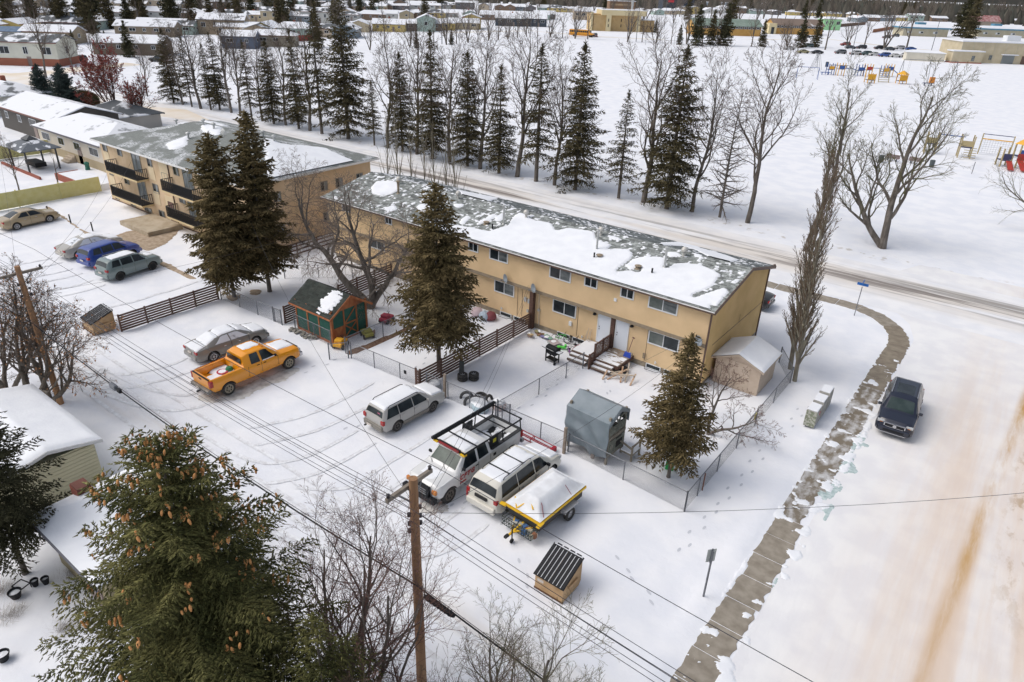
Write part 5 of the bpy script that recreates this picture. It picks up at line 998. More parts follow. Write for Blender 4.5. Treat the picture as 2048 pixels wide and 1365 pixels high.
# far cars (low detail, shared meshes)
fpal = [((.5, .5, .5), 'silver'), ((.6, .6, .58), 'white'), ((.02, .02, .025), 'black'), ((.05, .06, .07), 'charcoal'), ((.02, .08, .3), 'blue'), ((.2, .02, .02), 'dark red'), ((.28, .25, .12), 'olive gold'), ((.12, .13, .14), 'grey'), ((.05, .09, .09), 'dark green')]
A_ = at(1578, 100); proto = sedan('white car at the left end of the far car park, under a small conifer', (A_[0], A_[1], 0), R(130), paintm('far_white', (.5, .5, .5)), boolean=False, name='parked_car', group='cars in the far car park', nst=20)
A_ = at(1690, 92); proto2 = suv('dark red and white car in the back row of the far car park', (A_[0], A_[1], 0), R(130), paintm('far_red', (.25, .05, .04)), boolean=False, name='parked_car', group='cars in the far car park', nst=20)
bpy.context.view_layer.update()
fl = [(1605, 107, 6, 0), (1616, 95, 8, 1), (1633, 108, 2, 0), (1680, 108, 7, 1), (1710, 110, 0, 1), (1700, 98, 3, 0), (1722, 98, 2, 1), (1731, 111, 8, 1), (1748, 112, 1, 0), (1768, 114, 4, 1), (1789, 115, 1, 0), (1808, 115, 1, 1), (1758, 99, 2, 1), (1778, 101, 3, 0), (1798, 99, 0, 1), (1820, 101, 4, 0), (1827, 116, 1, 0), (1890, 118, 3, 1), (1772, 77, 3, 1), (1790, 74, 7, 1), (1612, 76, 3, 0)]
fl.sort(key=lambda a: (a[1] < 104, a[0])); cn_ = {}
for i, (px, py, c, k) in enumerate(fl):
    x, y, _ = at(px, py); m_ = paintm('far_%d' % c, fpal[c][0]); row = 'front row' if py > 104 else ('back row' if py > 85 else 'spaces by the halls'); j = cn_.get(row, 0); cn_[row] = j + 1
    dup((proto, proto2)[k].t, (x, y, 0), R(130 + rnd.uniform(-4, 4)), 1, '%s car, %s from left in the %s of the far car park' % (fpal[c][1], ordn(j), row), {'body': m_})
for px, py, rz, c, lab in ((5, 196, 100, 5, 'red car parked at the left edge below the sandy crossing'), (156, 124, 130, 2, 'black pickup like car parked beyond the sandy crossing'), (318, 124, 130, 3, 'charcoal car parked by the dark taupe bungalow'), (1190, 74, 40, 7, 'grey car parked behind the yellow bus')):
    x, y, _ = at(px, py); dup(proto2.t, (x, y, 0), R(rz), 1, lab, {'body': paintm('far_%d' % c, fpal[c][0])}); 
# school bus
bx_, by_, _ = at(1163, 74); bus = thing('school_bus', 'yellow school bus driving along the far side of the snowy field', 'bus', (bx_, by_, 0), R(10))
yb = paintm('paint_bus', (.72, .30, .01)); q = MB(); q.ext([(-5.8, .5), (3.9, .5), (3.9, 1.0), (5.7, 1.0), (5.8, 1.7), (4.3, 1.9), (4.0, 3.0), (-5.5, 3.05), (-5.8, 2.7)], (0, -1.2, 0), (1, 0, 0), (0, 0, 1), (0, 2.4, 0)); q.build('body', yb, bus, bevel=.08)
for sg in (-1, 1):
    for i in range(10): MB().bb(-5.4 + i * .9, -4.65 + i * .9, sg * 1.19, sg * 1.23, 1.9, 2.65).build('window', glass, bus)
    MB().bb(-5.7, 3.8, sg * 1.19, sg * 1.22, 1.2, 1.3).bb(-5.7, 3.8, sg * 1.19, sg * 1.22, .75, .83).build('stripe', black, bus)
    for x in (-3.4, 4.6): q = MB(); q.lathe([(.02, -.15), (.5, -.16), (.5, .16), (.02, .15)], 14, (x, sg * 1.1, .5), 'Y').build('wheel', tyre_m, bus)
MB().bb(4.2, 4.35, -1.0, 1.0, 2.0, 2.8).build('windscreen', glass, bus); MB().bb(5.75, 5.9, -.9, .9, .6, 1.1).build('bumper', black, bus)
# ------------------------------------------------------------------ fences
def link_fence(label, p0, p1, posts, h=1.08, rail=True, name='chain_link_fence', dense=.075, pz=galv):
    a = Vector((*p0, 0)); b = Vector((*p1, 0)); d = b - a; L = d.length; u = d / L; t = thing(name, label, 'fence', tuple(a), 0)
    q = MB(); 
    if rail: MB().tube([(0, 0, h), tuple(u * L + Vector((0, 0, h)))], .022, 6).build('top_rail', pz, t)
    for s_ in posts: p = u * L * s_; MB().cyl((p.x, p.y, -.1), .03 if 0 < s_ < 1 else .04, h + (.1 if 0 < s_ < 1 else .16), 8).build('post', pz, t)
    n = int(L / dense); W = .0028
    V = []; Fc = []; nrm = Vector((-u.y, u.x, 0))
    for sg in (1, -1):
        for i in range(-int(h / dense), n + 1):
            s0 = i * dense; s1 = s0 + h; z0, z1 = (.02, h) if sg > 0 else (h, .02); lo = max(0, -s0); hi = min(h, L - s0)
            if hi - lo < .05: continue
            zz0 = z0 + (z1 - z0) * lo / h; zz1 = z0 + (z1 - z0) * hi / h; pa = u * (s0 + lo); pb = u * (s0 + hi); o = len(V)
            for p, z in ((pa, zz0), (pb, zz1)):
                for k in range(3): an = k * 2.094; V.append((p.x + nrm.x * W * math.cos(an), p.y + nrm.y * W * math.cos(an), z + W * math.sin(an) * 1.2))
            Fc += [(o, o + 1, o + 4, o + 3), (o + 1, o + 2, o + 5, o + 4), (o + 2, o, o + 3, o + 5)]
    raw('wire_mesh', np.array(V), np.array(Fc), mat('mesh_wire', (.20, .21, .235), .5, metal=.4), t, 'stuff'); return t
link_fence('chain link fence between the yard of the covered playhouse and the parking', (-8.17, 24.5), (-14.72, 24.85), (0, .5, 1)); link_fence('chain link fence along the side road pavement with a yellow tag', (-8.17, 24.5), (-8.2, 39.3), (0, .085 * 1.1, .25, .42, .60, .8, 1))
link_fence('chain link fence behind the red metal frame', (-14.9, 24.85), (-19.35, 24.75), (0, .34, .9, 1)); link_fence('chain link fence with a small square tag beside the silver wagon', (-30.45, 24.3), (-24.75, 24.55), (0, .35, .72, 1))
link_fence('chain link fence before the snowy drums and tyres', (-24.3, 24.6), (-20.1, 24.75), (0, .38, .75, 1)); link_fence('chain link fence running up the middle yard to the deck', (-19.3, 24.9), (-18.75, 32.6), (0, .45, .78, 1))
link_fence('chain link fence between the green shed yard and the bare yard', (-31.2, 24.5), (-30.9, 34.8), (0, .3, .55, .8, 1)); link_fence('chain link fence beside the two big spruces', (-44.2, 24.05), (-37.5, 24.35), (0, .32, .62, .9, 1))
link_fence('chain link fence along the foot of the green shed', (-36.4, 24.6), (-32.6, 24.5), (0, .55, 1)); link_fence('open chain link gate beside the yellow ride on toy', (-30.6, 24.2), (-31.3, 23.3), (0, 1), name='chain_link_gate'); link_fence('short chain link gate leaf beside the dark fence stub', (-38.3, 24.3), (-37.4, 24.3), (0, 1), name='chain_link_gate')
link_fence('chain link fence behind the two big spruces', (-44.2, 29.5), (-38.5, 34.9), (0, .33, .66, 1)); link_fence('chain link gate beside the service truck tailgate', (-19.3, 24.85), (-18.5, 24.9), (0, 1), name='chain_link_gate', h=1.2)
link_fence('short chain link run from the gable corner to the fence', (-8.2, 39.3), (-9.6, 41.5), (1,))
yt = tag(MB().bb(-8.27, -8.22, 33.2, 33.45, .45, .8).build('yellow_tag', mat('tag_yellow', (.75, .7, .03), .5)), 'small yellow notice tied to the chain link fence by the pavement', 'notice')
tag(MB().bb(-26.0, -25.82, 24.46, 24.5, .5, .72).build('grey_tag', black), 'small dark square tag on the chain link fence behind the silver wagon', 'tag'); tag(MB().bb(-13.35, -13.15, 24.72, 24.78, .35, .58).build('small_tag', wallm((.15, .13, .12))), 'small square tag on the fence before the playhouse', 'tag')
tag(MB().cyl((-8.15, 26.4, 0), .03, 1.0, 8).build('rusty_post', mat('rust', (.16, .06, .035), .8)), 'rusty steel post beside the corner of the chain link fence', 'post')
for x, l in ((-14.8, 'weathered wooden post left of the covered playhouse'), (-22.9, 'weathered wooden post behind the silver wagon')): tag(MB().bar((x, 24.6, 0), (x, 24.62, 1.55), .13, .13).build('wooden_post', woodg), l, 'post')
def slat_fence(label, p0, p1, bays, h0=1.3, h1=1.2, n=7, endx=False, wd_=.125):
    a = Vector((*p0, 0)); b = Vector((*p1, 0)); d = b - a; L = d.length; u = d / L; t = thing('slat_fence', label, 'fence', tuple(a), 0); nn = Vector((-u.y, u.x, 0))
    for k in range(bays + 1):
        p = u * L * k / bays; h = h0 + (h1 - h0) * k / bays; MB().bar(tuple(p + nn * .06), tuple(p + nn * .06 + Vector((0, 0, h + .02))), .09, .09).build('post', wood, t)
    rr = random.Random(5)
    for k in range(bays):
        for i in range(n):
            f = (i + .35) / n; z0 = h0 + (h1 - h0) * k / bays; z1 = h0 + (h1 - h0) * (k + 1) / bays
            A = u * (L * k / bays + .01) + Vector((0, 0, z0 * f + .06)) - nn * .0; B = u * (L * (k + 1) / bays - .01) + Vector((0, 0, z1 * f + .06 + rr.uniform(-.008, .008)))
            MB().bar(tuple(A), tuple(B), .022, wd_).build('slat', wood, t)
    return t
slat_fence('long brown slatted fence running from the wagon up to the townhouse post', (-24.55, 24.4), (-24.5, 34.9), 6); slat_fence('brown slatted fence end return beside the silver wagon', (-24.9, 24.3), (-24.62, 24.3), 1)
slat_fence('brown slatted fence left of the grey sedan and parking', (-44.3, 17.0), (-44.25, 23.9), 4, 1.2, 1.25, 7); slat_fence('short dark slatted fence stub left of the green shed', (-37.4, 24.6), (-37.5, 26.0), 1, 1.3, 1.3, 8); slat_fence('brown slatted fence behind the crooked bare tree', (-37.6, 29.4), (-37.9, 34.9), 3, 1.3, 1.3, 7)
slat_fence('low picket like fence beside the apartment block', (-47.5, 27.0), (-47.6, 37.5), 5, 1.0, 1.0, 3)
# yellow board fence at left
yf = thing('board_fence', 'pale yellow board fence in front of the beige bungalow garden', 'fence', (-78.2, 21, 0)); ym = mat('fence_yellow', (.55, .50, .20), .8, (.60, .56, .27), 2)
for i in range(5): y = -9 + i * 3.9; MB().bb(-.03, .03, y, y + 3.86, .05, 1.6).build('panel', ym, yf); MB().bb(-.09, .09, y - .08, y, 0, 1.7).build('post', ym, yf)
yf2 = thing('board_fence', 'pale yellow board fence behind the gazebo', 'fence', (-100.5, 34, 0))
for i in range(5): MB().bb(-.03, .03, -8 + i * 2.9, -5.14 + i * 2.9, .05, 1.6).build('panel', ym, yf2); MB().bb(-.09, .09, -8 + i * 2.9 - .08, -8 + i * 2.9, 0, 1.7).build('post', ym, yf2)
# green shed
sx0, sx1, sy0, sy1 = -36.3, -32.7, 24.75, 27.65; gs_ = thing('green_shed', 'green panelled garden shed with orange timber trim and dark shingle roof', 'shed', ((sx0 + sx1) / 2, (sy0 + sy1) / 2, 0)); grn = mat('shed_green', (.012, .085, .062), .7, (.02, .11, .08), 3); cedar = mat('cedar', (.33, .10, .035), .75, (.42, .16, .06), 5, .003, 20, stretch=(1, 1, .4))
my = (sy0 + sy1) / 2
MB().ext([(sy0, .1), (sy1, .1), (sy1, 2.1), (my, 3.0), (sy0, 2.1)], (sx0, 0, 0), (0, 1, 0), (0, 0, 1), (sx1 - sx0, 0, 0)).build('wall', grn, gs_, world=True)
for x in (sx0 + .05, sx0 + 1.2, sx0 + 2.35, sx1 - .05): MB().bb(x - .06, x + .06, sy0 - .035, sy0 - .002, .1, 2.15).build('batten', cedar, gs_, world=True)
MB().bb(sx0, sx1, sy0 - .04, sy0 - .003, .0, .16).build('sill_board', cedar, gs_, world=True)
X = sx1; q = MB().bb(X + .002, X + .04, sy0 - .03, sy0 + .11, .1, 2.3).bb(X + .002, X + .04, sy1 - .11, sy1 + .03, .1, 2.3).bb(X + .002, X + .04, sy0 + .11, sy1 - .11, .0, .14).bb(X + .003, X + .035, sy0 + .95, sy0 + 1.05, .14, 2.1).bb(X + .003, X + .035, sy0 + 2.0, sy0 + 2.1, .14, 2.1).bb(X + .003, X + .033, sy0 + 1.06, sy0 + 1.99, 1.02, 1.12); q.build('door_frame', cedar, gs_, world=True)
MB().ext([(sy0 + .1, 2.1), (sy1 - .1, 2.1), (my, 2.95)], (X + .001, 0, 0), (0, 1, 0), (0, 0, 1), (.03, 0, 0)).build('gable_board', cedar, gs_, world=True); MB().bb(X + .002, X + .03, sy0 + .12, sy0 + .94, .14, 1.02).build('board_panel', cedar, gs_, world=True)
q = MB()
for a, b in (((sy0 + 1.05, .2), (sy0 + 2.0, .98)), ((sy0 + 1.05, 1.14), (sy0 + 2.0, 2.05)), ((sy0 + 2.0, .2), (sy0 + 1.05, .98))): q.bar((X + .03, a[0], a[1]), (X + .03, b[0], b[1]), .02, .08)
q.build('brace', cedar, gs_, world=True)
for s_, y0, y1 in ((0, sy0 - .3, my), (1, sy1 + .3, my)):
    MB().ext([(y0, 1.93), (y1, 3.05), (y1, 2.97), (y0, 1.85)], (sx0 - .3, 0, 0), (0, 1, 0), (0, 0, 1), (sx1 - sx0 + .6, 0, 0)).build('roof', under, gs_, world=True)
    courses('shingle_courses', gs_, sx0 - .3, sx1 + .3, y0, y1, 1.935, 3.055, mat('shingle_green', (.028, .036, .032), .95, (.05, .058, .05), 2, isl=.3), seed=3)
    MB().bar((sx1 + .31, y0, 1.87), (sx1 + .31, y1, 2.98), .04, .14).bar((sx0 - .3, y0, 1.87), (sx1 + .3, y0, 1.87), .04, .12).build('barge_board', cedar, gs_, world=True)
Xg, Yg = np.meshgrid(np.arange(sx0 - .25, sx1 + .28, .04), np.arange(sy0 - .28, my - .02, .04), indexing='ij'); kk = 1.12 / (my - sy0 + .3); Zg = 1.95 + kk * (Yg - sy0 + .3)
Mk = .42 - ((Xg - (sx1 - .75)) / 1.1) ** 2 - ((Yg - (sy0 + .6)) / 1.1) ** 2 * .8 + (fbm(Xg * 3, Yg * 3, 4) - .5) * .5 - .10 * ((np.floor((Yg - sy0 + .3) / .13) % 2)) + (vn(Xg * 9, Yg * 9, 2) - .5) * .3
Mk = np.maximum(Mk, .5 - ((Xg - (sx1 - .62)) / .42) ** 2 - ((Yg - (sy0 + .85)) / .42) ** 2); Mk = np.minimum(Mk, 5 * np.minimum(Xg - sx0 + .25, sx1 + .25 - Xg)); sheet('roof_snow', np.stack([Xg, Yg, Zg + .03], -1), Mk, snow, gs_, .06, .02, kind='stuff')
# beige shed
bs = thing('beige_shed', 'beige plastic clad garden shed with thick snowy gable roof against the gable wall', 'shed', (-10.75, 37.9, 0)); bm = mat('shed_beige', (.50, .40, .31), .8, (.55, .45, .36), 3)
a0, a1, b0, b1 = -11.95, -9.25, 36.45, 39.2
mx = (a0 + a1) / 2; MB().ext([(a0, 0), (a1, 0), (a1, 1.72), (mx, 2.25), (a0, 1.72)], (0, b0, 0), (1, 0, 0), (0, 0, 1), (0, b1 - b0, 0)).build('wall', bm, bs, world=True)
for i in range(13):
    z = .05 + i * .125; MB().ext([(0, 0), (.02, 0), (.004, .118), (0, .118)], (a0, b0, z), (0, -1, 0), (0, 0, 1), (a1 - a0, 0, 0)).build('siding_board', bm, bs, world=True); MB().ext([(0, 0), (.02, 0), (.004, .118), (0, .118)], (a1, b0, z), (1, 0, 0), (0, 0, 1), (0, b1 - b0, 0)).build('siding_board', bm, bs, world=True)
for sg in (-1, 1):
    xe = mx + sg * 1.58; MB().ext([(mx, 2.36), (xe, 1.70), (xe, 1.62), (mx, 2.28)], (0, b0 - .25, 0), (1, 0, 0), (0, 0, 1), (0, b1 - b0 + .4, 0)).build('roof', bm, bs, world=True)
    Xg, Yg = np.meshgrid(np.linspace(min(mx, xe), max(mx, xe), 30), np.linspace(b0 - .26, b1 + .16, 70), indexing='ij'); Zg = 2.365 - abs(Xg - mx) * .418; Mk = np.minimum(np.minimum(Yg - b0 + .30, b1 + .20 - Yg), 1.63 - abs(Xg - mx)) + (fbm(Xg * 3, Yg * 3, 6) - .5) * .05
    sheet('roof_snow', np.stack([Xg, Yg, Zg], -1), Mk, snow, bs, .13, .03, wd=.25)
MB().bb(mx - .75, mx - .02, b0 - .03, b0 - .021, .15, 1.8).bb(mx + .02, mx + .75, b0 - .03, b0 - .021, .15, 1.8).build('door', bm, bs, world=True)
# covered playhouse
ph = thing('playhouse', 'two storey painted stone playhouse shrouded in a grey tarpaulin beside the fence', 'playhouse', (-13.8, 25.9, 0), R(-3)); pw = mat('play_wood', (.20, .17, .13), .85, (.30, .27, .22), 5); stn = mat('play_stone', (.17, .18, .15), .85, (.24, .25, .21), 3)
for x in (-1.15, 1.15):
    for y in (-.7, .7): MB().bar((x, y, 0), (x, y, 2.75), .11, .11).build('post', pw, ph)
MB().bb(-1.2, 1.2, -.75, .75, .42, .52).build('floor', pw, ph); MB().bb(-1.18, 1.18, -.72, .72, 1.55, 1.63).build('upper_floor', pw, ph)
sd_ = MB().bb(1.17, 1.19, -.72, .72, .52, 1.38).bb(1.17, 1.19, -.72, .72, 1.68, 2.2).build('end_wall', mat('mortar', (.06, .06, .05), .9), ph)
rr = random.Random(9)
for z0, z1 in ((.54, 1.36), (1.70, 2.18)):
    k = 0; z = z0
    while z < z1 - .05:
        y = -.72 + (0 if k % 2 else -.08)
        while y < .70:
            ya = max(y, -.71); yb = min(y + .17, .71)
            if yb - ya > .03 and not (z0 < 1 and -.05 < (ya + yb) / 2 < .52 and z > 1.15): MB().bb(1.19, 1.21 + rr.uniform(0, .012), ya, yb - .02, z, z + .095).build('stone', stn, sd_)
            y += .18
        z += .115; k += 1
for y in (-.36, .36):
    q = MB(); pts = [(1.21, y + .3 * math.cos(a), 2.2 + .36 * math.sin(a)) for a in np.linspace(0, math.pi, 9)]
    for i in range(8): q.bar(pts[i], pts[i + 1], .05, .09)
    q.build('arch', stn, ph)
MB().bb(1.22, 1.24, -.05, .5, .75, 1.12).build('window_opening', dirty, ph); MB().bb(1.13, 1.22, -.76, .76, 1.40, 1.58).build('cross_board', pw, ph)
for z in (.95, 1.0): MB().box((1.225, -.45, z), (.02, .16, .16), 0, rx=.6).build('shield', mat('shield_pale', (.42, .40, .34), .8), ph)
# side step with rails
MB().bb(1.3, 2.0, .3, 1.15, .38, .46).bar((1.95, .35, 0), (1.95, .35, .95), .08, .08).bar((1.95, 1.1, 0), (1.95, 1.1, .95), .08, .08).bar((1.25, .35, .95), (1.95, .35, .75), .05, .1).bar((1.95, .35, .9), (1.95, 1.1, .9), .05, .1).build('side_bench', pw, ph); MB().bb(1.32, 1.98, .32, 1.12, .465, .53).build('snow', snow, ph)
# tarp: sheet over the ridge with folds
tarp = mat('tarp_grey', (.17, .21, .235), .45, (.23, .27, .30), 1.2, .01, 5, spec=.4); n1, n2 = 50, 46; V = np.zeros((n1, n2, 3))
prof = [(-.88, .48), (-.89, 1.2), (-.90, 1.9), (-.90, 2.52), (.12, 3.04), (.90, 2.58), (.90, 1.9)]
pl = np.array(prof); cum = np.concatenate([[0], np.cumsum(np.hypot(*np.diff(pl, axis=0).T))]); tt = np.unique(np.concatenate([np.linspace(0, cum[-1], n2), cum]).round(4)); n2 = len(tt); V = np.zeros((n1, n2, 3))
py_, pz_ = np.interp(tt, cum, pl[:, 0]), np.interp(tt, cum, pl[:, 1])
for i in range(n1):
    x = -1.28 + 2.54 * i / (n1 - 1)
    for j in range(n2):
        y, z = py_[j], pz_[j]; dn_ = max(0, (2.45 - z)) if y < 0 else 0
        sag = -.10 * math.sin(math.pi * i / (n1 - 1)) * dn_ / 2; fold = (-.03 + .06 * math.sin((x * 1.5 + z * 2.2) * 2.4 + 1.3 * math.sin(x * 2 - z))) * min(1, dn_ * 1.2) + .02 * math.sin(x * 7 + z * 4.2) * min(1, dn_)
        zz_ = z - (.03 * math.sin(math.pi * (i / (n1 - 1))) if y > -.8 and abs(y) < .8 else 0) + (.25 * (x + 1.28) / 2.5 - .1) * 0
        if j == 0: zz_ -= .12 * math.sin(x * 3)
        V[i, j] = (x, y + fold - .0 + sag * 0, zz_)
idx = np.arange(n1 * n2).reshape(n1, n2); Fc = np.stack([idx[:-1, :-1], idx[1:, :-1], idx[1:, 1:], idx[:-1, 1:]], -1).reshape(-1, 4)
o = raw('tarpaulin', V.reshape(-1, 3), Fc, tarp, ph, smooth=16); sd = o.modifiers.new('s', 'SOLIDIFY'); sd.thickness = .012
V2 = []; pe = [(-.87, .5), (-.89, 1.9), (-.89, 2.50), (.12, 3.02), (.89, 2.56), (.89, .5)]
MB().ext(pe, (-1.29, 0, 0), (0, 1, 0), (0, 0, 1), (.015, 0, 0)).build('tarpaulin_end', tarp, ph); MB().ext([(-.9, 2.30), (-.9, 2.50), (.12, 3.02), (.89, 2.56), (.89, 2.4), (.12, 2.80)], (1.26, 0, 0), (0, 1, 0), (0, 0, 1), (.02, 0, 0)).build('tarpaulin_flap', tarp, ph)
# deck with stairs, lattice divider
dk = thing('deck', 'snow dusted wooden deck with steps and lattice divider below the two white doors', 'deck', (-18.3, 34.3, 0))
for x0, x1, y0 in ((-18.35, -16.75, 33.35), (-20.1, -18.5, 33.35)):
    n = 13
    for i in range(n): MB().bb(x0, x1, y0 + i * .148, y0 + i * .148 + .138, .50, .54).build('board', woodg, dk, world=True)
    MB().bb(x0, x1, y0 - .03, y0 - .002, .30, .53).bb(x1 + .002, x1 + .03, y0, 35.3, .30, .53).build('fascia_board', wood, dk, world=True)
    for k in range(2):
        z = .35 - k * .17; yy = y0 - .03 - (k + 1) * .27; MB().bb(x0 + .05, x1 - .25, yy, yy + .29, z, z + .04).build('step', woodg, dk, world=True); MB().bb(x0 + .05, x1 - .25, yy - .004, yy + .02, z - .09, z).build('riser', wood, dk, world=True)
        Xg, Yg = np.meshgrid(np.arange(x0 + .06, x1 - .26, .04), np.arange(yy, yy + .28, .04), indexing='ij'); sheet('step_snow', np.stack([Xg, Yg, 0 * Xg + z + .042], -1), .3 + (fbm(Xg * 4, Yg * 4, 8) - .5) * .5, snow, dk, .05, .01)
    Xg, Yg = np.meshgrid(np.arange(x0 + .02, x1 - .02, .035), np.arange(y0 + .02, 35.25, .035), indexing='ij'); sheet('deck_snow', np.stack([Xg, Yg, 0 * Xg + .542], -1), (.10 if x0 > -19 else .35) + (fbm(Xg * 2.6, Yg * 9, 8, 5) - .5) * .9 - .35 * sm(34.4, 35.1, Yg) * (x0 > -19), snow, dk, .03, .01, kind='stuff')
for y in (32.75, 33.35, 34.3, 35.15): MB().bar((-18.42, y, 0), (-18.42, y, 1.05 if y < 33 else 1.55), .10, .10).build('post', wood, dk, world=True)
for y0, y1, z0, z1 in ((32.8, 33.3, .1, .95), (33.4, 34.25, .58, 1.45), (34.35, 35.1, .58, 1.45)):
    q = MB()
    q.bb(-18.46, -18.38, y0, y1, z1, z1 + .07).bb(-18.46, -18.38, y0, y1, z0 - .06, z0)
    for sg in (0, 1):
        s = -(z1 - z0)
        while s < y1 - y0:
            lo = max(0, -s); hi = min(z1 - z0, y1 - y0 - s)
            if hi > lo + .02: q.bar((-18.42 + sg * .02, y0 + s + lo, (z0 + lo) if sg else (z1 - lo)), (-18.42 + sg * .02, y0 + s + hi, (z0 + hi) if sg else (z1 - hi)), .012, .03)
            s += .10
    q.build('lattice_panel', wood, dk, world=True)
# grill
gr = thing('barbecue_grill', 'black barrel barbecue grill with side shelves standing in the snowy middle yard', 'grill', (-20.7, 32.1, 0), R(-8)); q = MB(); q.lathe([(.02, -.42), (.22, -.42), (.24, -.38), (.24, .38), (.22, .42), (.02, .42)], 16, (0, 0, .88), 'X'); q.build('barrel', black, gr, smooth=40)
MB().bb(-.36, .36, -.22, .22, .58, .72).build('firebox', black, gr); MB().bb(-.75, -.43, -.2, .2, .84, .87).bb(.43, .70, -.2, .2, .84, .87).build('shelf', black, gr); MB().bb(-.74, -.44, -.19, .19, .872, .91).bb(.44, .69, -.19, .19, .872, .90).build('snow_cap', snow, gr)
for x in (-.36, .36):
    for y in (-.2, .2): MB().bar((x, y, 0), (x, y, .8), .06, .06).build('leg', black, gr)
MB().bb(-.38, .38, -.2, .2, .2, .24).build('bottom_shelf', black, gr); MB().cyl((.42, -.28, .1), .1, .06, 12, axis='X').build('wheel', black, gr); MB().tube([(-.3, -.24, .92), (-.3, -.3, .95), (.3, -.3, .95), (.3, -.24, .92)], .015, 5).build('handle', steel, gr); MB().bar((.5, .1, .85), (.5, .1, 1.12), .05, .05).cyl((.45, .1, 1.1), .06, .1, 8, axis='X').build('chimney', black, gr)
# wheels / tyres in yard
def wheelstack(x, y, k, lab):
    t = thing('stacked_wheel', lab, 'wheel', (x, y, 0), rnd.uniform(0, 3))
    for i in range(k):
        z = .11 + i * .22; w_ = MB().lathe([(.17, -.09), (.27, -.1), (.31, -.06), (.31, .06), (.27, .1), (.17, .09), (.16, 0)], 18, (0, 0, z)).build('tyre', tyre_m, t, smooth=40); MB().lathe([(.17, .09), (.18, -.09)], 14, (0, 0, z)).build('rim', alloy, w_)
    q = MB()
    for a in range(6): q.bar((.03 * math.cos(a), .03 * math.sin(a), .11 + (k - 1) * .22 + .05), (.17 * math.cos(a * 1.047), .17 * math.sin(a * 1.047), .11 + (k - 1) * .22 + .05), .035, .02)
    q.build('spoke', alloy, t); return t
wheelstack(-23.45, 26.75, 2, 'pair of alloy wheels stacked by the slatted fence, nearer stack'); wheelstack(-23.0, 27.25, 2, 'pair of alloy wheels stacked by the slatted fence, farther stack')
lt = thing('leaning_board', 'grey board leaning on the slatted fence near the spruce trunk', 'board', (-24.2, 27.4, 0)); MB().bar((.1, 0, .0), (-.1, .25, .6), .3, .05).build('board', wallm((.08, .085, .08)), lt)
def arc_tyre(x, y, z, rz, tilt, lab, r=.34, half=True):
    t = thing('old_tyre', lab, 'tyre', (x, y, z), rz); a1 = math.pi if half else 2 * math.pi
    pts = [(r * math.cos(a), math.sin(a) * r * math.sin(tilt), r * math.sin(a) * math.cos(tilt)) for a in np.linspace(-.2, a1 + .2 if half else a1, 16)]; MB().tube(pts, .085, 8).build('tyre', tyre_m, t, smooth=60)
for a in ((-21.9, 25.35, .05, .6, .2, 'old black tyre half buried in snow behind the wagon, leftmost'), (-21.45, 25.1, .0, 1.3, .5, 'old black tyre half buried in snow behind the wagon, second from left'), (-21.0, 25.55, .05, .2, .3, 'old black tyre half buried behind the drums, third from left'), (-20.75, 25.9, .02, 1.7, .2, 'old black tyre standing half buried right of the others'), (-21.3, 25.9, .05, 1.2, 1.2, 'old black tyre lying flat furthest from the wagon')): arc_tyre(*a)
def drum(x, y, r, lab, m):
    t = thing('snowy_drum', lab, 'drum', (x, y, 0)); MB().lathe([(r * .8, 0), (r, .1), (r, .3), (r * .86, .42)], 18).build('shell', m, t, smooth=50); q = MB().lathe([(r * .9, .38), (r * .8, .5), (r * .4, .56), (0, .57)], 18); q.build('snow_cap', snow, t, smooth=60)
drum(-24.0, 24.95, .38, 'snow capped round tub beside the slatted fence end', wallm((.3, .33, .35))); drum(-20.55, 24.95, .46, 'large pale blue tub full of snow by the chain link fence', wallm((.35, .45, .5))); drum(-20.95, 25.0, .36, 'pale tub under snow left of the large blue tub', wallm((.4, .45, .48))); drum(-19.9, 25.75, .40, 'white tub with red rim under snow behind the fence corner', wallm((.6, .45, .42)))
# red frame
rf = thing('red_metal_frame', 'red metal ladder frame lying against the chain link fence', 'frame', (-16.6, 24.35, .0), R(-3)); redm = mat('red_metal', (.36, .015, .03), .45); q = MB()
for y in (-.15, .18):
    for z in (.08, .28): q.bar((-1.35, y, z), (1.35, y, z), .035, .035)
for x in (-1.35, 0, 1.35): q.bar((x, -.15, .28), (x, .18, .28), .035, .035); q.bar((x, -.15, .08), (x, -.15, .28), .035, .035); q.bar((x, .18, .08), (x, .18, .28), .035, .035)
q.build('frame', redm, rf); MB().bb(1.25, 1.42, -.2, .22, .05, .3).build('end_plate', redm, rf)
# lumber pile
for i, (x0, y0, z0, x1, y1, z1) in enumerate([(-17.3, 32.9, .05, -16.1, 33.6, .45), (-16.9, 32.4, .03, -16.2, 33.5, .5), (-17.0, 33.0, .3, -16.0, 32.8, .35), (-16.1, 32.6, .05, -16.5, 33.5, .6), (-15.9, 32.8, .05, -16.3, 33.9, .5), (-17.1, 32.2, .05, -17.15, 32.8, .4), (-16.8, 32.6, .35, -15.5, 33.3, .42), (-15.5, 32.7, .02, -15.6, 33.5, .4), (-16.1, 33.4, .1, -16.3, 33.9, .75)]):
    tag(MB().bar((x0, y0, z0), (x1, y1, z1), .09, .05).build('timber', mat('lumber', (.42, .22, .11), .8, (.50, .38, .27), 4) if i % 2 else mat('lumber_pale', (.50, .42, .33), .8)), 'loose timber in the pile right of the deck steps', 'timber', 'timber pile beside the deck')
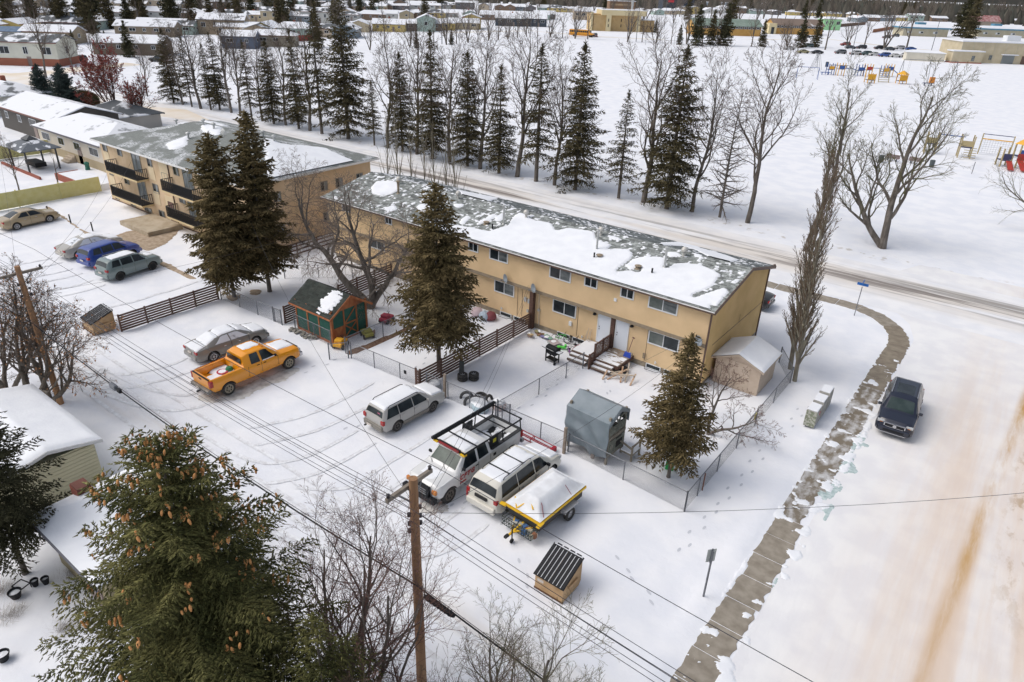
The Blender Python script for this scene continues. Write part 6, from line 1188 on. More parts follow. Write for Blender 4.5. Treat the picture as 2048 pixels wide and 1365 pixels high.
# snow shovel
sh = thing('snow_shovel', 'blue snow shovel with dark handle leaning by the right white door', 'shovel', (-16.95, 34.85, .54)); MB().bar((0, 0, .2), (.12, .3, 1.25), .03, .03).bar((.05, .3, 1.28), (.22, .3, 1.24), .03, .05).build('handle', mat('handle_maroon', (.12, .04, .05), .6), sh); MB().ext([(-.26, 0), (.26, 0), (.2, .3), (-.2, .3)], (0, -.08, .0), (1, 0, 0), (0, .3, 1), (0, .03, .02)).build('blade', mat('blue_plastic', (.02, .06, .40), .4), sh)
mb_ = thing('black_bin_bag', 'black bag under the edge of the deck by the timber', 'bag', (-16.6, 33.9, 0)); MB().lathe([(.2, 0), (.3, .12), (.25, .3), (0, .38)], 10).build('bag', black, mb_, smooth=60)
# clutter along the wall, left of the deck
rr = random.Random(21)
clut = [('tarp_bundle', 'grey snowy bundle of flat sheets along the foundation', -22.7, 34.4, (.9, .5, .18), (.25, .27, .29)), ('sheet_pile', 'pile of grey panels under snow beside the green bicycle frame', -22.0, 34.25, (1.0, .6, .14), (.3, .33, .35)), ('tan_bag', 'tan and white sack right of the slatted fence end', -23.8, 33.9, (.45, .4, .25), (.42, .33, .24)), ('wood_heap', 'small heap of wood scraps beside the brown party post', -23.4, 34.5, (.5, .4, .3), (.30, .2, .1))]
for nm, lab, x, y, d_, c in clut:
    t = thing(nm, lab, 'yard clutter', (x, y, 0), rr.uniform(-.4, .4))
    for k in range(3): MB().box((rr.uniform(-.15, .15), rr.uniform(-.1, .1), d_[2] * (k + .5) / 2.4), (d_[0] * rr.uniform(.6, 1), d_[1] * rr.uniform(.6, 1), d_[2] / 3), rr.uniform(-.4, .4), rx=rr.uniform(-.15, .15)).build('piece', wallm(tuple(q * rr.uniform(.7, 1.3) for q in c)), t, bevel=.03)
    MB().lathe([(d_[1] * .4, d_[2] * 1.1), (d_[1] * .2, d_[2] * 1.35), (0, d_[2] * 1.4)], 10).build('snow_cap', snow, t, smooth=60)
def bike(x, y, rz, c, lab, s=.8):
    t = thing('bicycle', lab, 'bicycle', (x, y, 0), rz); m_ = wallm(c)
    for dx in (-.5, .5): MB().tube([(dx * s + .3 * s * math.cos(a), 0, .3 * s + .3 * s * math.sin(a)) for a in np.linspace(0, 6.283, 17)], .018, 5).build('wheel', tyre_m, t)
    MB().bar((-.5 * s, 0, .3 * s), (-.1 * s, 0, .3 * s), .03, .03).bar((-.1 * s, 0, .3 * s), (-.2 * s, 0, .75 * s), .03, .03).bar((-.1 * s, 0, .3 * s), (.35 * s, 0, .72 * s), .035, .035).bar((-.18 * s, 0, .68 * s), (.35 * s, 0, .72 * s), .03, .03).bar((-.5 * s, 0, .3 * s), (-.2 * s, 0, .68 * s), .025, .025).bar((.5 * s, 0, .3 * s), (.33 * s, 0, .85 * s), .03, .03).build('frame', m_, t)
    MB().bar((.33 * s, -.22, .87 * s), (.33 * s, .22, .87 * s), .025, .025).build('handlebar', black, t); MB().box((-.22 * s, 0, .8 * s), (.2, .1, .05)).build('saddle', black, t)
bike(-21.8, 34.7, .3, (.12, .5, .12), 'bright green bicycle leaning on the wall behind the grill'); bike(-20.3, 34.3, 1.0, (.5, .08, .12), 'pink and red child bicycle left of the deck', .6); bike(-20.9, 34.8, .1, (.05, .05, .06), 'dark bicycle leaning on the wall left of the deck'); bike(-20.5, 33.7, 2.4, (.45, .2, .5), 'small violet bicycle lying right of the grill', .5)
t = thing('green_toy', 'bright green plastic toy lying in the snow behind the grill', 'toy', (-21.2, 33.9, .05), .5); MB().box((0, 0, .08), (.6, .2, .14)).box((.25, 0, .2), (.15, .3, .16)).build('shell', mat('lime', (.10, .60, .08), .5), t, bevel=.04)
t = thing('garden_tools', 'bundle of long handled tools leaning on the wall left of the deck', 'tools', (-20.0, 34.95, 0))
for i in range(4): MB().bar((i * .12 - .2, -.1, 0), (i * .1 - .15, .25, 1.2 + .2 * (i % 2)), .03, .03).build('handle', mat('lumber_pale', (.5, .42, .33)), t)
for i, (x, y, c, lab) in enumerate([(-28.6, 34.2, (.62, .48, .50), 'pale pink rubbish bag by the foundation, left one'), (-27.8, 34.1, (.42, .50, .58), 'pale blue rubbish bag by the foundation, middle one'), (-27.5, 34.3, (.22, .06, .07), 'red and black rubbish bag behind the pale ones')]):
    t = thing('rubbish_bag', lab, 'bag', (x, y, 0)); rb_ = np.random.RandomState(i); q = MB().lathe([(.25, 0), (.42, .12), (.45, .3), (.3, .5), (.1, .58), (0, .6)], 12); q.v = [(a + rb_.uniform(-.05, .05), b + rb_.uniform(-.05, .05), c_ + rb_.uniform(-.03, .03)) for a, b, c_ in q.v]; q.build('bag', wallm(c), t, smooth=70)
t = thing('covered_heap', 'tarp covered heap with blue edge behind the tall spruce by the wall', 'heap', (-31.0, 34.2, 0)); MB().box((0, 0, .3), (1.8, .9, .6)).build('heap', wallm((.3, .32, .34)), t, bevel=.1); MB().box((0, 0, .62), (1.8, .95, .1)).build('snow_cap', snow, t, bevel=.04); MB().box((-.5, -.47, .4), (.5, .05, .3)).build('blue_edge', mat('cyan', (.03, .3, .5), .5), t)
def rideon(x, y, rz, c1, lab):
    t = thing('ride_on_toy', lab, 'ride on toy', (x, y, 0), rz); MB().bb(-.3, .3, -.5, .5, .18, .42).build('body', wallm(c1), t, bevel=.06); MB().bb(-.26, .26, -.35, .1, .42, .62).build('cover', wallm(tuple(q * .9 for q in c1)), t, bevel=.05)
    for sx in (-.3, .3):
        for sy in (-.32, .32): MB().cyl((sx - .05, sy, .16), .16, .1, 12, axis='X').build('wheel', tyre_m, t)
    MB().lathe([(.1, 0), (.12, .02)], 10, (0, .25, .65)).bar((0, .3, .4), (0, .25, .65), .03, .03).build('steering', black, t)
rideon(-32.1, 24.85, .4, (.72, .36, .02), 'yellow ride on toy vehicle at the corner of the green shed'); rideon(-31.9, 26.9, 1.2, (.30, .28, .05), 'black and yellow ride on toy by the shed doors'); rideon(-32.6, 29.3, .2, (.35, .05, .08), 'red ride on mower beyond the green shed')
drum(-31.95, 27.25, .3, 'tan tub standing on the toy by the shed doors', wallm((.3, .2, .14)))
for i in range(5):
    t = thing('scrap_pile', 'grey scrap piled between the shed and its fence, %s from left' % ORD[i], 'scrap', (-36.2 + i * .8 * .6, 24.35 - .1 * (i % 2), 0), rr.uniform(0, 3))
    for k in range(3): MB().box((rr.uniform(-.2, .2), rr.uniform(-.15, .15), .06 + k * .05), (rr.uniform(.2, .5), rr.uniform(.1, .3), .06), rr.uniform(0, 3), rx=rr.uniform(-.3, .3)).build('piece', wallm((.2, .19, .17)), t)
# green plastic bin behind spruce
gb_ = thing('green_crate', 'bright green plastic crate behind the small spruce in the corner yard', 'crate', (-10.1, 26.9, 0), .3); MB().bb(-.2, .2, -.15, .15, 0, .4).build('shell', mat('crate_green', (.02, .32, .08), .5), gb_, bevel=.03)
# kerbside community mailboxes: three cabinets in a row
mm_ = mat('mailbox_grey', (.36, .35, .32), .6, (.44, .43, .40), 3); camo = mat('mailbox_print', (.20, .22, .15), .7, (.42, .42, .36), 9, lo=.45, hi=.55, detail=3)
for i, (y, lab) in enumerate(((35.5, 'nearest of the three grey community mail cabinets, printed front and snowy top'), (36.6, 'middle one of the three grey community mail cabinets beside the pavement'), (37.7, 'farthest of the three grey community mail cabinets beside the pavement'))):
    t = thing('mail_cabinet', lab, 'mail cabinet', (-5.85, y, 0), R(0), 'community mail cabinets beside the pavement'); MB().bb(-.28, .28, -.46, .46, .12, 1.12 + i * .07).build('cabinet', mm_, t, bevel=.02); MB().bb(-.2, .2, -.35, .35, 0, .12).build('base', galv, t)
    MB().bb(-.285, .285, -.475, -.462, .14, 1.08 + i * .07).build('end_panel', mm_ if i else camo, t); MB().bb(-.27, .27, -.45, .45, 1.122 + i * .07, 1.18 + i * .07).build('snow_cap', snow, t, bevel=.03)
    for r_ in range(4):
        for c in range(3): MB().bb(.281, .295, -.42 + c * .28, -.16 + c * .28, .22 + r_ * .21, .41 + r_ * .21).build('door', mm_, t)
    if i == 0: MB().bb(.296, .30, .0, .2, .7, .95).build('red_notice', redp, t)
# dumpsters
def dumpster(x, y, rz, lab, label2, hi=1.25, lo=.85, w_=1.75, d_=1.25):
    t = thing('waste_bin', lab, 'waste bin', (x, y, 0), rz, 'tan waste bins with black lids'); tanm = mat('bin_tan', (.40, .25, .12), .75, (.50, .33, .18), 2.5, .003, 12)
    MB().ext([(-d_ / 2, .06), (d_ / 2 - .12, .06), (d_ / 2, .25), (d_ / 2, hi), (-d_ / 2, lo)], (-w_ / 2, 0, 0), (0, 1, 0), (0, 0, 1), (w_, 0, 0)).build('shell', tanm, t, bevel=.015)
    k = (hi - lo) / d_
    for s_ in (-1, 1):
        c = MB(); x0, x1 = (-w_ / 2 - .05, -.012) if s_ < 0 else (.012, w_ / 2 + .05)
        c.ext([(-d_ / 2 - .07, lo - k * .07 + .02), (d_ / 2 + .02, hi + .03), (d_ / 2 + .02, hi + .055), (-d_ / 2 - .07, lo - k * .07 + .045)], (x0, 0, 0), (0, 1, 0), (0, 0, 1), (x1 - x0, 0, 0)); l_ = c.build('lid', black, t)
        n = 4
        for i in range(n + 1):
            xx_ = x0 + (x1 - x0) * (i + .0) / n; a = (xx_, -d_ / 2 - .05, lo - k * .05 + .052); b = (xx_, d_ / 2 - .08, hi - k * .08 + .06)
            if 0 < i < n + (s_ < 0): MB().bar(a, b, .018, .012).build('snow_line', snow, l_)
            if i < n: MB().bar((xx_ + (x1 - x0) / n / 2, a[1] - .01, a[2] + .005), (xx_ + (x1 - x0) / n / 2, b[1], b[2] + .005), (x1 - x0) / n * .72, .03).build('rib', black, l_)
    MB().bb(-w_ / 2, w_ / 2, d_ / 2 - .04, d_ / 2 - .01, hi + .055, hi + .075).build('snow_line', snow, t); q = MB()
    for i in range(4): q.cyl((-w_ / 2 + .1 + i * (w_ - .4) / 3, d_ / 2 + .04, hi + .05), .035, .2, 8, axis='X')
    q.build('hinge', black, t); MB().bb(-w_ / 2 - .02, w_ / 2 + .02, -d_ / 2 - .02, -d_ / 2 + .03, .05, .12).build('skid', mat('rusty_base', (.12, .06, .035), .9), t); MB().bb(-w_ / 2 + .12, -w_ / 2 + .4, -d_ / 2 - .012, -d_ / 2 - .001, lo - .3, lo - .16).build('label', plate, t)
    for s_ in (-1, 1): MB().bb(s_ * w_ / 2, s_ * (w_ / 2 + .07), -.3, .3, .55, .68).build('fork_pocket', tanm, t)
dumpster(-10.15, 17.2, R(0), 'tan steel waste bin with ribbed black lid near the trailer', '', 1.35, .80, 1.3, 1.3); dumpster(-45.75, 16.3, R(-2), 'tan steel waste bin with black lid by the left slatted fence', '', 1.3, .8, 1.55, 1.4)
# signs
s1 = thing('road_sign', 'rectangular road sign seen from behind on a thin post by the pavement', 'road sign', (-5.42, 20.3, 0)); MB().bar((0, 0, 0), (0, 0, 2.4), .055, .055).build('post', galv, s1); MB().box((0, .05, 2.15), (.05, .03, .7)).build('bracket', galv, s1); q = MB(); q.box((0, .07, 2.15), (.36, .012, .62), R(0)); q.build('sign_panel', mat('sign_back', (.42, .45, .43), .5), s1); s1.rotation_euler = (0, 0, R(50))
s2 = thing('street_name_sign', 'blue street name sign on a slim post at the corner', 'street sign', (-7.73, 52.5, 0)); MB().bar((0, 0, 0), (0, 0, 2.3), .05, .05).build('post', galv, s2); MB().bb(-.38, .38, -.01, .01, 2.38, 2.58).build('name_plate', mat('sign_blue', (.01, .12, .42), .5), s2); MB().bb(-.01, .01, -.3, .3, 2.6, 2.78).build('name_plate', MATS['sign_blue'], s2)
x, y, _ = at(75, 165); s3 = thing('stop_sign', 'red stop sign on a thin post at the sandy crossing', 'stop sign', (x, y, 0), R(37)); MB().bar((0, 0, 0), (0, 0, 2.6), .07, .07).build('post', galv, s3); MB().cyl((0, -.06, 2.5), .5, .03, 8, axis='Y').build('sign_panel', mat('stop_red', (.65, .02, .03), .5), s3); text('STOP', .33, white, s3, (-.42, -.08, 2.38), (R(90), 0, 0), shear=0)
# gazebo, garden things at the left
gz = thing('gazebo', 'dark metal gazebo with hip roof dusted with snow in the left garden', 'gazebo', (-93.5, 31.2, 0), R(0)); gd = mat('gazebo_dark', (.05, .055, .06), .6)
for x in (-2.2, 2.2):
    for y in (-1.6, 1.6): MB().bar((x, y, 0), (x, y, 2.4), .16, .16).build('post', gd, gz)
hip(MB(), -2.8, 2.8, -2.1, 2.1, 2.5, 3.4, 2.3, .1).build('roof', mat('gazebo_roof', (.10, .115, .135), .7, (.7, .72, .76), .8, lo=.56, hi=.60), gz); hip(MB(), -.8, .8, -.6, .6, 3.35, 3.75, .5, .06).build('cupola', gd, gz); MB().bb(-1.4, 1.4, -.6, .6, .3, .8).build('swing_bench', black, gz)
e = thing('garden_edging', 'red brown timber edging around the gazebo patio', 'edging', (-93, 29.2, 0)); MB().bb(-5, 5.5, -.1, .1, 0, .3).build('edging', mat('edge_red', (.28, .08, .05), .8), e)
x, y, _ = at(170, 368); e = thing('raised_bed', 'red edged snow filled garden bed behind the yellow fence', 'garden bed', (x, y, 0), 0); MB().bb(-4, 4, -1.3, -1.1, 0, .7).bb(-4, -3.8, -1.1, 1.1, 0, .7).build('edging', MATS['edge_red'], e); MB().bb(-3.8, 4, -1.1, 1.3, 0, .66).build('snow_fill', snow, e)
x, y, _ = at(150, 322); e = thing('back_steps', 'small tan wooden steps at the back door of the beige bungalow', 'steps', (x, y, 0), 0)
for k in range(4): MB().bb(-.9, .9, -1.2 + k * .3, -.9 + k * .3, 0, .2 + .2 * k).build('step', mat('lumber_pale', (.5, .42, .33)), e)
x, y, _ = at(176, 340); e = thing('green_chair', 'small green garden ornament by the beige bungalow wall', 'ornament', (x, y, 0)); MB().lathe([(.3, 0), (.22, .5), (.3, .8), (0, 1)], 8).build('body', wallm((.03, .14, .10)), e)
for i, (px, py) in enumerate(((98, 430), (142, 447), (186, 463))): x, y, _ = at(px, py); tag(MB().cyl((x, y, 0), .06, .85, 8).build('bollard', dirty), 'short dark plug in post on the soil strip, %s from left' % ORD[i], 'post')
for i, (px, py) in enumerate(((120, 366), (115, 377))): pass
# clutter in the lower left yard
x, y, _ = at(45, 1187)
for i, (px, py, lab) in enumerate(((33, 1195, 'dark round fire bowl in the lower left yard'), (72, 1172, 'black planter left of its twin in the lower left yard'), (93, 1168, 'black planter right of its twin in the lower left yard'), (8, 1320, 'dark wooden planter at the lower left edge'))):
    x, y, _ = at(px, py); t = thing('planter', lab, 'planter', (x, y, 0)); r = .24 if i in (0, 3) else .15; MB().lathe([(r * .6, 0), (r, .3), (r * .9, .32), (r * .8, .2)], 14).build('pot', black, t, smooth=40); MB().lathe([(r * .8, .22), (0, .26)], 12).build('snow_fill', snow, t)
x, y, _ = at(45, 1178); t = thing('black_rack', 'black wire rack frame lying in the lower left yard', 'rack', (x, y, 0), .3); MB().bb(-.25, .25, -.2, -.17, .2, .23).bb(-.25, .25, .17, .2, .2, .23).bb(-.25, -.22, -.2, .2, .2, .23).bb(.22, .25, -.2, .2, .2, .23).bb(-.25, -.22, -.2, -.17, 0, .2).bb(.22, .25, .17, .2, 0, .2).build('frame', black, t)
# ------------------------------------------------------------------ playgrounds (far field)
pcol = {'y': mat('play_yellow', (.70, .36, .02), .45), 'b': mat('play_blue', (.03, .10, .33), .45), 'r': mat('play_red', (.42, .04, .03), .45), 't': mat('play_tan', (.42, .34, .18), .6), 'o': mat('play_orange', (.62, .22, .02), .45), 'n': mat('play_navy', (.04, .05, .13), .5)}
def tower(t, x, y, w_, h, c, roof=None, post='t'):
    q = MB()
    for sx in (-1, 1):
        for sy in (-1, 1): q.bar((x + sx * w_ / 2, y + sy * w_ / 2, 0), (x + sx * w_ / 2, y + sy * w_ / 2, h + 1.6), .16, .16)
    q.build('posts', pcol[post], t); MB().bb(x - w_ / 2, x + w_ / 2, y - w_ / 2, y + w_ / 2, h - .1, h).build('platform', pcol['n'], t); MB().bb(x - w_ / 2, x + w_ / 2, y - w_ / 2 - .05, y - w_ / 2, h + .1, h + .9).build('panel', pcol[c], t)
    if roof: MB().lathe([(w_ * .95, h + 1.6), (0, h + 2.6)], 4, (x, y, 0)).build('roof', pcol[roof], t)
def slide(t, x, y, h, dx, dy, c):
    q = MB(); q.ext([(0, h), (.3, h), (2.6, .35), (3.1, .3), (3.1, .2), (2.6, .22), (0, h - .12)], (x, y, 0), (dx, dy, 0), (0, 0, 1), (-dy * .7, dx * .7, 0)); q.build('slide', pcol[c], t)
x, y, _ = at(1720, 152); pg = thing('play_structure', 'blue and yellow climbing structure in the middle of the far playground', 'play structure', (x, y, 0), R(37))
for i, (dx, c, r_) in enumerate(((-9, 'y', None), (-6.5, 'b', None), (-.5, 'b', None), (1.5, 'r', None), (6.5, 'y', None), (8.5, 'b', None))): tower(pg, dx, rnd.uniform(-1, 1), 1.7, 1.5 + .3 * (i % 2), c, r_, 'y' if i % 2 else 'b')
MB().tube([(-5.5, 0, 1.6), (-3.5, 0, 2.0), (-1.5, 0, 1.6)], .12, 6).build('arched_bridge', pcol['b'], pg); slide(pg, 9.4, 0, 1.8, .9, -.3, 'b'); q = MB()
for i in range(6): q.bar((2.5 + i * .6, -.4, 2.2), (2.5 + i * .6, .6, 2.2), .05, .05)
q.bar((2.3, -.4, 2.2), (5.8, -.4, 2.2), .06, .06).bar((2.3, .6, 2.2), (5.8, .6, 2.2), .06, .06); q.build('monkey_bars', pcol['b'], pg)
for px, py, lab in ((1738, 166, 'yellow climbing arch panel in front of the far play structure'), (1801, 168, 'little yellow roofed play hut in the far playground')):
    x, y, _ = at(px, py); t = thing('play_hut', lab, 'play hut', (x, y, 0), R(37)); tower(t, 0, 0, 1.9, .8, 'y', 'y' if px > 1780 else None, 'y'); MB().bb(-1, 1, -1.05, -1, 1.7, 2.3).build('panel', pcol['y'], t)
x, y, _ = at(1765, 165); t = thing('tan_climber', 'tan ladder climber beside the yellow roofed play hut', 'climber', (x, y, 0), R(37)); q = MB()
for sx in (-1.4, 1.4): q.bar((sx, -.5, 0), (sx, .6, 3.6), .16, .16)
for k in range(7): q.bar((-1.4, -.5 + k * .17, .5 * k + .2), (1.4, -.5 + k * .17, .5 * k + .2), .12, .12)
q.build('ladder', pcol['t'], t)
def swing(px, py, rz, lab, w_=7, c='b', h=3.2, bays=2):
    x, y, _ = at(px, py); t = thing('swing_frame', lab, 'swing set', (x, y, 0), R(rz)); q = MB(); q.bar((-w_ / 2, 0, h), (w_ / 2, 0, h), .11, .11)
    for k in range(bays + 1):
        xx_ = -w_ / 2 + w_ * k / bays
        for sy in (-1, 1): q.bar((xx_, 0, h), (xx_, sy * 1.4, 0), .09, .09)
    q.build('frame', pcol[c] if c != 'g' else galv, t); q = MB()
    for k in range(bays * 2): xx_ = -w_ / 2 + w_ * (k + .5) / bays / 2; q.bar((xx_ - .2, 0, h), (xx_ - .2, 0, 1.0), .02, .02).bar((xx_ + .2, 0, h), (xx_ + .2, 0, 1.0), .02, .02).bb(xx_ - .25, xx_ + .25, -.1, .1, .95, 1.0)
    q.build('seat', black, t)
swing(1852, 158, 33, 'tall galvanised swing frame at the right of the far playground', 15, 'g', 5.0); swing(1630, 142, 100, 'slim swing frame at the left end of the far playground', 9, 'g', 5.0); swing(1613, 158, 20, 'low blue swing frame left of the far play structure', 5.5, 'b', 3, 1)
for px, py, lab in ((1653, 134, 'dark litter bin at the far playground'),): x, y, _ = at(px, py); t = thing('litter_bin', lab, 'litter bin', (x, y, 0)); MB().cyl((0, 0, 0), .5, 1.5, 10).build('bin', wallm((.04, .06, .09)), t)
for px, py, lab in ((1668, 135, 'low bench at the far playground, left one'), (1687, 136, 'low bench at the far playground, right one'), (1650, 150, 'small blue spring rider at the far playground'), (1855, 172, 'tan seated spring rider at the far playground')):
    x, y, _ = at(px, py); t = thing('bench' if 'bench' in lab else 'spring_rider', lab, 'bench' if 'bench' in lab else 'spring rider', (x, y, 0), R(37)); MB().bb(-1.4, 1.4, -.3, .3, .6, .75).bb(-1, -.9, -.2, .2, 0, .6).bb(.9, 1, -.2, .2, 0, .6).build('seat', wallm((.15, .13, .12)) if 'bench' in lab else pcol['b' if 'blue' in lab else 'n'], t)
    if 'tan' in lab: MB().bb(.2, 1.4, -.3, .3, .75, 2.2).build('back', pcol['o'], t)
# near playground at right edge
x, y, _ = at(2035, 335); pt = thing('play_tower', 'colourful play tower with yellow roof and spiral slide at the right edge', 'play tower', (x, y, 0), R(30)); tower(pt, 0, 0, 1.5, 1.6, 'b', 'y'); tower(pt, -1.9, .4, 1.3, .9, 'n'); MB().bb(-.9, .9, -.85, -.78, 1.1, 2.0).build('red_panel', pcol['r'], pt)
MB().tube([(.6, -.6, 1.9), (1.2, -1.2, 1.6), (.9, -1.9, 1.2), (.2, -1.9, .8), (-.1, -2.2, .45)], .34, 12).build('spiral_slide', pcol['o'], pt, smooth=60); slide(pt, -2.0, -.4, .9, -.3, -.95, 'r'); slide(pt, -.7, -.6, 1.1, -.2, -.98, 'r')
x, y, _ = at(1985, 312); cn2 = thing('climbing_net', 'yellow framed climbing net between play towers at the right', 'climbing net', (x, y, 0), R(6)); q = MB()
for sx in (-2, 2): q.bar((sx, 0, 0), (sx, 0, 3.1), .15, .15)
q.build('posts', pcol['t'], cn2); MB().bar((-2, 0, 3.0), (2, 0, 3.0), .09, .09).build('top_bar', pcol['n'], cn2); MB().bar((-2, 0, 2.3), (2, 0, 2.3), .12, .14).build('beam', pcol['y'], cn2); q = MB()
for k in range(12): q.bar((-1.9 + k * .345, 0, .3), (-1.9 + k * .345, 0, 2.3), .018, .018)
for k in range(7): q.bar((-1.95, 0, .3 + k * .3), (1.95, 0, .3 + k * .3), .018, .018)
q.build('net', galv, cn2)
x, y, _ = at(1925, 315); t = thing('wooden_play_frame', 'weathered tan play frame behind the big bare elm', 'play frame', (x, y, 0), R(12)); tower(t, 0, 0, 1.6, 1.6, 't'); tower(t, -4.5, .5, 1.4, 1.5, 't'); MB().bar((-4, .4, 2.9), (-.4, 0, 2.9), .1, .1).build('blue_beam', pcol['b'], t); q = MB()
for k in range(5): q.bar((-.2, -1.6 + k * .25, .3 + k * .3), (1.4, -1.6 + k * .25, .3 + k * .3), .08, .08)
q.build('ladder', pcol['t'], t)
for px, py, lab in ((1784, 322, 'brown slatted bench seen through the elm, left one'), (1830, 328, 'brown slatted bench seen through the elm, right one')):
    x, y, _ = at(px, py); t = thing('park_bench', lab, 'bench', (x, y, 0), R(-8), 'brown benches in the near playground')
    for k in range(4): MB().box((0, -.05 - .07 * k * .2 + .1, .48 + k * .12), (1.9, .04, .1), 0, rx=-.2).build('back_slat', wallm((.14, .08, .07)), t)
    for k in range(3): MB().box((0, -.15 - .12 * k, .42), (1.9, .1, .04)).build('seat_slat', wallm((.14, .08, .07)), t)
    for sx in (-.6, .6): MB().bb(sx - .04, sx + .04, -.35, .1, 0, .42).build('leg', galv, t)
for px, py, lab in ((1761, 325, 'grey litter bin left of the brown benches'), (1862, 335, 'grey litter bin right of the brown benches')):
    x, y, _ = at(px, py); t = thing('litter_bin', lab, 'litter bin', (x, y, 0)); MB().lathe([(.3, 0), (.34, .95), (.3, 1.0), (0, 1.02)], 12).build('bin', wallm((.07, .085, .09)), t)
x, y, _ = at(1943, 348); tag(MB().cyl((x, y, 0), .05, 1.6, 6).build('snow_stake', galv), 'thin leaning marker post in the snow left of the spiral slide', 'post')
# backstop and light posts at the field edge
x, y, _ = at(1343, 92); t = thing('goal_frame', 'thin chain backstop frame at the far edge of the field', 'backstop', (x, y, 0), R(42)); q = MB()
for sx in (-11, -5, 1, 7, 11): q.bar((sx, 0, 0), (sx, 0, 4.2), .09, .09)
q.bar((-11, 0, 4.2), (-5, 0, 4.2), .08, .08).bar((-11, 0, 2), (7, 0, 2), .06, .06).build('frame', galv, t)
# ------------------------------------------------------------------ trees
needle = mat('needle_dark', (.062, .055, .030), .85, (.11, .092, .048), 1.3, isl=.4, spec=.15); needle_b = mat('needle_brownish', (.10, .080, .036), .85, (.18, .135, .065), .9, isl=.45, spec=.15)
needle_f = mat('needle_green', (.062, .068, .022), .8, (.175, .165, .06), 1.1, isl=.5, spec=.2); needle_bl = mat('needle_blue', (.045, .065, .060), .85, (.075, .10, .09), 1.5, isl=.4, spec=.15); needle_m = mat('needle_mid', (.045, .045, .024), .85, (.075, .072, .038), 1.2, isl=.45, spec=.15)
conem = mat('spruce_cone', (.46, .19, .055), .8, (.60, .30, .11), 6, isl=.3)
def tubes(S, ns):
    """S: (k,8) p0 p1 r0 r1 -> prisms"""
    p0, p1, r0, r1 = S[:, :3], S[:, 3:6], S[:, 6], S[:, 7]; d = p1 - p0; d /= np.maximum(np.linalg.norm(d, axis=1, keepdims=True), 1e-6)
    a = np.where(np.abs(d[:, 2:3]) < .9, np.array([[0, 0, 1.]]), np.array([[1., 0, 0]])); u = np.cross(d, a); u /= np.linalg.norm(u, axis=1, keepdims=True); v = np.cross(d, u); k = len(S)
    an = np.arange(ns) * 2 * math.pi / ns; c, s = np.cos(an), np.sin(an); off = u[:, None, :] * c[None, :, None] + v[:, None, :] * s[None, :, None]
    V = np.concatenate([p0[:, None, :] + off * r0[:, None, None], p1[:, None, :] + off * r1[:, None, None]], 1)
    j = np.arange(ns); f = np.stack([j, (j + 1) % ns, (j + 1) % ns + ns, j + ns], -1); return V.reshape(-1, 3), (f[None] + (np.arange(k) * 2 * ns)[:, None, None]).reshape(-1, 4)
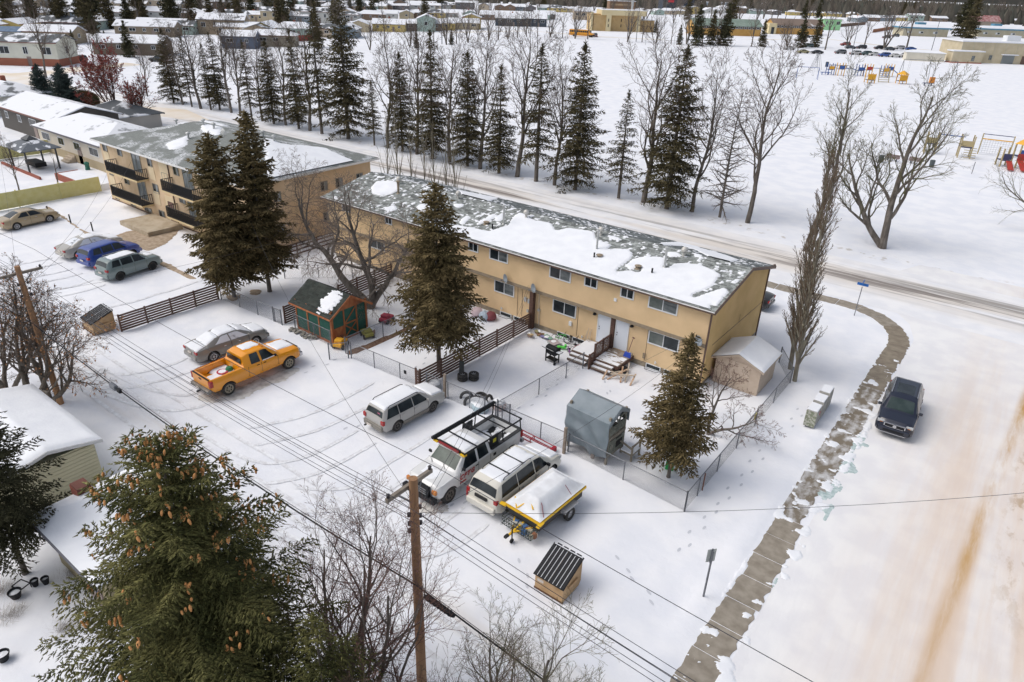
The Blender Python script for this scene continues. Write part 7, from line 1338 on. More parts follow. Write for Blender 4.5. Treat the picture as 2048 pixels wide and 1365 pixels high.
def spruce(name, label, loc, h, rad, seed, z0=1.0, m=needle, wh=.42, per=6, sp=.22, bl=.2, bw=.05, den=9, droop=.35, up=.15, group=None, prof=None, gap=.0, lean=0, cones=0, spread=.8, cat='spruce', ztop=None, finger=0, hole=.10):
    rr = np.random.RandomState(seed); t = thing(name, label, cat, loc, 0, group); tr = max(.08, h * .0125)
    MB().tube([(0, 0, -.1), (0, 0, .15), (.0, .0, h * .35), (0, 0, h * .7), (0, 0, h * .985)], [tr * 1.25, tr, tr * .75, tr * .4, .02], 8).build('trunk', bark, t, smooth=50)
    B = []; D = []; SG = []; tips = []; z = z0; L_ = []
    while z < h - .15:
        tt = (z - z0) / (h - z0); P_ = prof(tt) if prof else (1 - tt) ** .85 * min(1, .62 + tt * 3); n = max(3, int(per * (1 - .35 * tt)))
        if rr.rand() > gap:
            for k in range(n):
                if rr.rand() < hole: continue
                a = 2 * math.pi * (k + rr.rand() * .9) / n; L = max(.18, rad * P_ * (rr.uniform(.62, 1.15) if not finger else rr.uniform(.55, 1.2))); dh = np.array([math.cos(a), math.sin(a), 0]); dp = droop * rr.uniform(.6, 1.3) * (1 - .8 * tt); u_ = up + .75 * tt ** 2
                s = np.arange(min(.12, L * .2), L, sp * rr.uniform(.9, 1.1)); 
                if not len(s): s = np.array([L * .6])
                q = s / L; zz = z + rr.uniform(-.1, .1) + s * u_ - dp * L * q ** 1.5 + .22 * dp * L * q ** 4; c_ = dh[None] * s[:, None] + np.stack([0 * s, 0 * s, zz], -1)
                pts = np.concatenate([[[0, 0, z]], c_]); rr0 = .006 + .008 * L * (1 - np.arange(len(pts)) / len(pts)); L_.append(np.concatenate([pts[:-1], pts[1:], rr0[:-1, None], rr0[1:, None]], 1))
                side = np.array([-dh[1], dh[0], 0]); tg = np.gradient(c_, axis=0) if len(c_) > 1 else dh[None]; tg = tg / np.linalg.norm(tg, axis=1, keepdims=True)
                for sg in (-1, 1, 0):
                    tl = (np.minimum(.42 * L, .22 + .45 * (L - s)) if sg else .0 * s + .20) * rr.uniform(.6, 1.2, len(s)); td = tg * .6 + side[None] * sg * spread + np.array([[0, 0, -.28 if sg else -.5]]) + rr.uniform(-.18, .18, (len(s), 3)); td /= np.linalg.norm(td, axis=1, keepdims=True)
                    nb = np.maximum(2, (tl * den).astype(int)); idx = np.repeat(np.arange(len(s)), nb); f = rr.rand(len(idx)); b = c_[idx] + td[idx] * (tl[idx] * f)[:, None]; b[:, 2] -= .12 * tl[idx] * f ** 2
                    rd = rr.normal(0, 1, (len(idx), 3)); rd /= np.linalg.norm(rd, axis=1, keepdims=True); B.append(b); D.append(td[idx] * (.75 if not finger else 1.0) + rd * (.72 if not finger else .62) * (np.array([[1, 1, .55]]) if finger else 1) + np.array([[0, 0, -.05 if not finger else .04]]))
                tips.append((c_[-1], tt, L, dh)); mid = c_[int(len(c_) * .75)]; tips.append((mid + side * .2 * L * rr.uniform(-1, 1), tt, L, dh))
        z += wh * rr.uniform(.75, 1.2) * (1 - .45 * tt)
    n = int(60 * den / 9); zt = h - rr.rand(n) * min(1.0, h * .08); B.append(np.stack([0 * zt, 0 * zt, zt], -1)); D.append(np.stack([rr.normal(0, .6, n), rr.normal(0, .6, n), 0 * zt + .6], -1))
    B = np.concatenate(B); D = np.concatenate(D); D /= np.linalg.norm(D, axis=1, keepdims=True); n = len(B); w_ = np.cross(D, rr.normal(0, 1, (n, 3))); w_ /= np.linalg.norm(w_, axis=1, keepdims=True); ln = bl * rr.uniform(.6, 1.3, n)
    if finger:
        u2 = np.cross(D, w_); ring = [B + D * (ln * .06)[:, None] + (w_ * math.cos(q_) + u2 * math.sin(q_)) * (finger * rr.uniform(.7, 1.25, n))[:, None] for q_ in (0, 2.09, 4.19)]
        V = np.stack(ring + [B + D * ln[:, None]], 1).reshape(-1, 3); f = np.array([[0, 1, 3], [1, 2, 3], [2, 0, 3]])
        raw('crown', V, (f[None] + (np.arange(n) * 4)[:, None, None]).reshape(-1, 3), m, t)
    else:
        V = np.stack([B - w_ * bw / 2, B + w_ * bw / 2, B + D * ln[:, None]], 1).reshape(-1, 3); raw('crown', V, np.arange(n * 3).reshape(n, 3), m, t); S = np.concatenate(L_); Vt, Ft = tubes(S, 3); raw('branches', Vt, Ft, mat('branch_dark', (.045, .036, .024), .9), t, 'stuff')
    return t, tips
C_ = at(875, 742); spruce('spruce_tree', 'tall dark olive spruce standing by the slatted fence in front of the townhouse', (-25.2, 26.6, 0), 11.5, 2.85, 5, 2.7, needle_b, .42, 9, .18, .26, .085, 11, .42, finger=.050, hole=.10, cat='spruce', prof=lambda t: (1 - t) ** .7 * min(1, .75 + t * 2) * (1.05 if t < .5 else 1))
spruce('spruce_tree', 'left one of the two big brown green spruces beside the left car park', (-43.9, 24.9, 0), 11.6, 3.0, 8, 1.9, needle_b, .42, 9, .19, .28, .095, 11, .42, finger=.058, hole=.10, prof=lambda t: (1 - t) ** .62 * min(1, .8 + t * 2))
spruce('spruce_tree', 'right and taller one of the two big brown green spruces beside the left car park', (-42.9, 27.2, 0), 12.9, 2.45, 12, 2.3, needle_b, .42, 9, .19, .28, .095, 11, .42, finger=.058, hole=.10, prof=lambda t: (1 - t) ** .62 * min(1, .8 + t * 2))
spruce('spruce_tree', 'small spruce with bare lower trunk in the corner yard beside the covered playhouse', (-9.85, 26.3, 0), 7.7, 2.05, 15, 1.5, needle_b, .32, 9, .14, .19, .06, 14, .24, finger=.038, hole=.06, prof=lambda t: (1 - t) ** .9 * min(1, .7 + t * 2))
spruce('spruce_tree', 'blue green spruce with bare lower trunk at the left edge above the planters', (-26.6, 4.6, 0), 8.4, 2.7, 18, 2.0, needle_m, .38, 9, .12, .14, .045, 18, .36, finger=.026, hole=.1)
tf, tips = spruce('spruce_tree', 'large dark green spruce laden with orange brown cones filling the lower left foreground', (-13.6, 5.35, 0), 11.9, 3.6, 23, 4.6, needle_f, .36, 10, .09, .115, .019, 26, .24, .16, finger=.0200, hole=.08, prof=lambda t: (1 - t) ** .70)
spruce('spruce_tree', 'dark spruce behind and right of the cone laden spruce at the bottom', (-10.0, 6.3, 0), 8.2, 2.0, 29, 4.0, needle_f, .36, 8, .10, .12, .026, 20, .30, finger=.019)
# cones
rr = np.random.RandomState(5); cm = MB().lathe([(0, 0), (.012, -.008), (.022, -.035), (.021, -.07), (.012, -.105), (0, -.12)], 6).build('cone', conem, tf, smooth=60); cme = cm.data; camd = np.array([0, 0, CAM_H]) - np.array([-13.6, 5.35, 0]); cand = []
for p, tt, L, dh in tips:
    if tt < .30: continue
    for k in range(rr.randint(2, 7) if rr.rand() < .55 else 0): cand.append((p + np.array([rr.normal(0, .10), rr.normal(0, .10), rr.uniform(-.10, .02)]), float(dh[0] * camd[0] + dh[1] * camd[1]) + 2.5 * tt))
cand.sort(key=lambda a: -a[1]); cm.location = tuple(cand[0][0])
for p, _ in cand[1:300]: o = cm.copy(); COL.objects.link(o); o.location = tuple(p); o.rotation_euler = (rr.uniform(-.3, .3), rr.uniform(-.3, .3), rr.uniform(0, 6)); s_ = rr.uniform(1.25, 1.7); o.scale = (s_,) * 3
vs = np.array([v.co[:] for v in cme.vertices]); fs_ = np.array([list(f.vertices) for f in cme.polygons if len(f.vertices) == 4]); R_ = cand[300:1000]
if R_: raw('cones', np.concatenate([vs + p for p, _ in R_]), np.concatenate([fs_ + i * len(vs) for i in range(len(R_))]), conem, tf, 'stuff')
for (px, py, hh, rad, lab) in ((95, 222, 6.6, 2.7, 'left one of the two dense blue spruces behind the left houses'), (140, 228, 7.0, 3.1, 'right one of the two dense blue spruces behind the left houses'), (-8, 206, 5.5, 2.2, 'dense blue spruce cut by the left edge above the pale house')):
    x, y, _ = at(px, py); spruce('blue_spruce', lab, (x, y, 0), hh + .6, rad + .2, int(px) + 20, .1, needle_bl, .25, 9, .16, .22, .09, 16, .15, .25)
x, y, _ = at(178, 222); t = thing('cedar_shrub', 'rusty green rounded cedar beside the two blue spruces', 'shrub', (x, y, 0)); rr = np.random.RandomState(2); n = 9000; u_ = rr.normal(0, 1, (n, 3)); u_ /= np.linalg.norm(u_, axis=1, keepdims=True); B = u_ * np.array([3.2, 1.6, 1.5]) * rr.uniform(.75, 1, (n, 1)) + np.array([0, 0, 1.6]); D = rr.normal(0, 1, (n, 3)) * .2; V = np.stack([B, B + D * .5 + .05, B + D], 1).reshape(-1, 3); raw('crown', V, np.arange(n * 3).reshape(n, 3), mat('cedar_leaf', (.05, .055, .018), .9, (.16, .05, .02), .35, isl=.4, lo=.45, hi=.6), t); MB().cyl((0, 0, 0), .2, 1.5, 8).build('trunk', bark, t)
# prototypes for the row along the road
bpy.context.view_layer.update()
pr = [spruce('spruce_tree', 'x', (0, -300, -50), 14, 2.9, 40, 1.4, needle, .50, 7, .28, .36, .095, 9, .60, gap=.10, group='spruces in the long tree row')[0], spruce('spruce_tree', 'x', (0, -300, -50), 14, 2.6, 43, 2.0, needle, .55, 6, .28, .36, .09, 9, .65, gap=.16, group='spruces in the long tree row')[0], spruce('spruce_tree', 'x', (0, -300, -50), 14, 3.3, 47, 1.0, needle, .46, 7, .28, .36, .095, 10, .58, gap=.06, group='spruces in the long tree row')[0]]
def grow(seed, h, trunk=.35, r0=.2, levels=4, nch=(7, 6, 5, 4), ratio=(.62, .5, .5, .5), ang=(45, 45, 45, 45), trop=(.05, .10, .06, .02), wig=(.10, .16, .2, .22), seg=.5, t0=.3, lead=1.0, dirs=None, fork=False, minr=.006):
    rr = random.Random(seed); S = [[], [], [], [], []]
    def br(p, d, L, r, lv):
        n = max(3, int(L / (seg * (.8 ** lv)))); st = L / n; pts = [p.copy()]; ds = []; 
        for i in range(n):
            d = d + Vector((rr.gauss(0, 1), rr.gauss(0, 1), rr.gauss(0, 1))) * wig[min(lv, 3)] * .6; d.z += trop[min(lv, 3)]; d.normalize(); p = p + d * st; pts.append(p.copy()); ds.append(d.copy())
        for i in range(n): a = r * (1 - .82 * i / n); b = r * (1 - .82 * (i + 1) / n); S[min(lv, 4)].append((*pts[i], *pts[i + 1], max(a, minr), max(b, minr * .8)))
        if lv >= levels: return
        k = nch[lv]; az = rr.uniform(0, 6.28)
        for i in range(k):
            f = (t0 if lv == 0 else .22) + (1 - (t0 if lv == 0 else .22)) * (i + rr.random() * .8) / k; f = min(f, .97); j = min(n - 1, int(f * n)); q = pts[j].lerp(pts[j + 1], f * n - j); dd = ds[j]; az += 2.4 + rr.uniform(-.5, .5)
            o = dd.orthogonal().normalized(); o = Matrix.Rotation(az, 3, dd) @ o; a = R(ang[lv] * rr.uniform(.7, 1.25)) * (1 - .25 * f)
            nd = (dd * math.cos(a) + o * math.sin(a)).normalized(); br(q, nd, L * ratio[lv] * (1.15 - .62 * f) * rr.uniform(.75, 1.2), r * (1 - .82 * f) * .62, lv + 1)
    if dirs:
        for dx, dy, dz, f in dirs: br(Vector((0, 0, 0)), Vector((dx, dy, dz)).normalized(), h * f, r0 * (.6 + .4 * f), 0)
    else: br(Vector((0, 0, 0)), Vector((rr.uniform(-.05, .05), rr.uniform(-.05, .05), 1)), h * lead, r0, 0)
    return [np.array(s) if s else None for s in S]
def bare(name, label, loc, S, mt, mtw, group=None, cat='bare tree', rz=0, leaves=None, ground=True):
    t = thing(name, label, cat, loc, rz, group); V, Fc = tubes(S[0], 7); raw('trunk', V, Fc, mt, t, smooth=60)
    if S[1] is not None: V, Fc = tubes(S[1], 5); raw('limbs', V, Fc, mt, t, 'stuff', smooth=60)
    R_ = [s for s in S[2:] if s is not None]
    if R_: V, Fc = tubes(np.concatenate(R_), 3); raw('crown', V, Fc, mtw, t)
    if leaves:
        k, sz, lm, zz = leaves; P = np.concatenate(R_)[:, 3:6]; rr = np.random.RandomState(k); P = P[rr.randint(0, len(P), k)] + rr.normal(0, .04, (k, 3)); D = rr.normal(0, 1, (k, 3)); D /= np.linalg.norm(D, axis=1, keepdims=True); W_ = np.cross(D, rr.normal(0, 1, (k, 3))); W_ /= np.linalg.norm(W_, axis=1, keepdims=True); D[:, 2] -= zz
        V = np.stack([P, P + D * sz * .5 + W_ * sz * .35, P + D * sz, P + D * sz * .5 - W_ * sz * .35], 1).reshape(-1, 3); raw('leaves' if zz > .2 else 'buds', V, np.arange(k * 4).reshape(k, 4), lm, t, 'stuff')
    return t
PK = dict(nch=(13, 8, 6, 3), ratio=(.46, .5, .5, .5), ang=(50, 46, 44, 42), trop=(.12, .11, .08, .04), wig=(.08, .2, .24, .24), t0=.26, minr=.011)
bp_ = [bare('bare_tree', 'x', (0, -300, -50), grow(61, 14, r0=.24, **PK), bark, twigm, 'bare trees in the long tree row'), bare('bare_tree', 'x', (0, -300, -50), grow(64, 14, r0=.26, nch=(11, 8, 6, 3), ratio=(.52, .5, .5, .5), ang=(42, 46, 44, 42), trop=(.12, .12, .08, .04), wig=(.09, .2, .24, .24), t0=.24, minr=.011), bark, twigm, 'bare trees in the long tree row'),
       bare('bare_tree', 'x', (0, -300, -50), grow(67, 14, r0=.23, **PK), bark, twigm, 'bare trees in the long tree row')]
bpy.context.view_layer.update()
row = [('s', 348, 207, 60, 2), ('b', 366, 210, 70, 0), ('s', 384, 214, 75, 1), ('b', 402, 218, 60, 1), ('s', 422, 220, 90, 1), ('s', 440, 220, 70, 0), ('b', 463, 226, 40, 2), ('b', 481, 232, 55, 0), ('s', 504, 239, 85, 1), ('b', 525, 243, 90, 2), ('s', 548, 248, 85, 2), ('b', 572, 251, 70, 0), ('s', 598, 258, 65, 0), ('b', 620, 262, 60, 1), ('s', 644, 268, 30, 1), ('s', 697, 278, -8, 2),
       ('s', 749, 291, 165, 1), ('b', 776, 297, 85, 2), ('s', 805, 303, 110, 2), ('b', 834, 309, 78, 0), ('s', 865, 318, 70, 0), ('b', 899, 325, 90, 2), ('s', 935, 333, 108, 2), ('b', 960, 338, 95, 0), ('s', 998, 347, 138, 0), ('b', 1034, 354, 82, 1), ('s', 1072, 363, 97, 1), ('b', 1109, 371, 128, 2), ('s', 1150, 380, 93, 2), ('s', 1237, 397, 188, 1), ('b', 1287, 405, 112, 1), ('s', 1333, 418, 100, 2), ('b', 1384, 424, 148, 2), ('b', 1495, 446, 128, 0)]
cs = {'s': 0, 'b': 0}; RT = random.Random(8)
for k, px, py, ty, v in row:
    x, y, _ = at(px, py); hh = hgt(x, y, ty); pro = (pr if k == 's' else bp_)[v]; s_ = hh / 14 * (1.03 if k == 's' else .98)
    wsc = s_ * (1.15 if px == 697 else RT.uniform(1.0, 1.25) * (1.08 if k == 's' else .95))
    dup(pro, (x, y, 0), RT.uniform(0, 6.28), (wsc, wsc, s_), ('dark spruce, ' if k == 's' else 'bare tree, ') + ordn(cs[k]) + ' of its kind from left in the roadside row'); cs[k] += 1
# dead needled larch in the row
L_p = dict(nch=(95, 9, 2, 1), ratio=(.20, .35, .4, .4), ang=(92, 48, 40, 40), trop=(.02, .015, .0, .0), wig=(.02, .12, .2, .2), t0=.10, levels=2, seg=.6)
x, y, _ = at(1439, 435); bare('larch_tree', 'sparse needleless larch with level twiggy branches near the right end of the road row', (x, y, 0), grow(71, 12.3, r0=.15, minr=.014, **L_p), bark, twigl, cat='larch')
# big elms right of the row
x, y, _ = at(1765, 497); bare('bare_tree', 'wide spreading bare elm that forks low, right of the columnar poplars', (x, y, 0), grow(83, 13.6, r0=.36, nch=(9, 8, 6, 4), ratio=(.55, .55, .5, .5), ang=(46, 46, 42, 40), trop=(.05, .07, .06, .02), wig=(.07, .2, .24, .24), t0=.16, dirs=[(-.05, .0, 1, 1.0), (-.85, .10, .8, .70)], minr=.011), bark, twigg)
x, y, _ = at(1612, 503); bare('bare_tree', 'tall bare tree rising behind the columnar poplars', (x, y, 0), grow(88, 14.2, r0=.26, nch=(12, 7, 5, 4), ratio=(.38, .5, .5, .45), ang=(48, 42, 42, 40), trop=(.12, .10, .08, .03), wig=(.09, .2, .22, .22), t0=.35, minr=.008), bark, twigg)
x, y, _ = at(2120, 470); bare('bare_tree', 'bare elm reaching in from the right edge over the snow', (x, y, 0), grow(90, 8.5, r0=.28, nch=(9, 8, 6, 4), ratio=(.8, .55, .5, .5), ang=(70, 45, 42, 40), trop=(.02, .05, .04, .02), wig=(.14, .2, .24, .24), t0=.2, minr=.008), bark, twigg)
# columnar poplars at the corner and the saplings behind the townhouse
twigl2 = mat('twig_poplar', (.15, .105, .07), .9, isl=.3)
CP = dict(nch=(70, 8, 3, 2), ratio=(.19, .34, .5, .5), ang=(22, 18, 24, 25), trop=(.08, .05, .05, .04), wig=(.02, .07, .12, .15), t0=.08, seg=.6)
bare('columnar_poplar', 'left stem of the two slim columnar poplars beside the beige shed', (-8.75, 41.1, 0), grow(95, 12.8, r0=.15, dirs=[(-.075, -.055, 1, 1)], minr=.008, **CP), barkp, twigl2, cat='poplar'); bare('columnar_poplar', 'right stem of the two slim columnar poplars beside the beige shed', (-8.05, 39.75, 0), grow(97, 12.2, r0=.14, dirs=[(-.075, -.055, 1, 1)], minr=.008, **CP), barkp, twigl2, cat='poplar')
sp_ = bare('slim_poplar', 'x', (0, -300, -50), grow(99, 10, r0=.09, minr=.007, nch=(16, 4, 2, 1), ratio=(.34, .35, .5, .5), ang=(15, 18, 22, 25), trop=(.02, .05, .05, .04), wig=(.02, .07, .12, .15), t0=.05, seg=.7, levels=2), barkp, twigl, 'slim poplars behind the townhouse roof', 'poplar'); bpy.context.view_layer.update()
for i, px in enumerate((772, 797, 823, 850, 872, 893, 913)):
    x, y, _ = onY(px, 345, 49.0); dup(sp_, (x, 49.0, 0), RT.uniform(0, 6), RT.uniform(.85, 1.05), 'slim upright bare poplar sapling, %s from the left behind the townhouse roof' % ordn(i))
# crooked weeping tree in the shed yard
bare('crooked_tree', 'crooked spreading bare tree with a long leaning limb behind the green shed', (-35.1, 30.1, 0), grow(103, 8.6, r0=.30, nch=(10, 8, 7, 5), ratio=(.58, .6, .55, .5), ang=(60, 55, 50, 50), trop=(.02, -.02, -.06, -.10), wig=(.24, .3, .32, .3), t0=.35, dirs=[(-.75, -.2, .75, 1.15), (.05, .1, 1, .95), (.5, .3, .9, .8)], minr=.008), bark, twigl, ground=False)
bare('apple_tree', 'small bare apple tree between the corner spruce and the beige shed', (-9.85, 31.0, 0), grow(107, 3.6, r0=.10, nch=(7, 6, 5, 4), ratio=(.65, .55, .5, .5), ang=(50, 50, 48, 45), trop=(.02, .03, .02, .0), wig=(.2, .25, .28, .28), t0=.25, seg=.3, dirs=[(-.2, .1, 1, 1.), (.6, .2, .8, .85)], minr=.006), bark, twigr)
# foreground bare trees
FP = dict(nch=(9, 7, 6, 3), ratio=(.62, .55, .5, .5), ang=(40, 40, 40, 42), trop=(.04, .07, .06, .03), wig=(.10, .2, .24, .24), t0=.24, minr=.0038)
bud = mat('bud_violet', (.13, .05, .08), .8, (.28, .14, .08), 5)
for i, (x, y, hh, sd, mt_, lab, lv) in enumerate(((-10.6, 8.0, 7.6, 111, twigr, 'bare reddish budded tree between the big spruce and the utility pole', (1600, .035, bud, .1)), (-8.0, 7.6, 6.4, 113, twigm, 'bare foreground tree directly behind the utility pole foot', None), (-6.6, 9.2, 5.9, 117, twigg, 'bare foreground tree below the tan waste bin', None), (-4.8, 8.6, 5.4, 119, twigg, 'rightmost bare foreground tree at the bottom edge', None), (-12.3, 8.2, 6.8, 127, twigr, 'bare budded tree top peeking behind the cone laden spruce', (1400, .035, bud, .1)), (-9.2, 6.2, 5.4, 131, twigm, 'low bare tree at the bottom left of the utility pole', None))):
    bare('bare_tree', lab, (x, y, 0), grow(sd, hh, r0=.13, seg=.35, dirs=[(.1, .1, 1, 1), (.5, -.2, .9, .8), (-.45, .25, .9, .8)], **FP), bark, mt_, leaves=lv)
brl = mat('leaf_brown', (.30, .13, .05), .8, (.42, .22, .10), 4, isl=.3)
for i, (px, py, hh, sd, lab) in enumerate(((62, 806, 6.6, 141, 'bare tree with clinging brown leaves left of the leaning utility pole, left stem'), (102, 806, 6.4, 143, 'tree with clinging orange brown leaves beside the leaning utility pole, right stem'), (15, 800, 6.2, 147, 'bare twiggy tree at the left edge behind the small garage'))):
    x, y, _ = at(px, py); bare('leafy_tree', lab, (x, y, 0), grow(sd, hh, r0=.16, nch=(8, 7, 5, 4), ratio=(.62, .55, .5, .5), ang=(50, 45, 42, 42), trop=(.02, .04, .02, .0), wig=(.13, .2, .22, .22), t0=.22, dirs=[(.1, 0, 1, 1), (.7, .3, .8, .9), (-.5, .2, .9, .8)], minr=.006), bark, twigm, leaves=(1300 if i == 1 else 350, .11, brl, .5), cat='leafy tree')
# berry trees and the trees round the left crossing
ber = mat('berry_red', (.20, .02, .016), .7, (.30, .06, .04), 2)
for px, py, hh, sd, lab, k in ((240, 246, 9.2, 151, 'large bare tree full of red berries behind the apartment block', 7500), (285, 252, 6.0, 153, 'smaller red berried tree right of the large one', 1800)):
    x, y, _ = at(px, py); bare('berry_tree', lab, (x, y, 0), grow(sd, hh, r0=.16, nch=(8, 6, 5, 3), ratio=(.55, .5, .5, .5), ang=(34, 36, 40, 40), trop=(.03, .06, .04, .02), wig=(.08, .14, .2, .2), t0=.3, dirs=[(.05, .1, 1, 1), (.3, -.2, 1, .95), (-.35, .2, 1, .9), (.1, -.3, 1, .85), (-.15, -.2, 1, .9)], minr=.012), mat('bark_red', (.11, .06, .05), .9), twigr, leaves=(k, .17, ber, .1), cat='berry tree')
for px, py, ty, lab in ((92, 155, 20, 'bare leaning tree behind the stop sign'), (148, 150, 70, 'slim bare tree beyond the sandy crossing'), (295, 193, 90, 'slender pale bare tree left of the long row'), (40, 387, 290, 'small bare tree in front of the gazebo at the left'), (205, 130, 50, 'bare tree in front of the house beyond the crossing'), (188, 130, 60, 'brown bare tree by the black pickup beyond the crossing')):
    x, y, _ = at(px, py); hh = hgt(x, y, ty); v = RT.randint(0, 2); dup(bp_[v], (x, y, 0), RT.uniform(0, 6), hh / 14, lab)['group'] = 'bare trees round the left crossing'
x, y, _ = at(117, 378); bare('dead_sapling', 'dead sapling trunk holding a round bird feeder in the left garden', (x, y, 0), grow(161, 3.2, r0=.09, nch=(3, 2, 1, 1), levels=1, t0=.5, wig=(.1, .2, .2, .2)), bark, twigm)
# conifers and bare trees beyond the field; three shared shapes
fp = [spruce('spruce_tree', 'x', (0, -300, -50), 14, 3.4, 201, .8, needle, .8, 6, .6, .9, .34, 4, .35)[0], spruce('spruce_tree', 'x', (0, -300, -50), 14, 3.9, 203, .5, needle_m, .8, 6, .6, .9, .34, 4, .25)[0]]
fb = [bare('bare_tree', 'x', (0, -300, -50), grow(211, 12, r0=.3, nch=(8, 5, 3, 2), ratio=(.65, .5, .5, .5), ang=(34, 36, 38, 40), trop=(.04, .10, .05, .03), t0=.22, levels=3, seg=.9, minr=.02, dirs=[(.35, .1, 1, 1), (-.35, 0, 1, 1), (0, .3, 1, .9)]), bark, twigl), bare('bare_tree', 'x', (0, -300, -50), grow(215, 12, r0=.3, nch=(8, 6, 4, 2), ratio=(.6, .5, .5, .5), ang=(42, 40, 38, 40), trop=(.04, .10, .05, .03), t0=.25, levels=3, seg=.9, minr=.022), bark, twigm)]
bpy.context.view_layer.update()
fe = [(740, 101, 55), (770, 95, 40), (820, 96, 50), (868, 94, 45), (893, 90, 30), (913, 88, 40), (936, 86, 30), (956, 84, 38), (977, 82, 30), (997, 80, 30), (1016, 78, 34), (1035, 76, 30), (1053, 74, 38), (1075, 73, 30), (1100, 75, 28), (1125, 76, 28), (1150, 78, 22), (1175, 79, 26), (1255, 84, 26), (1284, 85, 42), (1312, 86, 38), (1342, 88, 44), (1373, 89, 28), (1404, 90, 42), (1436, 91, 30), (1503, 93, 40), (1574, 97, 50), (1650, 100, 28), (1694, 95, 45), (1728, 95, 35), (1768, 100, 25), (1812, 100, 20)]
for i, (px, py, ty) in enumerate(fe):
    x, y, _ = at(px, py); hh = hgt(x, y, ty); dup(fb[i % 2], (x, y, 0), RT.uniform(0, 6), hh / 12 * 1.05, 'bare tree, %s from left along the far edge of the field' % ordn(i))['group'] = 'bare trees along the far field edge'
fs2 = [(833, 97, 60), (903, 90, 60), (1358, 90, 50), (1392, 92, 10), (1421, 91, 20), (1448, 92, 8), (1523, 94, 40), (1600, 96, 32), (1630, 95, 30), (1310, 66, 40), (1460, 60, -30), (1920, 74, -30), (1935, 80, -20), (170, 48, -60), (222, 58, -40), (260, 115, 42), (120, 60, -30), (190, 72, 20), (150, 100, 60), (215, 100, 62), (635, 95, 5), (700, 30, -10), (745, 40, -20), (670, 50, -10), (850, 40, -20), (545, 34, -20), (555, 30, -25), (400, 24, -30), (345, 22, -25), (720, 24, -30), (1085, 20, -20), (1210, 22, -15), (1620, 30, -20), (40, 20, -40), (90, 16, -40), (1640, 22, -30), (1375, 40, -20), (930, 14, -30), (880, 18, -30)]
for i, (px, py, ty) in enumerate(fs2):
    x, y, _ = at(px, py); hh = min(19, hgt(x, y, ty)) if py < 60 else hgt(x, y, ty)
    side_ = 'upper left' if px < 560 else ('upper middle' if px < 1200 else 'upper right'); near = 'on the field edge' if 85 < py < 100 and px > 800 else 'among the far houses'
    dup(fp[i % 2], (x, y, 0), RT.uniform(0, 6), hh / 14, 'dark conifer %s at the %s, %s of these' % (near, side_, ordn(i)))['group'] = 'conifers beyond the snowy field'
k = 0; k2 = 0
NTREE = 0
TL = []
for j in range(240):
    py = RT.choice([RT.uniform(2, 24), RT.uniform(15, 50), RT.uniform(-4, 8)]); px = RT.uniform(-60, 2100) if j % 3 else RT.uniform(-60, 720)
    if j % 3 == 0: py = RT.uniform(2, 66)
    if px > 1200: py = max(py, 4) + RT.uniform(0, 20)
    if 1200 < px < 2048 and py > 50: py = RT.uniform(8, 46)
    TL.append((px, py, RT.random() < (.38 if px < 1000 else .18)))
for j in range(60): TL.append((RT.uniform(1180, 2110), RT.uniform(10, 44), RT.random() < .08))
TL.sort(); cnt_ = {}
for px, py, con in TL:
    x, y, _ = at(px, py); rg_ = 'upper left' if px < 500 else 'upper middle left' if px < 1000 else 'upper middle right' if px < 1500 else 'upper right'; kk_ = (con, rg_); c_n = cnt_.get(kk_, 0); cnt_[kk_] = c_n + 1; j = int(px)
    o = dup((fp if con else fb)[j % 2], (x, y, 0), RT.uniform(0, 6), RT.uniform(.7, 1.2) * (1.15 if con else (1.2 if px > 1180 else 1)), ('dark conifer' if con else 'bare brown tree') + ' between distant rooftops at the %s, %s from left' % (rg_, ordn(c_n))); o['group'] = 'distant conifers' if con else 'distant bare trees'
for j, a in enumerate(pr + bp_ + [sp_] + fp + fb):
    for c in list(a.children): bpy.data.objects.remove(c)
    bpy.data.objects.remove(a)
# far wood on the horizon behind the town
rr = np.random.RandomState(77); n = 22000; ang_ = rr.uniform(R(-100), R(45), n); dist = rr.uniform(850, 2600, n); B = np.stack([dist * np.sin(ang_), dist * np.cos(ang_), 0 * dist], -1); hh = rr.uniform(6, 15, n); w_ = hh * rr.uniform(.25, .5, n)
vs = []; 
for a in (0, 2.09, 4.18): vs.append(B + np.stack([np.cos(a) * w_, np.sin(a) * w_, 0 * w_], -1))
vs.append(B + np.stack([0 * w_, 0 * w_, hh], -1)); V = np.stack(vs, 1).reshape(-1, 3); f = np.array([[0, 1, 3], [1, 2, 3], [2, 0, 3]]); raw('distant_wood', V, (f[None] + (np.arange(n) * 4)[:, None, None]).reshape(-1, 3), mat('far_wood', (.09, .075, .06), .95, (.05, .055, .045), .01, isl=.5), None, 'stuff')
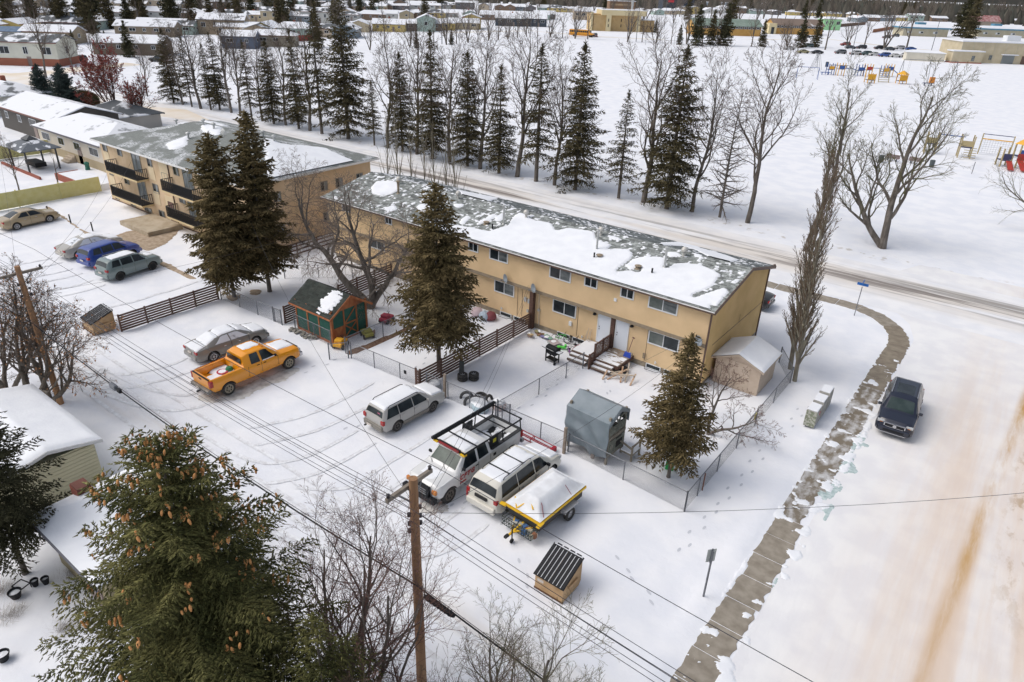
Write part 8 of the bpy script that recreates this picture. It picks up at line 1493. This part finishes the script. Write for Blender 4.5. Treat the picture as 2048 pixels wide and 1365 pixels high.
# low shrubs: dry grass by the left yard
def tuft(name, label, px, py, n, r, h, m, seed=1):
    x, y, _ = at(px, py); t = thing(name, label, 'dry plant', (x, y, 0)); rr = np.random.RandomState(seed); B = np.concatenate([rr.normal(0, r, (n, 2)), np.zeros((n, 1))], 1); D = np.concatenate([rr.normal(0, .4, (n, 2)), np.ones((n, 1))], 1) * (h * rr.uniform(.5, 1, (n, 1)))
    V = np.stack([B, B + np.array([.012, 0, 0]), B + D], 1).reshape(-1, 3); raw('stems', V, np.arange(n * 3).reshape(n, 3), m, t, 'stuff')
dry = mat('dry_stem', (.16, .12, .08), .9, isl=.3)
for px, py, lab in ((20, 1232, 'dry brown plant clump in the lower left yard, upper one'), (130, 1262, 'dry brown plant clump in the lower left yard, right one'), (150, 1150, 'dry leaf litter by the house corner at the lower left'), (300, 428, 'dark dry plants at the foot of the apartment wall'), (5, 1180, 'dry stalks at the left edge of the lower left yard')): tuft('dry_plant', lab, px, py, 260, .25, .55, dry, px)
# ------------------------------------------------------------------ poles and wires
polem = mat('pole_wood', (.24, .13, .065), .9, (.36, .21, .115), 3, .006, 25, stretch=(3, 3, .15)); polem2 = mat('pole_wood_dark', (.13, .08, .05), .9, (.20, .13, .085), 3, .006, 25, stretch=(3, 3, .15)); arm = mat('crossarm_grey', (.20, .17, .14), .9, (.28, .25, .21), 4)
blk = mat('insulator_dark', (.03, .025, .03), .35); wirem = mat('wire_dark', (.035, .035, .045), .6)
def pole(x, y, h, lab, m, za, arm_l=2.2, adir=(0, 1), lean=(0, 0), zi=(), rz=0):
    t = thing('utility_pole', lab, 'utility pole', (x, y, 0)); MB().tube([(0, 0, -.3), (lean[0] * .5, lean[1] * .5, h * .5), (lean[0], lean[1], h)], [.17, .15, .125], 14).build('pole', m, t, smooth=50)
    a = Vector((*adir, 0)).normalized(); c = Vector((lean[0], lean[1], za)); c += Vector((-a.y, a.x, 0)) * .15
    MB().bar(tuple(c - a * arm_l / 2), tuple(c + a * arm_l / 2), .10, .13).build('crossarm', arm, t)
    for s_ in (-1, 1): MB().bar(tuple(c + a * s_ * arm_l * .3), (lean[0], lean[1], za - .6), .02, .04).build('brace', galv, t); p = c + a * s_ * arm_l * .46; MB().lathe([(.02, .05), (.055, .08), (.05, .14), (.06, .17), (0, .22)], 10, tuple(p)).build('insulator', blk, t, smooth=50)
    for z in zi:
        for s_ in (-1, 1): MB().lathe([(0, -.06), (.06, -.05), (.05, 0), (.06, .05), (0, .06)], 10, (.0, s_ * .22, z)).bar((0, s_ * .1, z), (0, s_ * .22, z), .02, .02).build('spool', blk, t, smooth=50)
    return t
Zs = [7.54, 7.22, 6.95, 6.72]
a1 = onX(785, 1005, -11.2); a2 = onX(875, 947, -11.2); am = math.hypot(a2[1] - a1[1], 0)
pole(-11.25, 10.75, 8.7, 'brown wooden utility pole with angled crossarm in the foreground', polem, (a1[2] + a2[2]) / 2, max(1.6, min(am, 2.6)), (0.0, 1), zi=Zs[:3])
b1 = onX(0, 561, -38.3); b2 = onX(90, 537, -38.3)
pole(-38.3, 10.75, 7.9, 'leaning orange brown wooden utility pole at the left edge', polem2 if 0 else polem, (b1[2] + b2[2]) / 2, 2.2, (0, 1), lean=(-.1, 0), zi=(7.0, 6.7, 6.4))
def wire(name, label, pts, r=.009, sag=.5, n=14, m=wirem, group='overhead wires'):
    P = []
    for i in range(len(pts) - 1):
        a, b = Vector(pts[i]), Vector(pts[i + 1]); s_ = sag * min(1, (b - a).length / 27)
        for k in range(n + (i == len(pts) - 2)): f = k / n; q = a.lerp(b, f); q.z -= 4 * s_ * f * (1 - f); P.append(tuple(q))
    o = MB().tube(P, r, 4).build(name, m); tag(o, label, 'wire', group); return o
PX_ = (-65, -38.3, -11.2, 16)
for i, (z, yo) in enumerate(((7.54, .25), (7.22, .25), (6.95, .25), (7.40, -.25))): wire('overhead_wire', 'dark line of the parallel overhead wires over the parking, %s from the top' % ORD[i], [(x, 10.75 + yo, z) for x in PX_], .008, .45)
wire('overhead_wire', 'topmost single wire resting on the crossarm tips', [(x, 10.75 + a2[1] - 10.75 if k else 11.6, (a2[2] + .2)) for k, x in enumerate(PX_)], .009, .3)
wire('overhead_wire', 'wire on the near crossarm tips of both poles', [(x, a1[1], a1[2] + .2) for x in PX_], .009, .4)
wire('cable', 'thick black communications cable slung low along the lane', [(-65, 10.6, 5.0), (-38.2, 10.6, 4.9), (-11.1, 10.6, 4.8), (16, 10.6, 4.8)], .026, .55, m=black); wire('cable', 'second thin cable looping just above the thick black one', [(-65, 10.5, 5.2), (-38.2, 10.5, 5.2), (-11.1, 10.5, 5.05), (16, 10.5, 5.0)], .010, .5)
t = thing('cable_closure', 'black ribbed splice closure hanging on the cable right of the foreground pole', 'splice closure', (-10.2, 10.58, 4.62), 0); MB().lathe([(0, -.62), (.05, -.6), (.085, -.5), (.085, .5), (.05, .6), (0, .62)], 12, axis='X').build('case', black, t, smooth=40)
for i in range(7): MB().lathe([(.085, -.02), (.098, -.015), (.098, .015), (.085, .02)], 12, (-.42 + i * .14, 0, 0), 'X').build('rib', black, t)
t = thing('cable_amplifier', 'small grey box hanging on the cable over the lane', 'amplifier', (-29.9, 10.55, 4.45)); MB().box((0, 0, 0), (.5, .18, .25)).build('case', galv, t, bevel=.03); MB().box((.5, 0, -.02), (.3, .14, .18)).build('case', black, t, bevel=.03)
for lab, p, q, s_ in (('service drop from the pole to the middle of the townhouse wall', (-11.2, 10.9, 7.6), (-24.9, 35.1, 3.1), .8), ('second service drop beside the first to the brown party post', (-11.2, 10.9, 7.3), (-24.8, 35.1, 3.0), 1.0), ('service drop from the pole to the corner of the townhouse', (-11.2, 10.9, 7.2), (-12.4, 34.9, 3.3), .7), ('wire from the pole across the side road to the right edge', (-11.1, 10.9, 7.45), (12, 34, 7.6), .9),
                      ('thin wire from the pole up to the roof of the left neighbour', (-11.3, 10.9, 7.5), (-44.2, 27, 6.0), 1.2), ('thin wire from the left pole to the apartment block', (-38.2, 10.9, 6.9), (-68, 30.7, 5.2), .8), ('upper wire from the left pole towards the apartment block', (-38.2, 10.9, 7.2), (-72, 30.7, 4.6), .9), ('thin service wire over the dark slatted fence', (-38.2, 10.9, 6.4), (-40.5, 35, 4.8), .6),
                      ('pale drop wire from the wall to the deck yard', (-13.6, 35.0, 2.7), (-16.1, 35.0 - 1.6, .6), .05), ('wire from the left pole across the car park', (-38.4, 10.7, 7.9), (-80, 24, 6.8), .7)): wire('service_wire', lab, [p, q], .007, s_)
for i, (px, y_, h) in enumerate(((126, 48, 11), (142, 50, 12), (228, 45, 12), (497, 34, 12), (613, 26, 12), (658, 34, 12), (884, 89, 14), (1061, 71, 14), (1272, 84, 14), (1328, 58, 14), (1862, 104, 13), (1702, 114, 13), (766, 60, 12), (820, 50, 12))):
    x, y, _ = at(px, y_); t = thing('distant_pole', 'slim distant pole rising among the houses, %s of those listed from the left' % ORD[i], 'pole', (x, y, 0), 0, 'distant poles'); MB().tube([(0, 0, 0), (0, 0, h)], [.16, .1], 6).build('pole', arm if i < 6 else galv, t); MB().bar((-1, .2, h - .6), (1, -.2, h - .6), .12, .12).build('crossarm', arm, t)
# tyre tracks pressed into the parking snow, and footprints
g = NG('packed_track', .7)
c = g.mix(g.rng(g.noise(3.0, det=6, rough=.7), .40, .62), (.80, .82, .85), (.66, .66, .68))
packed = g.fin(c, g.noise(9, det=4), .03)
def tracks(name, pts, gauge=1.5, w_=.22, k=40, seed=1, m=packed):
    P = [Vector((*p, 0)) for p in pts]; C = []
    for i in range(k + 1):
        f_ = i / k * (len(P) - 1); j = min(int(f_), len(P) - 2); q = f_ - j; p0_, p1_, p2_, p3_ = P[max(j - 1, 0)], P[j], P[j + 1], P[min(j + 2, len(P) - 1)]
        C.append(.5 * ((2 * p1_) + (p2_ - p0_) * q + (2 * p0_ - 5 * p1_ + 4 * p2_ - p3_) * q * q + (3 * p1_ - p0_ - 3 * p2_ + p3_) * q ** 3))
    rr = random.Random(seed); mb = MB()
    for sg in (-1, 1):
        o = len(mb.v)
        for i, p in enumerate(C):
            d = (C[min(i + 1, k)] - C[max(i - 1, 0)]).normalized(); n_ = Vector((-d.y, d.x, 0)); e = min(1, i / 4, (k - i) / 4)
            for a in (-.5, -.15, .15, .5):
                q = p + n_ * (sg * gauge / 2 + a * w_ * (e + .02) + rr.uniform(-.02, .02)); z = float(gh(q.x, q.y)) + (.022 if abs(a) > .3 else .008) ; mb.v.append((q.x, q.y, z - (.03 if e < .3 else 0)))
        for i in range(k):
            for a in range(3): b = o + i * 4 + a; mb.f.append((b, b + 4, b + 5, b + 1)); mb.m.append(0)
    return mb.build(name, m, kind='stuff', smooth=80)
for i, pts in enumerate(([(-75, 12.6), (-50, 12.9), (-25, 12.8), (-4, 12.4)], [(-70, 14.2), (-40, 14.0), (-20, 14.3), (-4, 13.6)], [(-48, 13.2), (-38, 13.4), (-33.6, 14.8), (-33.1, 17)], [(-45, 12.4), (-39, 13.4), (-37.3, 15.5), (-37.1, 18)], [(-32, 13.2), (-26, 13.6), (-23.8, 15.6), (-23.4, 19.6)],
                        [(-28, 12.8), (-20, 13.2), (-17.9, 15), (-17.6, 17.2)], [(-24, 13.8), (-18, 14.0), (-15.7, 15.6), (-15.2, 18.5)], [(-28, 15.2), (-26.6, 18), (-26.3, 21), (-26.4, 23.4)], [(-22.5, 13.6), (-20.4, 15.5), (-20.2, 18), (-20.1, 22.5)], [(-66, 12), (-62, 15.5), (-60.8, 18), (-60.7, 20)], [(-62, 13), (-58, 16), (-57.2, 18), (-57.2, 20)], [(-60, 13.5), (-55, 15), (-53.6, 18), (-53.6, 20)], [(-78, 13), (-73, 15), (-71.6, 18), (-71.5, 20)], [(-50, 14), (-48, 18), (-47.6, 22), (-47.8, 26)])):
    tracks('tyre_tracks', pts, 1.5 + .1 * (i % 2), seed=i)
fp_v = []; rr = random.Random(6)
for path in ([(-7.2, 22), (-7.0, 30), (-6.6, 38)], [(-19.2, 33), (-18.8, 28), (-19.0, 25)], [(-18.9, 33), (-20.4, 31.6)], [(-31, 23.4), (-31.5, 20), (-32, 18)], [(-14.2, 22.5), (-13.8, 18)], [(-12, 17.4), (-10.5, 16)], [(-16.4, 18), (-16.4, 22.5)], [(-17.5, 33), (-13.5, 28), (-11.5, 26)], [(-26.5, 26), (-28, 33)], [(-62, 30), (-58, 25), (-57, 23.5)], [(-34.2, 16), (-34.6, 20)], [(-24.6, 19), (-24.6, 23)], [(-9, 20), (-6.2, 18.5)]):
    for a, b in zip(path[:-1], path[1:]):
        a = Vector(a); b = Vector(b); n_ = int((b - a).length / .62)
        for i in range(n_): q = a.lerp(b, i / n_); fp_v.append((q.x + rr.uniform(-.1, .1) + (.14 if i % 2 else -.14), q.y + rr.uniform(-.1, .1), math.atan2((b - a).y, (b - a).x)))
mb = MB()
for x, y, a in fp_v:
    z = float(gh(x, y)); c_, s_ = math.cos(a), math.sin(a); o = len(mb.v)
    for k in range(8): an = k * math.pi / 4; u, v = .15 * math.cos(an), .06 * math.sin(an); mb.v.append((x + u * c_ - v * s_, y + u * s_ + v * c_, z + .014))
    mb.f.append(tuple(range(o, o + 8))); mb.m.append(0)
mb.build('footprints', mat('print_snow', (.56, .58, .63), .8), kind='stuff')
# fence lines and hedges far away
for i, (a, b, c, lab) in enumerate((((590, 84), (640, 80), (.25, .04, .03), 'dark red board fence left of the tallest spruce'), ((1745, 66), (1790, 58), (.30, .11, .04), 'orange brown fence beyond the far car park'), ((262, 48), (295, 44), (.09, .06, .02), 'tall brown clipped hedge among the upper left houses'), ((1660, 56), (1730, 50), (.14, .08, .05), 'brown hedge right of the green house'))):
    p, q = at(*a), at(*b); d = Vector(q) - Vector(p); t = thing('fence' if i in (0, 1) else 'hedge', lab, 'fence' if i in (0, 1) else 'hedge', p, math.atan2(d.y, d.x)); h = 2 if i != 2 else 5; MB().bb(0, d.length, -.3 if i > 1 else -.06, .3 if i > 1 else .06, 0, h).build('boards' if i in (0, 1) else 'foliage', wallm(c), t)
n_th = sum(1 for o in bpy.data.objects if o.parent is None); print('THINGS', n_th, 'OBJECTS', len(bpy.data.objects), 'TRIS', sum(sum(max(0, p.loop_total - 2) for p in []) for m in bpy.data.meshes), 'POLYS', sum(len(m.polygons) for m in bpy.data.meshes))
